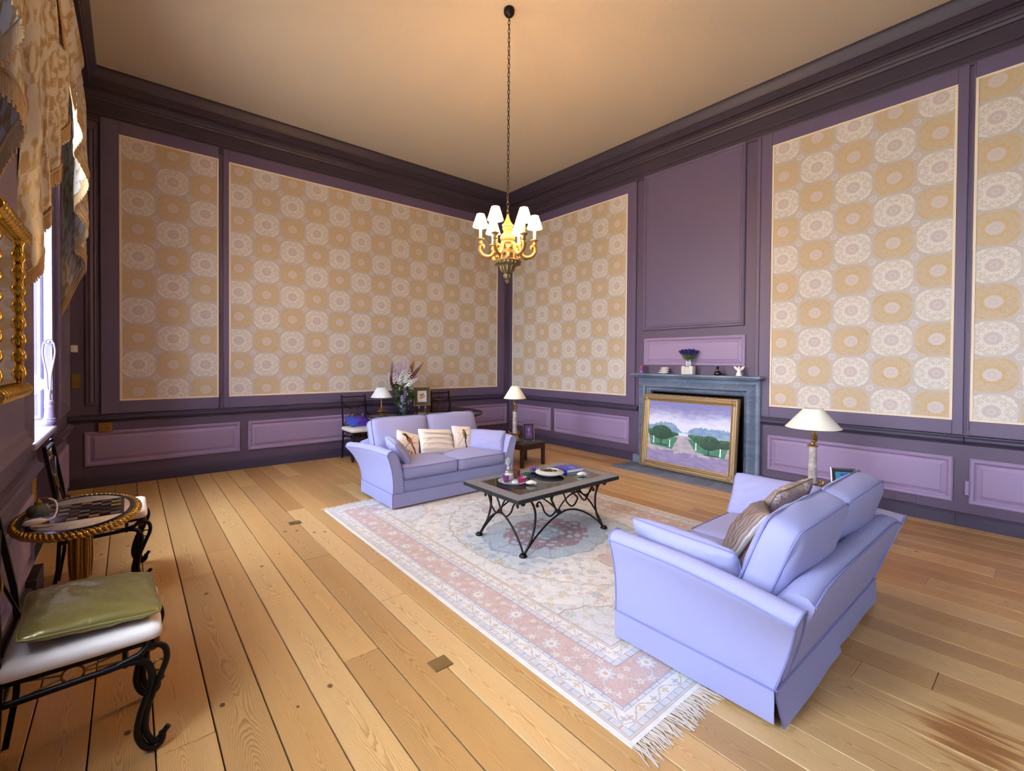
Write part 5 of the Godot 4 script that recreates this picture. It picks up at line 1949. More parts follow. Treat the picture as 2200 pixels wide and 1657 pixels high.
# ---------------------------------------------------------------- chimneypiece, painting and ornaments
func build_fireplace() -> void:
	var t := thing("fireplace", "blue-grey marble chimneypiece on the right wall", "fireplace", Vector3.ZERO)
	X = TB()
	var prof := [Vector2(0, 0.001), Vector2(0, 0.05), Vector2(0.015, 0.062), Vector2(0.028, 0.062), Vector2(0.034, 0.05), Vector2(0.05, 0.052), Vector2(0.075, 0.075), Vector2(0.095, 0.105), Vector2(0.115, 0.118), Vector2(0.135, 0.112), Vector2(0.148, 0.09), Vector2(0.152, 0.07), Vector2(0.166, 0.068), Vector2(0.17, 0.05), Vector2(0.19, 0.045), Vector2(0.19, -0.02)]
	var lo := Vector2(3.145, 0.12)
	var hi := Vector2(4.872, 1.29)
	for part in 3:
		var st := mk()
		for k in prof.size() - 1:
			var a: Vector2 = prof[k]
			var b: Vector2 = prof[k + 1]
			if k > 0 and absf(rad_to_deg((a - Vector2(prof[k - 1])).angle_to(b - a))) < 35.0:
				pass
			else:
				ng(st)
			var Al := Vector3(lo.x + a.x, hi.y - a.x, a.y)
			var Bl := Vector3(lo.x + b.x, hi.y - b.x, b.y)
			var Ar := Vector3(hi.x - a.x, hi.y - a.x, a.y)
			var Br := Vector3(hi.x - b.x, hi.y - b.x, b.y)
			match part:
				0: quad(st, Vector3(lo.x + a.x, lo.y, a.y), Vector3(lo.x + b.x, lo.y, b.y), Bl, Al)
				1: quad(st, Vector3(hi.x - b.x, lo.y, b.y), Vector3(hi.x - a.x, lo.y, a.y), Ar, Br)
				2: quad(st, Bl, Br, Ar, Al)
		obj(["jamb", "jamb", "lintel"][part], st, M.slate, t)
	bar(Vector3(3.10, 0.012, 0.001), Vector3(3.34, 0.128, 0.135), M.slate, t, "plinth", 0.004)
	bar(Vector3(4.675, 0.012, 0.001), Vector3(4.905, 0.128, 0.135), M.slate, t, "plinth", 0.004)
	bar(Vector3(3.12, 1.288, 0.001), Vector3(4.895, 1.312, 0.14), M.slate, t, "bed_moulding", 0.006)
	bar(Vector3(3.085, 1.312, 0.001), Vector3(4.925, 1.342, 0.205), M.slate, t, "mantel_shelf", 0.006)
	bar(Vector3(3.06, 0.0006, 0.0), Vector3(4.90, 0.012, 0.62), M.slate, t, "hearth_slab", 0.003)
	X = Transform3D()
	# leaning painting in a gilt frame
	var T := Transform3D(Basis(Vector3(0, 0, 1), Vector3(0, 1, 0), Vector3(-1, 0, 0)) * Basis(Vector3.RIGHT, -0.098), Vector3(-0.285, 0.018, 3.992))
	var p := thing("framed_painting", "garden landscape painting in a heavy gilt frame leaning in the fireplace", "painting")
	p.transform = T
	var w := 1.37
	var h := 1.045
	var st := mk()
	X = Transform3D(Basis(), Vector3(-w / 2, 0, -0.05))
	rings(st, Vector2(0, 0), Vector2(w, h), [Vector2(0, 0), Vector2(0, 0.035), Vector2(0.012, 0.048), Vector2(0.028, 0.05), Vector2(0.034, 0.036), Vector2(0.05, 0.034), Vector2(0.065, 0.04), Vector2(0.078, 0.034), Vector2(0.084, 0.022)], false)
	wallback(st, w, h)
	var fr := obj("frame", st, M.framegold, p)
	st = mk()
	rings(st, Vector2(0.084, 0.084), Vector2(w - 0.084, h - 0.084), [Vector2(0, 0.022), Vector2(0.004, 0.028), Vector2(0.01, 0.026), Vector2(0.016, 0.014)], false)
	obj("slip", st, M.slipgold, p)
	# carved outer edge and corner leaves
	st = mk()
	var per := [[Vector2(0.014, 0.014), Vector2(w - 0.014, 0.014)], [Vector2(w - 0.014, 0.014), Vector2(w - 0.014, h - 0.014)], [Vector2(w - 0.014, h - 0.014), Vector2(0.014, h - 0.014)], [Vector2(0.014, h - 0.014), Vector2(0.014, 0.014)]]
	for e in per:
		var n := int(Vector2(e[0]).distance_to(e[1]) / 0.026)
		var d: Vector2 = (Vector2(e[1]) - Vector2(e[0])).normalized()
		for k in n:
			var q: Vector2 = Vector2(e[0]).lerp(e[1], (k + 0.5) / n)
			var B := Vector3(0.011, 0.007, 0.008) if absf(d.x) > 0.5 else Vector3(0.007, 0.011, 0.008)
			ball(st, Vector3(q.x, q.y, 0.048), B, 6, 4)
	var ce := obj("carved_edge", st, M.framegold, fr)
	ce.set_meta("kind", "stuff")
	for cx in [0.0, 1.0]:
		for cy in [0.0, 1.0]:
			st = mk()
			for k in 5:
				var a: float = atan2(0.5 - cy, 0.5 - cx) + (k - 2) * 0.5
				var c := Vector3(lerpf(0.05, w - 0.05, cx), lerpf(0.05, h - 0.05, cy), 0.037)
				tube(st, [c, c + Vector3(cos(a), sin(a), 0.1) * 0.03, c + Vector3(cos(a), sin(a), 0) * 0.055], [0.007, 0.01, 0.002], 6)
			obj("corner_leaf", st, M.framegold, fr)
	st = mk()
	flat(st)
	quad(st, Vector3(0.098, 0.098, 0.013), Vector3(w - 0.098, 0.098, 0.013), Vector3(w - 0.098, h - 0.098, 0.013), Vector3(0.098, h - 0.098, 0.013), Vector2(0, 1), Vector2(1, 1), Vector2(1, 0), Vector2(0, 0))
	obj("canvas", st, tex_mat(landscape_image(), 0.55), p)
	X = Transform3D()
	build_mantel_things()

func build_mantel_things() -> void:
	var y := 1.3425
	rng.seed = 33
	# pink crystal
	var am := thing("pink_crystal", "pink and violet crystal ornament at the left end of the mantel", "ornament", Vector3(-0.12, y, 3.235))
	var st := mk(); lathe(st, [Vector2(0, 0), Vector2(0.03, 0), Vector2(0.034, 0.03), Vector2(0.02, 0.05), Vector2(0, 0.052)], 10)
	obj("base", st, mat(Color(0.50, 0.36, 0.62), 0.2), am)
	for k in 12:
		st = mk()
		var a := k * 2.4
		var d := Vector3(cos(a) * 0.6, 1, sin(a) * 0.6).normalized()
		tube(st, [Vector3(0, 0.045, 0), d * 0.035 + Vector3(0, 0.06, 0), d * 0.055 + Vector3(0, 0.065, 0)], [0.01, 0.017, 0.004], 6)
		obj("crystal", st, mat(Color(0.55, 0.30, 0.40), 0.25), am)
	# stacked white shells
	var sh := thing("stacked_shells", "white stack of three carved shells on the mantel", "ornament", Vector3(-0.11, y, 3.60))
	for k in 3:
		st = mk()
		lathe(st, [Vector2(0, 0.0), Vector2(0.05, 0.004), Vector2(0.075, 0.016), Vector2(0.05, 0.03), Vector2(0, 0.034)], 20, 40.0, 6, 0.12)
		var o := obj("shell", st, M.white, sh)
		o.position = Vector3(0, k * 0.031, (k - 1) * 0.012)
		o.rotation.y = k * 0.7
		o.scale = Vector3(0.75, 1, 1.05 - k * 0.12)
	# lavender in a stone block with glass tubes
	var va := thing("lavender_vase", "white stone and glass vase full of purple lavender", "vase", Vector3(-0.11, y, 3.965))
	st = mk()
	box(st, Vector3(-0.04, 0, -0.085), Vector3(0.04, 0.115, -0.03), 0.006)
	box(st, Vector3(-0.04, 0, 0.03), Vector3(0.04, 0.115, 0.085), 0.006)
	box(st, Vector3(-0.036, 0.0, -0.03), Vector3(0.036, 0.1, 0.03), 0.004)
	obj("stone_block", st, M.coral, va)
	for k in 3:
		st = mk()
		X = Transform3D(Basis(), Vector3(0.0, 0.1, (k - 1) * 0.026))
		lathe(st, [Vector2(0, 0.0), Vector2(0.0125, 0), Vector2(0.0125, 0.1), Vector2(0.011, 0.1), Vector2(0.011, 0.004), Vector2(0, 0.004)], 14)
		X = Transform3D()
		obj("glass_tube", st, glass(Color(0.85, 0.9, 0.9, 0.2)), va)
	var stem := mk()
	tube(stem, [Vector3.ZERO, Vector3(0, 0.06, 0.004), Vector3(0, 0.13, 0)], 0.0016, 5)
	for k in 3:
		tube(stem, [Vector3(0, 0.03 + k * 0.03, 0), Vector3(0.008 * (k - 1), 0.055 + k * 0.03, 0.01), Vector3(0.012 * (k - 1), 0.075 + k * 0.03, 0.012)], [0.001, 0.0032, 0.0006], 5)
	stem.generate_normals()
	var stem_m := stem.commit()
	var head := mk()
	for k in 5:
		for i in 5:
			var a := TAU * i / 5 + k * 0.6
			ball(head, Vector3(cos(a) * 0.0065, 0.13 + k * 0.0095, sin(a) * 0.0065), Vector3(0.0055, 0.0065, 0.0055), 5, 4)
	head.generate_normals()
	var head_m := head.commit()
	var lav := mat(Color(0.17, 0.13, 0.42), 0.8)
	for k in 46:
		var a := k * 2.399
		var q := sqrt((k + 0.5) / 46.0)
		var T := Transform3D(Basis(Vector3(cos(a + PI / 2), 0, sin(a + PI / 2)), -q * 0.62) * Basis(Vector3.UP, a), Vector3(cos(a) * 0.008 * q, 0.175, sin(a) * 0.03 * q))
		T = T.scaled_local(Vector3.ONE * rng.randf_range(0.88, 1.05))
		var s := inst("lavender_stem", stem_m, M.leaf2, va, T)
		inst("flower_head", head_m, lav, s)
	# dark purple bottle
	var bo := spin("purple_bottle", "dark purple glass bottle with stopper on the mantel", "bottle", [Vector2(0, 0), Vector2(0.038, 0), Vector2(0.046, 0.015), Vector2(0.045, 0.03), Vector2(0.03, 0.05), Vector2(0.014, 0.06), Vector2(0.013, 0.072), Vector2(0.02, 0.076), Vector2(0.0, 0.078)], mat(Color(0.10, 0.03, 0.06), 0.08, 0.0, 0.7), Vector3(-0.11, y, 4.37), 24, 8, 0.03)
	st = mk(); lathe(st, [Vector2(0, 0.076), Vector2(0.012, 0.08), Vector2(0.02, 0.098), Vector2(0.014, 0.114), Vector2(0, 0.118)], 16)
	obj("stopper", st, mat(Color(0.10, 0.03, 0.06), 0.08, 0.0, 0.7), bo)
	# white winged figurine
	var dv := thing("winged_figurine", "small white winged figurine at the right end of the mantel", "figurine", Vector3(-0.11, y, 4.64))
	st = mk(); lathe(st, [Vector2(0, 0), Vector2(0.036, 0), Vector2(0.03, 0.03), Vector2(0.016, 0.06), Vector2(0.02, 0.08), Vector2(0.01, 0.095), Vector2(0, 0.097)], 18)
	ball(st, Vector3(-0.004, 0.107, 0), Vector3(0.013, 0.014, 0.013), 12, 8)
	obj("body", st, M.white, dv)
	for s in [-1.0, 1.0]:
		st = mk()
		for k in 5:
			tube(st, curve([Vector3(0, 0.06 + k * 0.004, s * 0.012), Vector3(0.004, 0.082 + k * 0.006, s * (0.03 + 0.003 * k)), Vector3(0.004, 0.082 + k * 0.009, s * (0.05 + 0.005 * k))], 4), [0.009, 0.0095, 0.01, 0.0105, 0.01, 0.0095, 0.008, 0.005, 0.002], 6)
		obj("wing", st, M.white, dv)

# ---------------------------------------------------------------- chandelier
func build_chandelier() -> void:
	var c := Vector3(-3.20, 0, 3.845)
	var t := thing("chandelier", "gilt six-arm chandelier with lit cream shades on a long chain", "chandelier", c)
	var st := mk()
	X = Transform3D(Basis(), Vector3(0, HC - 0.075, 0))
	lathe(st, [Vector2(0, -0.005), Vector2(0.012, 0.0), Vector2(0.035, 0.012), Vector2(0.05, 0.035), Vector2(0.052, 0.06), Vector2(0.047, 0.074), Vector2(0, 0.074)], 24)
	X = Transform3D()
	obj("ceiling_rose", st, M.bronze, t)
	# chain of single links
	st = mk()
	var pts := []
	for k in 16:
		var a := TAU * k / 16
		pts.append(Vector3(cos(a) * 0.0095, sin(a) * (0.0135) + signf(sin(a)) * 0.010, 0))
	tube(st, pts, 0.0032, 6, true)
	st.generate_normals()
	var link := st.commit()
	var top := HC - 0.085
	var bot := 2.905
	var n := int((top - bot) / 0.0395)
	for k in n:
		inst("chain_link", link, M.bronze, t, Transform3D(Basis(Vector3.UP, PI / 2 * (k % 2) + 0.5), Vector3(0, lerpf(top, bot, k / (n - 1.0)), 0)))
	# turned and carved body
	var G: Material = M.chgold
	var body := [
		["finial_cone", [Vector2(0, 2.775), Vector2(0.045, 2.775), Vector2(0.05, 2.79), Vector2(0.034, 2.81), Vector2(0.022, 2.835), Vector2(0.012, 2.865), Vector2(0.006, 2.89), Vector2(0, 2.893)], 10, 0.08],
		["bulb_turning", [Vector2(0, 2.61), Vector2(0.055, 2.61), Vector2(0.062, 2.622), Vector2(0.058, 2.632), Vector2(0.066, 2.645), Vector2(0.071, 2.668), Vector2(0.06, 2.695), Vector2(0.04, 2.712), Vector2(0.035, 2.73), Vector2(0.046, 2.745), Vector2(0.05, 2.757), Vector2(0.045, 2.768), Vector2(0.03, 2.777), Vector2(0, 2.777)], 12, 0.03],
		["collar", [Vector2(0, 2.555), Vector2(0.066, 2.555), Vector2(0.072, 2.566), Vector2(0.06, 2.58), Vector2(0.052, 2.60), Vector2(0.058, 2.612), Vector2(0, 2.612)], 0, 0.0],
		["flange", [Vector2(0, 2.40), Vector2(0.075, 2.405), Vector2(0.105, 2.415), Vector2(0.125, 2.435), Vector2(0.128, 2.448), Vector2(0.11, 2.458), Vector2(0.09, 2.462), Vector2(0, 2.462)], 24, 0.035],
		["leaf_cup", [Vector2(0, 2.335), Vector2(0.03, 2.34), Vector2(0.052, 2.365), Vector2(0.063, 2.392), Vector2(0.066, 2.405), Vector2(0, 2.407)], 10, 0.06],
		["lower_cup", [Vector2(0, 2.275), Vector2(0.02, 2.28), Vector2(0.034, 2.30), Vector2(0.038, 2.318), Vector2(0.03, 2.334), Vector2(0.02, 2.34), Vector2(0, 2.342)], 8, 0.08],
		["drop_finial", [Vector2(0, 2.238), Vector2(0.008, 2.242), Vector2(0.018, 2.255), Vector2(0.022, 2.268), Vector2(0.012, 2.278), Vector2(0, 2.28)], 7, 0.14]]
	for b in body:
		st = mk()
		lathe(st, b[1], 48, 40.0, b[2], b[3])
		obj(b[0], st, M.chdark if b[0] in ["flange", "leaf_cup", "lower_cup", "drop_finial"] else G, t)
	# beading and acanthus tips round the lower body
	for k in 20:
		var a := TAU * k / 20
		var d := Vector3(cos(a), 0, sin(a))
		st = mk()
		ball(st, d * 0.118 + Vector3(0, 2.426, 0), Vector3(0.011, 0.013, 0.011), 8, 6)
		obj("bead", st, M.chdark, t)
	for k in 10:
		var a := TAU * (k + 0.5) / 10
		var d := Vector3(cos(a), 0, sin(a))
		st = mk()
		tube(st, curve([d * 0.03 + Vector3(0, 2.343, 0), d * 0.056 + Vector3(0, 2.365, 0), d * 0.066 + Vector3(0, 2.395, 0), d * 0.082 + Vector3(0, 2.402, 0)], 4), [0.003, 0.006, 0.009, 0.011, 0.012, 0.0125, 0.0125, 0.012, 0.0115, 0.011, 0.009, 0.006, 0.003], 6)
		obj("acanthus_leaf", st, M.chdark, t)
	# six-sided drum with rosettes
	st = mk()
	flat(st)
	for k in 6:
		var a0 := TAU * k / 6 + 0.95
		var a1 := TAU * (k + 1) / 6 + 0.95
		var p0 := Vector3(cos(a0), 0, -sin(a0)) * 0.075
		var p1 := Vector3(cos(a1), 0, -sin(a1)) * 0.075
		quad(st, p0 + Vector3(0, 2.455, 0), p1 + Vector3(0, 2.455, 0), p1 + Vector3(0, 2.56, 0), p0 + Vector3(0, 2.56, 0))
	var drum := obj("drum", st, M.chpanel, t)
	for k in 6:
		var a := TAU * (k + 0.5) / 6 + 0.95
		var d := Vector3(cos(a), 0, -sin(a))
		st = mk()
		var o := d * 0.067 + Vector3(0, 2.508, 0)
		var side := Vector3.UP.cross(d)
		for i in 8:
			var q := TAU * i / 8
			ball(st, o + (side * cos(q) + Vector3.UP * sin(q)) * 0.013, Vector3.ONE * 0.006, 6, 4)
		ball(st, o + d * 0.003, Vector3.ONE * 0.006, 6, 4)
		obj("rosette", st, G, drum)
		# scroll bracket at each corner
		st = mk()
		var a2 := TAU * k / 6 + 0.95
		var e := Vector3(cos(a2), 0, -sin(a2))
		tube(st, curve([e * 0.06 + Vector3(0, 2.565, 0), e * 0.095 + Vector3(0, 2.55, 0), e * 0.09 + Vector3(0, 2.51, 0), e * 0.105 + Vector3(0, 2.475, 0), e * 0.125 + Vector3(0, 2.462, 0), e * 0.118 + Vector3(0, 2.482, 0)], 4), 0.012, 7)
		obj("scroll_bracket", st, G, drum)
	# arms, candles, shades
	for k in 6:
		var a := deg_to_rad(-5.0 + 60.0 * k)
		var rt := Vector3(cos(0.6963), 0, sin(0.6963))
		var tow := Vector3(-sin(0.6963), 0, cos(0.6963))
		var d := rt * cos(a) + tow * sin(a)
		st = mk()
		var pp := curve([d * 0.062 + Vector3(0, 2.575, 0), d * 0.085 + Vector3(0, 2.605, 0), d * 0.11 + Vector3(0, 2.585, 0), d * 0.125 + Vector3(0, 2.53, 0), d * 0.165 + Vector3(0, 2.49, 0), d * 0.225 + Vector3(0, 2.495, 0), d * 0.262 + Vector3(0, 2.54, 0), d * 0.255 + Vector3(0, 2.585, 0), d * 0.225 + Vector3(0, 2.585, 0), d * 0.23 + Vector3(0, 2.562, 0)], 4)
		var rr := []
		for i in pp.size():
			var q := float(i) / pp.size()
			rr.append(lerpf(0.015, 0.0175, sin(PI * q)) * (1.0 if q < 0.85 else 0.75))
		tube(st, pp, rr, 8)
		tube(st, curve([d * 0.15 + Vector3(0, 2.475, 0), d * 0.17 + Vector3(0, 2.465, 0), d * 0.19 + Vector3(0, 2.47, 0)], 3), 0.006, 5)
		ball(st, d * 0.255 + Vector3(0, 2.478, 0), Vector3.ONE * 0.008, 6, 5)
		var arm := obj("arm", st, G, t)
		var base := d * 0.256
		st = mk()
		X = Transform3D(Basis(), base)
		lathe(st, [Vector2(0, 2.585), Vector2(0.012, 2.588), Vector2(0.022, 2.605), Vector2(0.016, 2.625), Vector2(0.022, 2.64), Vector2(0.036, 2.648), Vector2(0.037, 2.655), Vector2(0.015, 2.655), Vector2(0, 2.655)], 20, 40.0, 10, 0.03)
		obj("drip_pan", st, G, arm)
		st = mk()
		lathe(st, [Vector2(0, 2.655), Vector2(0.0135, 2.655), Vector2(0.0135, 2.775), Vector2(0, 2.778)], 14)
		obj("candle_tube", st, M.candle, arm)
		st = mk()
		lathe(st, [Vector2(0.0, 2.795), Vector2(0.009, 2.80), Vector2(0.0125, 2.82), Vector2(0.008, 2.842), Vector2(0, 2.858)], 10)
		obj("bulb", st, M.bulb, arm)
		st = mk()
		lathe(st, [Vector2(0.073, 2.765), Vector2(0.036, 2.882)], 28)
		lathe(st, [Vector2(0.035, 2.882), Vector2(0.072, 2.765)], 28)
		obj("lamp_shade", st, M.litshade, arm)
		X = Transform3D()
		var l := OmniLight3D.new()
		l.name = "candle_light"
		l.light_color = Color(1.0, 0.80, 0.55)
		l.light_energy = CANDLE
		l.light_size = 0.012
		l.omni_range = 14.0
		l.omni_attenuation = 2.0
		l.shadow_enabled = true
		l.position = base + Vector3(0, 2.825, 0)
		t.add_child(l, true)

const CANDLE := 0.13

# ---------------------------------------------------------------- wrought-iron chairs and the dining corner
var chair_meshes := {}

func chair_parts() -> void:
	var st := mk()
	# rear leg and back post in one bar (left one; mirrored by position)
	tube(st, [Vector3(0, 0, -0.235), Vector3(0, 0.2, -0.205), Vector3(0, 0.43, -0.195), Vector3(0, 0.62, -0.21), Vector3(0, 0.955, -0.262)], 0.0135, 4, false, PI / 4)
	ball(st, Vector3(0, 0.957, -0.262), Vector3(0.012, 0.01, 0.012), 8, 5)
	st.generate_normals(); chair_meshes.post = st.commit()
	st = mk()
	tube(st, curve([Vector3(0, 0.365, 0.06), Vector3(0, 0.368, 0.13), Vector3(0, 0.35, 0.178), Vector3(0, 0.30, 0.198), Vector3(0, 0.24, 0.19), Vector3(0, 0.16, 0.165), Vector3(0, 0.09, 0.155), Vector3(0, 0.035, 0.172), Vector3(0, 0.014, 0.2), Vector3(0, 0.025, 0.225), Vector3(0, 0.06, 0.23)], 4), 0.013, 8)
	tube(st, curve([Vector3(0, 0.39, 0.165), Vector3(0, 0.408, 0.2), Vector3(0, 0.39, 0.235), Vector3(0, 0.34, 0.243), Vector3(0, 0.27, 0.218), Vector3(0, 0.18, 0.186), Vector3(0, 0.10, 0.178), Vector3(0, 0.05, 0.192), Vector3(0, 0.036, 0.212), Vector3(0, 0.075, 0.248)], 4), 0.011, 8)
	st.generate_normals(); chair_meshes.front = st.commit()
	st = mk()
	torus(st, Vector3(0, 0.325, 0.22), Vector3.RIGHT, 0.02, 0.0042, 16, 6)
	st.generate_normals(); chair_meshes.ring = st.commit()
	st = mk()
	torus(st, Vector3(0, 0.42, 0.2), Vector3(1, 0.3, 0), 0.03, 0.008, 16, 6, 0.55)
	st.generate_normals(); chair_meshes.knee = st.commit()
	st = mk()
	for s in [-1.0, 1.0]:
		tube(st, [Vector3(s * 0.185, 0.425, -0.195), Vector3(s * 0.185, 0.425, 0.2)], 0.011, 4, false, PI / 4)
		tube(st, [Vector3(s * 0.185, 0.355, -0.2), Vector3(s * 0.185, 0.365, 0.08), Vector3(s * 0.185, 0.385, 0.16), Vector3(s * 0.185, 0.425, 0.2)], 0.012, 8)
	for z in [-0.195, 0.2]:
		tube(st, [Vector3(-0.185, 0.425, z), Vector3(0.185, 0.425, z)], 0.011, 4, false, PI / 4)
	tube(st, [Vector3(-0.185, 0.36, 0.12), Vector3(0.185, 0.36, 0.12)], 0.01, 8)
	tube(st, [Vector3(-0.185, 0.33, -0.2), Vector3(0.185, 0.33, -0.2)], 0.009, 8)
	st.generate_normals(); chair_meshes.frame = st.commit()
	# gold star and ring between the rails: sides and front
	st = mk()
	for s in [-1.0, 1.0]:
		var c := Vector3(s * 0.185, 0.392, -0.02)
		torus(st, c, Vector3.RIGHT, 0.027, 0.004, 18, 6, 1.1)
		for e in [Vector3(s * 0.185, 0.424, 0.15), Vector3(s * 0.185, 0.38, 0.16), Vector3(s * 0.185, 0.424, -0.17), Vector3(s * 0.185, 0.362, -0.17)]:
			var d: Vector3 = (e - c).normalized()
			tube(st, [c + d * 0.028, e], 0.003, 5)
	var c2 := Vector3(0, 0.392, 0.2)
	torus(st, c2, Vector3.BACK, 0.027, 0.004, 18, 6, 1.1)
	for e in [Vector3(0.15, 0.424, 0.2), Vector3(0.15, 0.37, 0.19), Vector3(-0.15, 0.424, 0.2), Vector3(-0.15, 0.37, 0.19)]:
		tube(st, [c2 + (e - c2).normalized() * 0.028, e], 0.003, 5)
	st.generate_normals(); chair_meshes.star = st.commit()
	# back: top rail, iron cross, lower rail
	st = mk()
	var yz := func(y: float) -> float: return -0.21 - (y - 0.62) * 0.155
	tube(st, [Vector3(-0.185, 0.935, yz.call(0.935)), Vector3(0.185, 0.935, yz.call(0.935))], 0.011, 4, false, PI / 4)
	tube(st, [Vector3(-0.185, 0.50, -0.2), Vector3(0.185, 0.50, -0.2)], 0.009, 4, false, PI / 4)
	for sx in [-1.0, 1.0]:
		tube(st, [Vector3(sx * 0.185, 0.85, yz.call(0.85)), Vector3(sx * 0.036, 0.735, yz.call(0.735))], 0.006, 6)
		tube(st, [Vector3(sx * 0.036, 0.69, yz.call(0.69)), Vector3(sx * 0.17, 0.51, yz.call(0.51))], 0.006, 6)
	st.generate_normals(); chair_meshes.back = st.commit()
	st = mk()
	torus(st, Vector3(0, 0.712, yz.call(0.712)), Vector3(0, 0.15, 1).normalized(), 0.043, 0.0055, 22, 6)
	st.generate_normals(); chair_meshes.back_gold = st.commit()
	st = mk()
	torus(st, Vector3(0, 0.885, yz.call(0.885)), Vector3(0, 0.15, 1).normalized(), 0.024, 0.005, 18, 6)
	for e in [Vector3(0.12, 0.925, 0), Vector3(0.12, 0.855, 0), Vector3(-0.12, 0.925, 0), Vector3(-0.12, 0.855, 0)]:
		var c := Vector3(0, 0.885, yz.call(0.885))
		var q := Vector3(e.x, e.y, yz.call(e.y))
		tube(st, [c + (q - c).normalized() * 0.024, q], [0.005, 0.0018], 5)
	st.generate_normals(); chair_meshes.back_star = st.commit()
	st = mk()
	X = Transform3D(Basis(), Vector3(0, 0.462, 0.01))
	softbox(st, Vector3(0.43, 0.058, 0.44), 0.027, Vector3(0.0, 0.012, 0.0), 12, 4, 12, 0.002, 5)
	X = Transform3D()
	st.generate_normals(); chair_meshes.pad = st.commit()

func iron_chair(label: String, at: Vector3, turn: float, pad: Material) -> Node3D:
	if chair_meshes.is_empty():
		chair_parts()
	var t := thing("iron_chair", label, "chair", at, turn, "black wrought iron chairs with cream seats")
	for s in [-1.0, 1.0]:
		inst("rear_leg", chair_meshes.post, M.iron, t, Transform3D(Basis(), Vector3(s * 0.185, 0, 0)))
		var f := inst("front_leg", chair_meshes.front, M.iron, t, Transform3D(Basis(), Vector3(s * 0.185, 0, 0)))
		inst("gold_ring", chair_meshes.ring, M.chairgold, f)
		inst("knee_ring", chair_meshes.knee, M.chairgold, f)
	var fr := inst("seat_frame", chair_meshes.frame, M.iron, t)
	inst("gold_star", chair_meshes.star, M.chairgold, fr)
	var b := inst("back_rails", chair_meshes.back, M.iron, t)
	inst("gold_ring", chair_meshes.back_gold, M.chairgold, b)
	inst("gold_star", chair_meshes.back_star, M.chairgold, b)
	inst("seat_pad", chair_meshes.pad, pad, t)
	return t

func build_dining_corner() -> void:
	iron_chair("iron chair with a blue-violet cushion left of the dining table", Vector3(-3.245, 0, 0.365), 0.0, M.cream)
	iron_chair("iron chair behind the framed fruit print on the dining table", Vector3(-1.66, 0, 0.33), 0.0, M.cream)
	var shot := mat(Color(0.20, 0.22, 0.62), 0.35, 0.0, 0.8)
	shot.rim_enabled = true; shot.rim = 0.7; shot.rim_tint = 1.0
	var im := canvas(64, 64, Color(0.2, 0.3, 0.75))
	for j in 64:
		for i in 64:
			im.set_pixel(i, j, Color(0.22, 0.32, 0.74) if (i + int(6 * sin(j * 0.2))) % 64 < 26 else Color(0.38, 0.22, 0.66))
	var cm := tex_mat(im, 0.4)
	var o := cushion("shiny blue and violet cushion on the chair by the wall", Vector3(-3.24, 0.565, 0.30), 0.05, 1.15, 0.0, 0.36, 0.28, 0.11, cm, null, 15, "blue_cushion", 0.05)
	# round table
	var t := thing("dining_table", "round black glass dining table behind the far sofa", "table", Vector3(-2.45, 0, 0.93))
	var st := mk()
	lathe(st, [Vector2(0, 0.69), Vector2(0.885, 0.69), Vector2(0.895, 0.694), Vector2(0.895, 0.71), Vector2(0.888, 0.715), Vector2(0, 0.715)], 72)
	obj("tabletop", st, M.blackglass, t)
	for k in 4:
		var a := PI / 4 + PI / 2 * k
		var d := Vector3(cos(a), 0, sin(a))
		st = mk()
		tube(st, curve([d * 0.62 + Vector3(0, 0.66, 0), d * 0.68 + Vector3(0, 0.62, 0), d * 0.64 + Vector3(0, 0.575, 0), d * 0.56 + Vector3(0, 0.60, 0), d * 0.52 + Vector3(0, 0.678, 0), d * 0.4 + Vector3(0, 0.66, 0), d * 0.2 + Vector3(0, 0.45, 0), d * 0.24 + Vector3(0, 0.2, 0), d * 0.42 + Vector3(0, 0.02, 0)], 5), 0.014, 8)
		obj("leg", st, M.iron, t)
	st = mk(); torus(st, Vector3(0, 0.4, 0), Vector3.UP, 0.205, 0.01, 30, 6)
	obj("leg_ring", st, M.chairgold, t)
	# pleated lamp
	var y := 0.7155
	var l := thing("pleated_lamp", "small lamp with pleated white shade on the dining table", "lamp", Vector3(-2.985, y, 0.56))
	st = mk()
	lathe(st, [Vector2(0, 0), Vector2(0.05, 0), Vector2(0.062, 0.012), Vector2(0.062, 0.02), Vector2(0.04, 0.032), Vector2(0.03, 0.05), Vector2(0.012, 0.06), Vector2(0.009, 0.08), Vector2(0.013, 0.11), Vector2(0.008, 0.14), Vector2(0.008, 0.26), Vector2(0, 0.26)], 18)
	obj("stem", st, M.oldgold, l)
	st = mk()
	lathe(st, [Vector2(0.155, 0.225), Vector2(0.062, 0.375)], 144, 40.0, 36, 0.035)
	lathe(st, [Vector2(0.058, 0.375), Vector2(0.15, 0.225)], 72)
	obj("lamp_shade", st, M.pleat, l)
	# framed fruit print on a clear stand
	var T := Transform3D(Basis(Vector3.UP, -0.35) * Basis(Vector3.RIGHT, -0.12), Vector3(-2.255, y + 0.05, 0.50))
	var f := photo_frame("gold framed print of a fruit sprig on the dining table", T, 0.275, 0.31, 0.014, 0.014, M.gilt, tex_mat(fruit_image(), 0.5), mat(Color(0.30, 0.31, 0.31), 0.8), 0.05)
	st = mk()
	for s in [-1.0, 1.0]:
		tube(st, [Vector3(s * 0.05, -0.046, 0.03), Vector3(s * 0.05, -0.004, 0.008), Vector3(s * 0.05, -0.004, -0.02), Vector3(s * 0.05, -0.04, -0.06)], 0.005, 6)
	obj("clear_stand", st, glass(Color(0.9, 0.92, 0.95, 0.4)), f)
	build_flowers(Vector3(-2.60, y, 0.50))

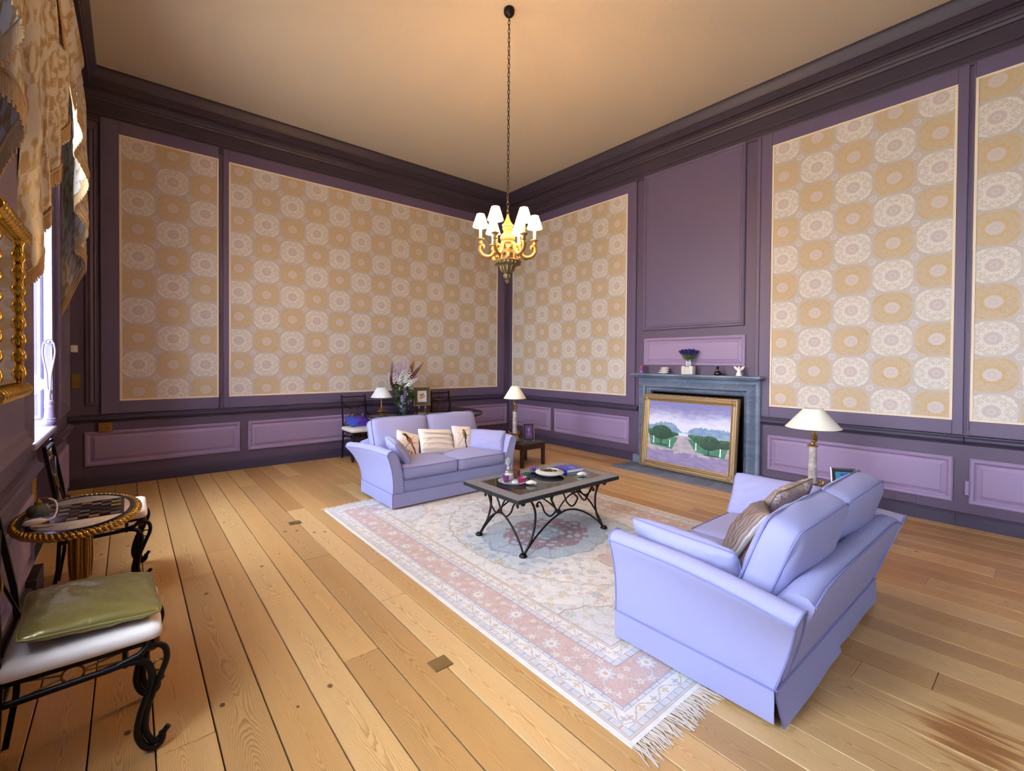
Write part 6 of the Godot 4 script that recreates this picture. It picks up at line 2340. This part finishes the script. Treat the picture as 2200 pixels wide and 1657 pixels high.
func leaf_mesh(l: float, w: float) -> ArrayMesh:
	var st := mk()
	ng(st)
	var rows := []
	for j in 6:
		var q := j / 5.0
		var ww := w * sin(PI * pow(q, 0.7)) * 0.5 + 0.0004
		rows.append(PackedVector3Array([Vector3(-ww, q * l * 0.9, 0.012 * q * q), Vector3(0, q * l * 0.9, 0.012 * q * q - ww * 0.35), Vector3(ww, q * l * 0.9, 0.012 * q * q)]))
	sheet(st, rows)
	st.generate_normals()
	return st.commit()

func build_flowers(at: Vector3) -> void:
	rng.seed = 17
	var t := thing("flower_vase", "large vase of white, pink and crimson flowers with green foliage", "flowers", at)
	var st := mk()
	lathe(st, [Vector2(0, 0), Vector2(0.05, 0), Vector2(0.06, 0.03), Vector2(0.075, 0.12), Vector2(0.07, 0.2), Vector2(0.06, 0.24), Vector2(0.055, 0.24), Vector2(0.055, 0.02), Vector2(0, 0.02)], 24)
	obj("vase", st, glass(Color(0.55, 0.62, 0.70, 0.45)), t)
	var leaf := leaf_mesh(0.075, 0.042)
	for k in 230:
		var a := rng.randf() * TAU
		var h := rng.randf_range(0.03, 0.44)
		var r := rng.randf_range(0.06, 0.155) * (0.75 + 0.4 * sin(PI * h / 0.46))
		var dir := Vector3(cos(a), rng.randf_range(-0.5, 0.9), sin(a)).normalized()
		var B := Basis.looking_at(dir, Vector3.UP) * Basis(Vector3.RIGHT, -PI / 2) * Basis(Vector3.UP, rng.randf() * 3.0)
		inst("leaf", leaf, M.leaf if k % 3 else M.leaf2, t, Transform3D(B.scaled(Vector3.ONE * rng.randf_range(0.7, 1.25)), Vector3(cos(a) * r, h, sin(a) * r) - dir * 0.03))
	# small violet sprays low down
	var vio := [mat(Color(0.50, 0.40, 0.62), 0.8), mat(Color(0.62, 0.50, 0.70), 0.8)]
	for k in 5:
		st = mk()
		var p := Vector3(-0.02 + rng.randf_range(-0.05, 0.05), 0.12 + 0.05 * k + rng.randf_range(-0.02, 0.02), 0.15 + rng.randf_range(-0.02, 0.02))
		for i in 16:
			ball(st, p + Vector3(rng.randf_range(-0.03, 0.03), rng.randf_range(-0.035, 0.035), rng.randf_range(-0.01, 0.02)), Vector3.ONE * rng.randf_range(0.006, 0.011), 6, 4)
		obj("violet_spray", st, vio[k % 2], t)
	# tall spikes: base, tip, colour, fullness
	var white := mat(Color(0.88, 0.88, 0.86), 0.8)
	var pinkw := mat(Color(0.82, 0.70, 0.80), 0.8)
	var crim := mat(Color(0.40, 0.07, 0.12), 0.8)
	var lilac := mat(Color(0.60, 0.55, 0.76), 0.8)
	var right := Vector3(cos(0.6963), 0, sin(0.6963))
	var spikes := [[-0.20, 0.45, -0.17, 0.80, crim, 0.028], [-0.13, 0.47, -0.115, 0.76, pinkw, 0.038], [-0.05, 0.5, -0.03, 0.83, pinkw, 0.042], [0.03, 0.52, 0.065, 0.84, pinkw, 0.03], [0.1, 0.52, 0.165, 0.79, crim, 0.034], [0.16, 0.50, 0.34, 0.76, crim, 0.03], [-0.2, 0.44, -0.24, 0.60, white, 0.045], [0.0, 0.45, 0.03, 0.66, white, 0.06], [0.09, 0.42, 0.17, 0.60, white, 0.055], [0.12, 0.38, 0.25, 0.52, white, 0.045], [-0.13, 0.38, -0.18, 0.55, crim, 0.052], [0.02, 0.36, 0.0, 0.5, white, 0.05], [0.1, 0.34, 0.15, 0.46, white, 0.05], [-0.06, 0.36, -0.09, 0.46, lilac, 0.035], [0.07, 0.36, 0.08, 0.42, lilac, 0.03], [-0.04, 0.46, -0.05, 0.62, white, 0.05], [0.06, 0.48, 0.1, 0.68, white, 0.05], [0.18, 0.44, 0.22, 0.6, pinkw, 0.04], [-0.1, 0.42, -0.12, 0.6, white, 0.045]]
	var petal := leaf_mesh(0.03, 0.02)
	for s in spikes:
		s[5] *= 1.25
		st = mk()
		var dep := rng.randf_range(-0.06, 0.08)
		var tow := Vector3(-sin(0.6963), 0, cos(0.6963))
		var a: Vector3 = right * s[0] * 0.8 + tow * dep + Vector3(0, s[1], 0)
		var b: Vector3 = right * s[2] + tow * dep * 1.2 + Vector3(0, s[3], 0)
		var root := Vector3(right.x * s[0] * 0.15, 0.1, right.z * s[0] * 0.15)
		tube(st, [root, a.lerp(root, 0.3), a, b], [0.004, 0.004, 0.0035, 0.001], 5)
		var stem := obj("stem", st, M.leaf, t)
		st = mk()
		var n := int(a.distance_to(b) / 0.0075) + 12
		for k in n:
			var q := k / float(n)
			var w: float = s[5] * (1.0 - 0.75 * q * q)
			var an := k * 2.399
			var c := a.lerp(b, q) + (right * cos(an) + tow * sin(an)) * w * 0.75
			# floret of four petals round a small heart
			for i in 4:
				var o := Vector3(cos(an + i * 1.57), 0.5 * sin(i * 1.57 + an), sin(an + i * 1.3)) * w * 0.24
				ball(st, c + o, Vector3(w * 0.24, w * 0.16, w * 0.24), 5, 4)
		obj("florets", st, s[4], stem)

# ---------------------------------------------------------------- window side: chairs, games table, mirror, curtains
func build_left_group() -> void:
	iron_chair("iron chair with a green silk cushion, nearest the camera", Vector3(-6.085, 0, 4.82), PI / 2, M.cream)
	iron_chair("iron chair beyond the gilt games table, under the window", Vector3(-6.085, 0, 3.08), PI / 2, M.cream)
	var gm := grain(mat(Color(0.52, 0.48, 0.26), 0.33, 0.5, 0.8), noise_tex(0.03, 31, true, 5.0), 4.0, 0.35)
	gm.rim_enabled = true; gm.rim = 0.5; gm.rim_tint = 0.8
	gm.normal_texture = noise_tex(0.03, 31, true, 5.0)
	cushion("olive green shiny silk cushion on the near iron chair", Vector3(-6.06, 0.548, 4.80), PI / 2, 1.48, 0.05, 0.45, 0.40, 0.10, gm, mat(Color(0.50, 0.47, 0.22), 0.4), 21, "green_cushion", 0.04)
	# games table
	var c := Vector3(-6.15, 0, 3.93)
	var rx := 0.235
	var rz := 0.375
	var t := thing("games_table", "oval gilt pedestal table with inlaid stone chessboard", "table", c)
	var st := mk()
	X = Transform3D(Basis().scaled(Vector3(rx, 1, rz)), Vector3.ZERO)
	lathe(st, [Vector2(0, 0.668), Vector2(0.97, 0.668), Vector2(0.97, 0.7), Vector2(0, 0.7)], 64)
	var top := obj("tabletop", st, M.blackstone, t)
	st = mk()
	lathe(st, [Vector2(0.86, 0.7), Vector2(0.858, 0.7016), Vector2(0, 0.7016)], 64)
	obj("marble_inlay", st, M.whitemarble, top)
	X = Transform3D()
	# twisted gilt rim
	for s in 2:
		st = mk()
		var pts := []
		for k in 360:
			var a := TAU * k / 360.0
			var q := a * 34.0 + s * PI
			var e := Vector3(cos(a) * rx, 0, sin(a) * rz)
			var nrm := Vector3(cos(a) / rx, 0, sin(a) / rz).normalized()
			pts.append(e + nrm * 0.009 * cos(q) + Vector3(0, 0.683 + 0.009 * sin(q), 0))
		tube(st, pts, 0.0115, 6, true)
		obj("rope_rim", st, M.gilt, top)
	# chessboard squares
	var cols := [Color(0.62, 0.50, 0.28), Color(0.42, 0.30, 0.26), Color(0.40, 0.43, 0.45), Color(0.55, 0.55, 0.50), Color(0.30, 0.24, 0.34), Color(0.50, 0.40, 0.36), Color(0.26, 0.32, 0.30)]
	var sm := []
	for k in 7: sm.append(mat(cols[k], 0.15))
	st = mk(); box(st, Vector3(-0.02, 0, -0.02), Vector3(0.02, 0.0012, 0.02))
	st.generate_normals()
	var sq := st.commit()
	st = mk()
	box(st, Vector3(-0.178, 0.7016, -0.178), Vector3(0.178, 0.7024, 0.178))
	var bd := obj("board_border", st, mat(Color(0.22, 0.07, 0.08), 0.2), top)
	rng.seed = 3
	for i in 8:
		for j in 8:
			inst("square", sq, M.blackstone if (i + j) % 2 else sm[rng.randi() % 7], bd, Transform3D(Basis(), Vector3(-0.1435 + i * 0.041, 0.7024, -0.1435 + j * 0.041)))
	# carved column
	st = mk()
	lathe(st, [Vector2(0, 0.0), Vector2(0.13, 0.0), Vector2(0.125, 0.03), Vector2(0.09, 0.05), Vector2(0.07, 0.09), Vector2(0.042, 0.15), Vector2(0.034, 0.19), Vector2(0.046, 0.20), Vector2(0.05, 0.215), Vector2(0.036, 0.23), Vector2(0.03, 0.25), Vector2(0.044, 0.275), Vector2(0.046, 0.295), Vector2(0.03, 0.315), Vector2(0.027, 0.33), Vector2(0.034, 0.35), Vector2(0.036, 0.42), Vector2(0.037, 0.52), Vector2(0.034, 0.60), Vector2(0.04, 0.645), Vector2(0.07, 0.668), Vector2(0, 0.668)], 40)
	var col := obj("column", st, M.giltold, t)
	for k in 7:
		var a := TAU * k / 7
		var d := Vector3(cos(a), 0, sin(a))
		st = mk()
		tube(st, curve([d * 0.032 + Vector3(0, 0.345, 0), d * 0.035 + Vector3(0, 0.42, 0), d * 0.036 + Vector3(0, 0.52, 0), d * 0.037 + Vector3(0, 0.585, 0), d * 0.054 + Vector3(0, 0.60, 0)], 4), [0.003, 0.006, 0.008, 0.01, 0.011, 0.0115, 0.012, 0.012, 0.012, 0.012, 0.011, 0.011, 0.01, 0.009, 0.008, 0.006, 0.003], 6)
		tube(st, [d * 0.043 + Vector3(0, 0.35, 0), d * 0.049 + Vector3(0, 0.45, 0), d * 0.048 + Vector3(0, 0.57, 0)], 0.0025, 5)
		obj("leaf", st, M.giltold, col)
		st = mk()
		var d2 := d.rotated(Vector3.UP, 0.45)
		tube(st, curve([d2 * 0.034 + Vector3(0, 0.19, 0), d2 * 0.05 + Vector3(0, 0.13, 0), d2 * 0.075 + Vector3(0, 0.09, 0), d2 * 0.11 + Vector3(0, 0.08, 0), d2 * 0.118 + Vector3(0, 0.055, 0)], 4), [0.004, 0.007, 0.01, 0.012, 0.014, 0.015, 0.016, 0.017, 0.018, 0.018, 0.018, 0.018, 0.017, 0.016, 0.014, 0.011, 0.005], 6)
		obj("foot_leaf", st, M.giltold, col)
	for yy in [0.285, 0.208]:
		for k in 14:
			var a := TAU * k / 14
			st = mk()
			ball(st, Vector3(cos(a) * 0.046, yy, sin(a) * 0.046), Vector3(0.009, 0.011, 0.009), 7, 5)
			obj("bead", st, M.giltold, col)
	# scent atomiser with its tasselled bulb
	var y := 0.7028
	var at := thing("perfume_atomizer", "cut glass perfume atomiser with tasselled bulb on the games table", "perfume bottle", Vector3(-6.297, y, 3.985))
	st = mk()
	lathe(st, [Vector2(0, 0), Vector2(0.03, 0), Vector2(0.026, 0.006), Vector2(0.036, 0.018), Vector2(0.045, 0.038), Vector2(0.043, 0.055), Vector2(0.03, 0.07), Vector2(0.014, 0.076), Vector2(0.012, 0.076), Vector2(0.027, 0.068), Vector2(0.039, 0.054), Vector2(0.041, 0.038), Vector2(0.032, 0.018), Vector2(0, 0.012)], 32, 40.0, 12, 0.03)
	obj("bottle", st, glass(Color(0.42, 0.45, 0.34, 0.62)), at)
	st = mk()
	lathe(st, [Vector2(0, 0.074), Vector2(0.014, 0.074), Vector2(0.015, 0.088), Vector2(0.009, 0.092), Vector2(0.006, 0.1), Vector2(0.008, 0.106), Vector2(0, 0.11)], 16)
	tube(st, curve([Vector3(0, 0.103, 0), Vector3(0.02, 0.106, 0.004), Vector3(0.038, 0.1, 0.008)], 4), 0.0028, 6)
	obj("nozzle", st, M.brass, at)
	st = mk()
	tube(st, curve([Vector3(0.038, 0.1, 0.008), Vector3(0.062, 0.085, 0.02), Vector3(0.07, 0.05, 0.05), Vector3(0.06, 0.02, 0.085), Vector3(0.035, 0.014, 0.10)], 5), 0.0042, 7)
	obj("hose", st, M.white, at)
	st = mk()
	tube(st, [Vector3(0.04, 0.016, 0.10), Vector3(0.02, 0.017, 0.105), Vector3(-0.005, 0.0175, 0.11), Vector3(-0.03, 0.016, 0.115), Vector3(-0.04, 0.014, 0.12)], [0.006, 0.015, 0.017, 0.014, 0.004], 10)
	obj("squeeze_bulb", st, M.cream, at)
	st = mk()
	for k in 60:
		var a := rng.randf() * TAU
		var q := rng.randf()
		tube(st, [Vector3(-0.036, 0.012, 0.12), Vector3(-0.01 + 0.02 * q, 0.006 + 0.006 * absf(sin(a)), 0.145 + 0.012 * cos(a)), Vector3(0.045 + 0.03 * q, 0.003, 0.155 + 0.02 * cos(a))], 0.0014, 4)
	var ts := obj("tassel", st, M.fringe, at)
	ts.set_meta("kind", "stuff")
	build_mirror()
	# brass floor sockets
	for k in 2:
		var p: Vector3 = [Vector3(-4.778, 0, 2.712), Vector3(-4.77, 0, 5.262)][k]
		st = mk()
		box(st, Vector3(-0.05, -0.004, -0.045), Vector3(0.05, 0.004, 0.045), 0.002)
		var o := obj("floor_socket", st, M.brassplate)
		o.position = p
		tag(o, ["small brass socket plate in the floorboards left of the rug corner", "brass socket plate in the floorboards nearest the camera"][k], "socket plate")
		st = mk(); box(st, Vector3(-0.038, 0.004, -0.033), Vector3(0.038, 0.0055, 0.033), 0.001)
		obj("flap", st, M.brassplate, o)
	# painted wall sockets
	var sk := [[TA(), Vector2(-3.66, 0.165), "plum painted wall socket left of the iron chair"], [TB(), Vector2(5.27, 0.165), "plum painted wall socket right of the chimneypiece"], [TB(), Vector2(6.24, 0.165), "plum painted wall socket behind the near sofa"]]
	for s in sk:
		X = s[0]
		st = mk()
		var p: Vector2 = s[1]
		box(st, Vector3(p.x - 0.075, p.y - 0.034, 0.0), Vector3(p.x + 0.075, p.y + 0.04, 0.009), 0.002)
		var o := obj("wall_socket", st, M.plum)
		tag(o, s[2], "socket", "painted wall sockets")
		for q in [-0.035, 0.035]:
			st = mk(); box(st, Vector3(p.x + q - 0.02, p.y - 0.018, 0.009), Vector3(p.x + q + 0.02, p.y + 0.022, 0.011), 0.001)
			obj("outlet", st, M.plum, o)
		X = Transform3D()

func build_mirror() -> void:
	var t := thing("wall_mirror", "gilt framed mirror with carved leaves between the windows", "mirror", Vector3(XC + 0.036, 0, 4.09))
	t.transform = Transform3D(Basis(Vector3(0, 0, -1), Vector3(0, 1, 0), Vector3(1, 0, 0)), Vector3(XC + 0.036, 0, 4.09))
	var y0 := 1.31
	var y1 := 2.16
	var hw := 0.345
	var st := mk()
	wallrect(st, Vector2(-hw + 0.05, y0 + 0.05), Vector2(hw - 0.05, y1 - 0.05), 0.012)
	obj("glass", st, M.mirror, t)
	st = mk()
	box(st, Vector3(-hw, y0, 0.0), Vector3(hw, y1, 0.008))
	obj("backboard", st, M.giltold, t)
	# side ribs with paired leaves
	for s in [-1.0, 1.0]:
		st = mk()
		for o in [-0.007, 0.007]:
			tube(st, [Vector3(s * (hw - 0.045) + o, y0 + 0.05, 0.022), Vector3(s * (hw - 0.045) + o, y1 - 0.05, 0.022)], 0.006, 6)
		var rib := obj("side_rib", st, M.gilt, t)
		for k in 9:
			var yy := y0 + 0.075 + k * 0.085
			for e in [-1.0, 1.0]:
				st = mk()
				var x: float = s * (hw - 0.045)
				tube(st, curve([Vector3(x + e * 0.008, yy, 0.014), Vector3(x + e * 0.03, yy + 0.03, 0.022), Vector3(x + e * 0.036, yy + 0.06, 0.02), Vector3(x + e * 0.02, yy + 0.095, 0.014)], 4), [0.004, 0.008, 0.012, 0.014, 0.015, 0.015, 0.014, 0.013, 0.011, 0.009, 0.007, 0.004, 0.002], 6)
				obj("leaf", st, M.gilt, rib)
	# gadrooned top and shell-carved bottom
	for b in 2:
		st = mk()
		var yy: float = [y1 - 0.03, y0 + 0.03][b]
		var pts := []
		var rr := []
		for k in 61:
			pts.append(Vector3(lerpf(-hw - 0.01, hw + 0.01, k / 60.0), yy, 0.024))
			rr.append(0.03 + 0.008 * sin(k * 1.25))
		tube(st, pts, rr, 10)
		obj(["top_roll", "bottom_roll"][b], st, M.gilt, t)

# silk valance: swag and two cascading tails with rope fringe, centred on a window at z = zc
func build_valance(zc: float, which: String) -> void:
	var t := thing("window_valance", "gold and silver damask silk valance with rope fringe over the %s window" % which, "curtain", Vector3(0, 0, zc), 0.0, "silk valances over the windows")
	var top := 4.235
	var near := [[-6.425, 1.05, 1.95], [-6.37, 1.02, 2.02], [-6.335, 0.985, 2.10], [-6.35, 0.95, 2.17], [-6.395, 0.93, 2.24], [-6.36, 0.88, 2.32], [-6.315, 0.85, 2.40], [-6.35, 0.80, 2.48], [-6.385, 0.74, 2.56], [-6.33, 0.69, 2.66], [-6.285, 0.65, 2.74], [-6.33, 0.58, 2.83], [-6.37, 0.52, 2.92], [-6.30, 0.46, 3.02], [-6.26, 0.40, 3.12], [-6.31, 0.32, 3.25], [-6.33, 0.25, 3.38]]
	var far := [[-6.425, -1.12, 1.98], [-6.385, -1.115, 2.08], [-6.345, -1.11, 2.2], [-6.30, -1.09, 2.32], [-6.255, -1.06, 2.42], [-6.27, -1.0, 2.50], [-6.325, -0.97, 2.56], [-6.27, -0.92, 2.64], [-6.23, -0.87, 2.72], [-6.27, -0.81, 2.82], [-6.315, -0.76, 2.90], [-6.25, -0.70, 3.0], [-6.215, -0.64, 3.1], [-6.26, -0.56, 3.22], [-6.30, -0.5, 3.3], [-6.24, -0.42, 3.42], [-6.27, -0.32, 3.52]]
	for q in 2:
		var path: Array = [near, far][q]
		var pts := []
		for p in path: pts.append(Vector3(p[0], p[2], p[1]))
		var line := curve(pts, 5)
		var st := mk()
		ng(st)
		var rows := []
		for j in 17:
			var v := j / 16.0
			var row := PackedVector3Array()
			for p in line:
				var y: float = lerpf(p.y, top, v)
				var sx: float = lerpf(p.x, -6.34, 0.55 * v * v) + 0.006 * sin(y * 9.0 + p.z * 20.0)
				row.append(Vector3(sx, y, p.z + 0.008 * sin(y * 5.0 + p.x * 30.0)))
			if q == 0: row.reverse()
			rows.append(row)
		# uv in metres along the cloth
		var lenu := 0.0
		for i in line.size() - 1: lenu += line[i].distance_to(line[i + 1])
		sheet(st, rows, false, false, lenu / 0.42, 2.1 / 1.05)
		var o := obj("tail", st, M.damask, t)
		# rope fringe along the hem
		st = mk()
		var acc := 0.0
		for i in line.size() - 1:
			var a: Vector3 = line[i]
			var b: Vector3 = line[i + 1]
			var d := a.distance_to(b)
			while acc < d:
				var p := a.lerp(b, acc / d)
				var l := 0.085 + 0.01 * sin(acc * 300.0)
				tube(st, [p + Vector3(0.002, 0.012, 0), p + Vector3(0.003, -l * 0.33, 0.001), p + Vector3(0.001, -l * 0.66, -0.001), p + Vector3(0.002, -l, 0)], [0.0036, 0.0046, 0.0036, 0.0044], 5)
				acc += 0.0085
			acc -= d
		var f := obj("rope_fringe", st, M.rope, o)
		f.set_meta("kind", "stuff")
		st = mk()
		var braid := []
		for p in line: braid.append(p + Vector3(0.003, 0.012, 0))
		tube(st, braid, 0.008, 6)
		obj("braid", st, M.rope, o)
	# swag
	var st := mk()
	ng(st)
	var rows := []
	for j in 15:
		var v := j / 14.0
		var row := PackedVector3Array()
		for i in 31:
			var u := 2.0 * i / 30.0 - 1.0
			var drop := (0.12 + 0.62 * (1.0 - u * u)) * v
			row.append(Vector3(-6.36 + 0.14 * sin(PI * minf(v * 0.8, 1.0)) * (1.0 - 0.5 * u * u) + 0.014 * sin(v * 26.0), top - drop, -u * 0.78))
		row.reverse()
		rows.append(row)
	sheet(st, rows, false, false, 3.5, 0.9)
	var sw := obj("swag", st, M.damask, t)
	st = mk()
	var hem: PackedVector3Array = rows[14]
	var line2 := curve(Array(hem), 6)
	for p in line2:
		tube(st, [p, p + Vector3(0.002, -0.04, 0), p + Vector3(0, -0.085, 0)], [0.0035, 0.0045, 0.0042], 5)
	var f2 := obj("rope_fringe", st, M.rope, sw)
	f2.set_meta("kind", "stuff")
	# covered pelmet board
	st = mk()
	box(st, Vector3(XC + 0.002, top - 0.03, -1.12), Vector3(-6.35, top + 0.008, 1.06), 0.004)
	obj("pelmet_board", st, M.damask, t)

func build_tassel() -> void:
	var t := thing("tie_back_tassel", "lilac tasselled curtain tie-back hanging in the far window bay", "tassel", Vector3(-6.452, 0, 1.90))
	var st := mk()
	torus(st, Vector3(0, 1.635, 0), Vector3(0.3, 0, 1).normalized(), 0.022, 0.007, 18, 6)
	ball(st, Vector3(0, 1.635, 0.0), Vector3(0.012, 0.012, 0.012), 8, 6)
	obj("hook", st, M.shutter, t)
	for s in [-1.0, 1.0]:
		st = mk()
		tube(st, curve([Vector3(s * 0.028, 1.63, 0), Vector3(s * 0.036, 1.54, 0.004), Vector3(s * 0.014, 1.38, 0.006), Vector3(s * 0.008, 1.26, 0.006), Vector3(0.004, 1.22, 0.006)], 6), 0.007, 7)
		obj("cord", st, M.tassel, t)
	st = mk()
	lathe(st, [Vector2(0, 1.09), Vector2(0.028, 1.09), Vector2(0.03, 1.105), Vector2(0.024, 1.12), Vector2(0.03, 1.135), Vector2(0.028, 1.15), Vector2(0.014, 1.16), Vector2(0.012, 1.2), Vector2(0.02, 1.215), Vector2(0.018, 1.24), Vector2(0, 1.25)], 18)
	obj("knot", st, M.tassel, t)
	st = mk()
	for k in 46:
		var a := TAU * k / 46
		var d := Vector3(cos(a), 0, sin(a))
		tube(st, [d * 0.02 + Vector3(0, 1.1, 0), d * 0.026 + Vector3(0, 1.05, 0), d * 0.031 + Vector3(0, 1.0, 0), d * 0.035 + Vector3(0, 0.965, 0)], [0.0035, 0.004, 0.0045, 0.005], 5)
		ball(st, d * 0.034 + Vector3(0, 1.005 - 0.02 * (k % 2), 0), Vector3.ONE * 0.0065, 6, 4)
	var o := obj("skirt_strands", st, M.tassel, t)
	o.set_meta("kind", "stuff")

func build_curtains() -> void:
	build_valance(WINS[0], "far")
	build_valance(WINS[1], "near")
	build_tassel()

func more_materials() -> void:
	var tri := func(m: StandardMaterial3D, s: float) -> StandardMaterial3D:
		m.uv1_triplanar = true
		m.uv1_scale = Vector3.ONE * s
		return m
	M.fringe = mat(Color(0.75, 0.70, 0.65), 0.95)
	M.slab_edge = grain(mat(Color(0.06, 0.06, 0.065), 0.55), noise_tex(0.06, 14, true, 6.0), 8.0, 0.8)
	M.granite = tri.call(tex_mat(speckle_image(Color(0.30, 0.30, 0.32), Color(0.62, 0.61, 0.62), 3, 0.5), 0.35), 5.0)
	M.blackglass = mat(Color(0.02, 0.02, 0.022), 0.04, 0.0, 0.6)
	M.stone = mat(Color(0.56, 0.55, 0.54), 0.85)
	M.shell = mat(Color(0.88, 0.84, 0.79), 0.35)
	M.amethyst = mat(Color(0.26, 0.16, 0.42), 0.15, 0.0, 0.7)
	M.stoneware = tri.call(tex_mat(speckle_image(Color(0.66, 0.65, 0.61), Color(0.78, 0.77, 0.72), 5, 0.5), 0.6), 8.0)
	M.bookblue = mat(Color(0.18, 0.20, 0.62), 0.35)
	M.lampgold = grain(mat(Color(0.62, 0.48, 0.24), 0.3, 0.9), noise_tex(0.05, 16, true, 4.0), 14.0, 0.5)
	M.onyx = tri.call(tex_mat(marble_image(Color(0.62, 0.58, 0.56), Color(0.74, 0.71, 0.69), Color(0.38, 0.30, 0.28), 11, 0.6, 1.0), 0.12), 4.0)
	M.slate = tri.call(tex_mat(marble_image(Color(0.33, 0.38, 0.47), Color(0.44, 0.49, 0.57), Color(0.66, 0.68, 0.70), 13, 0.35, 1.5), 0.4), 1.4)
	M.framegold = grain(mat(Color(0.60, 0.51, 0.38), 0.4, 0.6), noise_tex(0.05, 17, true, 4.0), 9.0, 0.5)
	M.slipgold = mat(Color(0.86, 0.72, 0.42), 0.3, 0.8)
	M.coral = grain(mat(Color(0.84, 0.82, 0.79), 0.9), noise_tex(0.08, 18, true, 8.0), 12.0, 1.0)
	M.chgold = grain(mat(Color(0.56, 0.43, 0.25), 0.45, 0.45), noise_tex(0.06, 19, true, 5.0), 14.0, 0.7)
	M.chdark = grain(mat(Color(0.50, 0.42, 0.27), 0.4, 0.5), noise_tex(0.06, 20, true, 5.0), 14.0, 0.7)
	M.chpanel = mat(Color(0.66, 0.58, 0.42), 0.5)
	M.candle = mat(Color(0.92, 0.86, 0.70), 0.6)
	M.bulb = mat(Color(1, 0.9, 0.7), 0.3)
	M.bulb.emission_enabled = true
	M.bulb.emission = Color(1.0, 0.78, 0.48)
	M.bulb.emission_energy_multiplier = 6.0
	M.litshade = mat(Color(0.95, 0.90, 0.78), 0.9)
	M.litshade.backlight_enabled = true
	M.litshade.backlight = Color(0.95, 0.90, 0.78)
	M.litshade.emission_enabled = true
	M.litshade.emission = Color(1.0, 0.82, 0.56)
	M.litshade.emission_energy_multiplier = 0.28
	M.litshade.cull_mode = BaseMaterial3D.CULL_DISABLED
	M.chairgold = mat(Color(0.42, 0.32, 0.16), 0.4, 0.8)
	M.pleat = mat(Color(0.86, 0.88, 0.88), 0.9)
	M.pleat.backlight_enabled = true
	M.pleat.backlight = Color(0.3, 0.3, 0.3)
	M.blackstone = mat(Color(0.035, 0.035, 0.04), 0.15)
	M.whitemarble = tri.call(tex_mat(marble_image(Color(0.84, 0.82, 0.79), Color(0.90, 0.89, 0.86), Color(0.58, 0.55, 0.53), 23, 1.0, 0.6), 0.15), 3.0)
	M.giltold = grain(mat(Color(0.56, 0.41, 0.16), 0.32, 0.9), noise_tex(0.05, 24, true, 4.0), 12.0, 0.6)
	M.brassplate = grain(mat(Color(0.50, 0.42, 0.26), 0.45, 0.55), noise_tex(0.06, 25, true, 2.0), 10.0, 0.3)
	M.mirror = mat(Color(0.80, 0.82, 0.80), 0.03, 1.0)
	M.damask = tex_mat(damask_image(Color(0.70, 0.67, 0.62), Color(0.56, 0.45, 0.26)), 0.38)
	M.damask.metallic_specular = 0.7
	M.damask.cull_mode = BaseMaterial3D.CULL_DISABLED
	M.rope = mat(Color(0.62, 0.49, 0.30), 0.55, 0.0, 0.6)
	M.tassel = mat(Color(0.48, 0.43, 0.55), 0.8)

func build_all() -> void:
	more_materials()
	build_chandelier()
	build_fireplace()
	build_sofas()
	build_rug()
	build_coffee_table()
	build_side_things()
	build_dining_corner()
	build_left_group()
	build_curtains()
	build_table_things()

func _ready() -> void:
	set_camera_and_light()
	make_materials()
	M.lilac_dim = M.lilac
	build_shell()
	build_all()
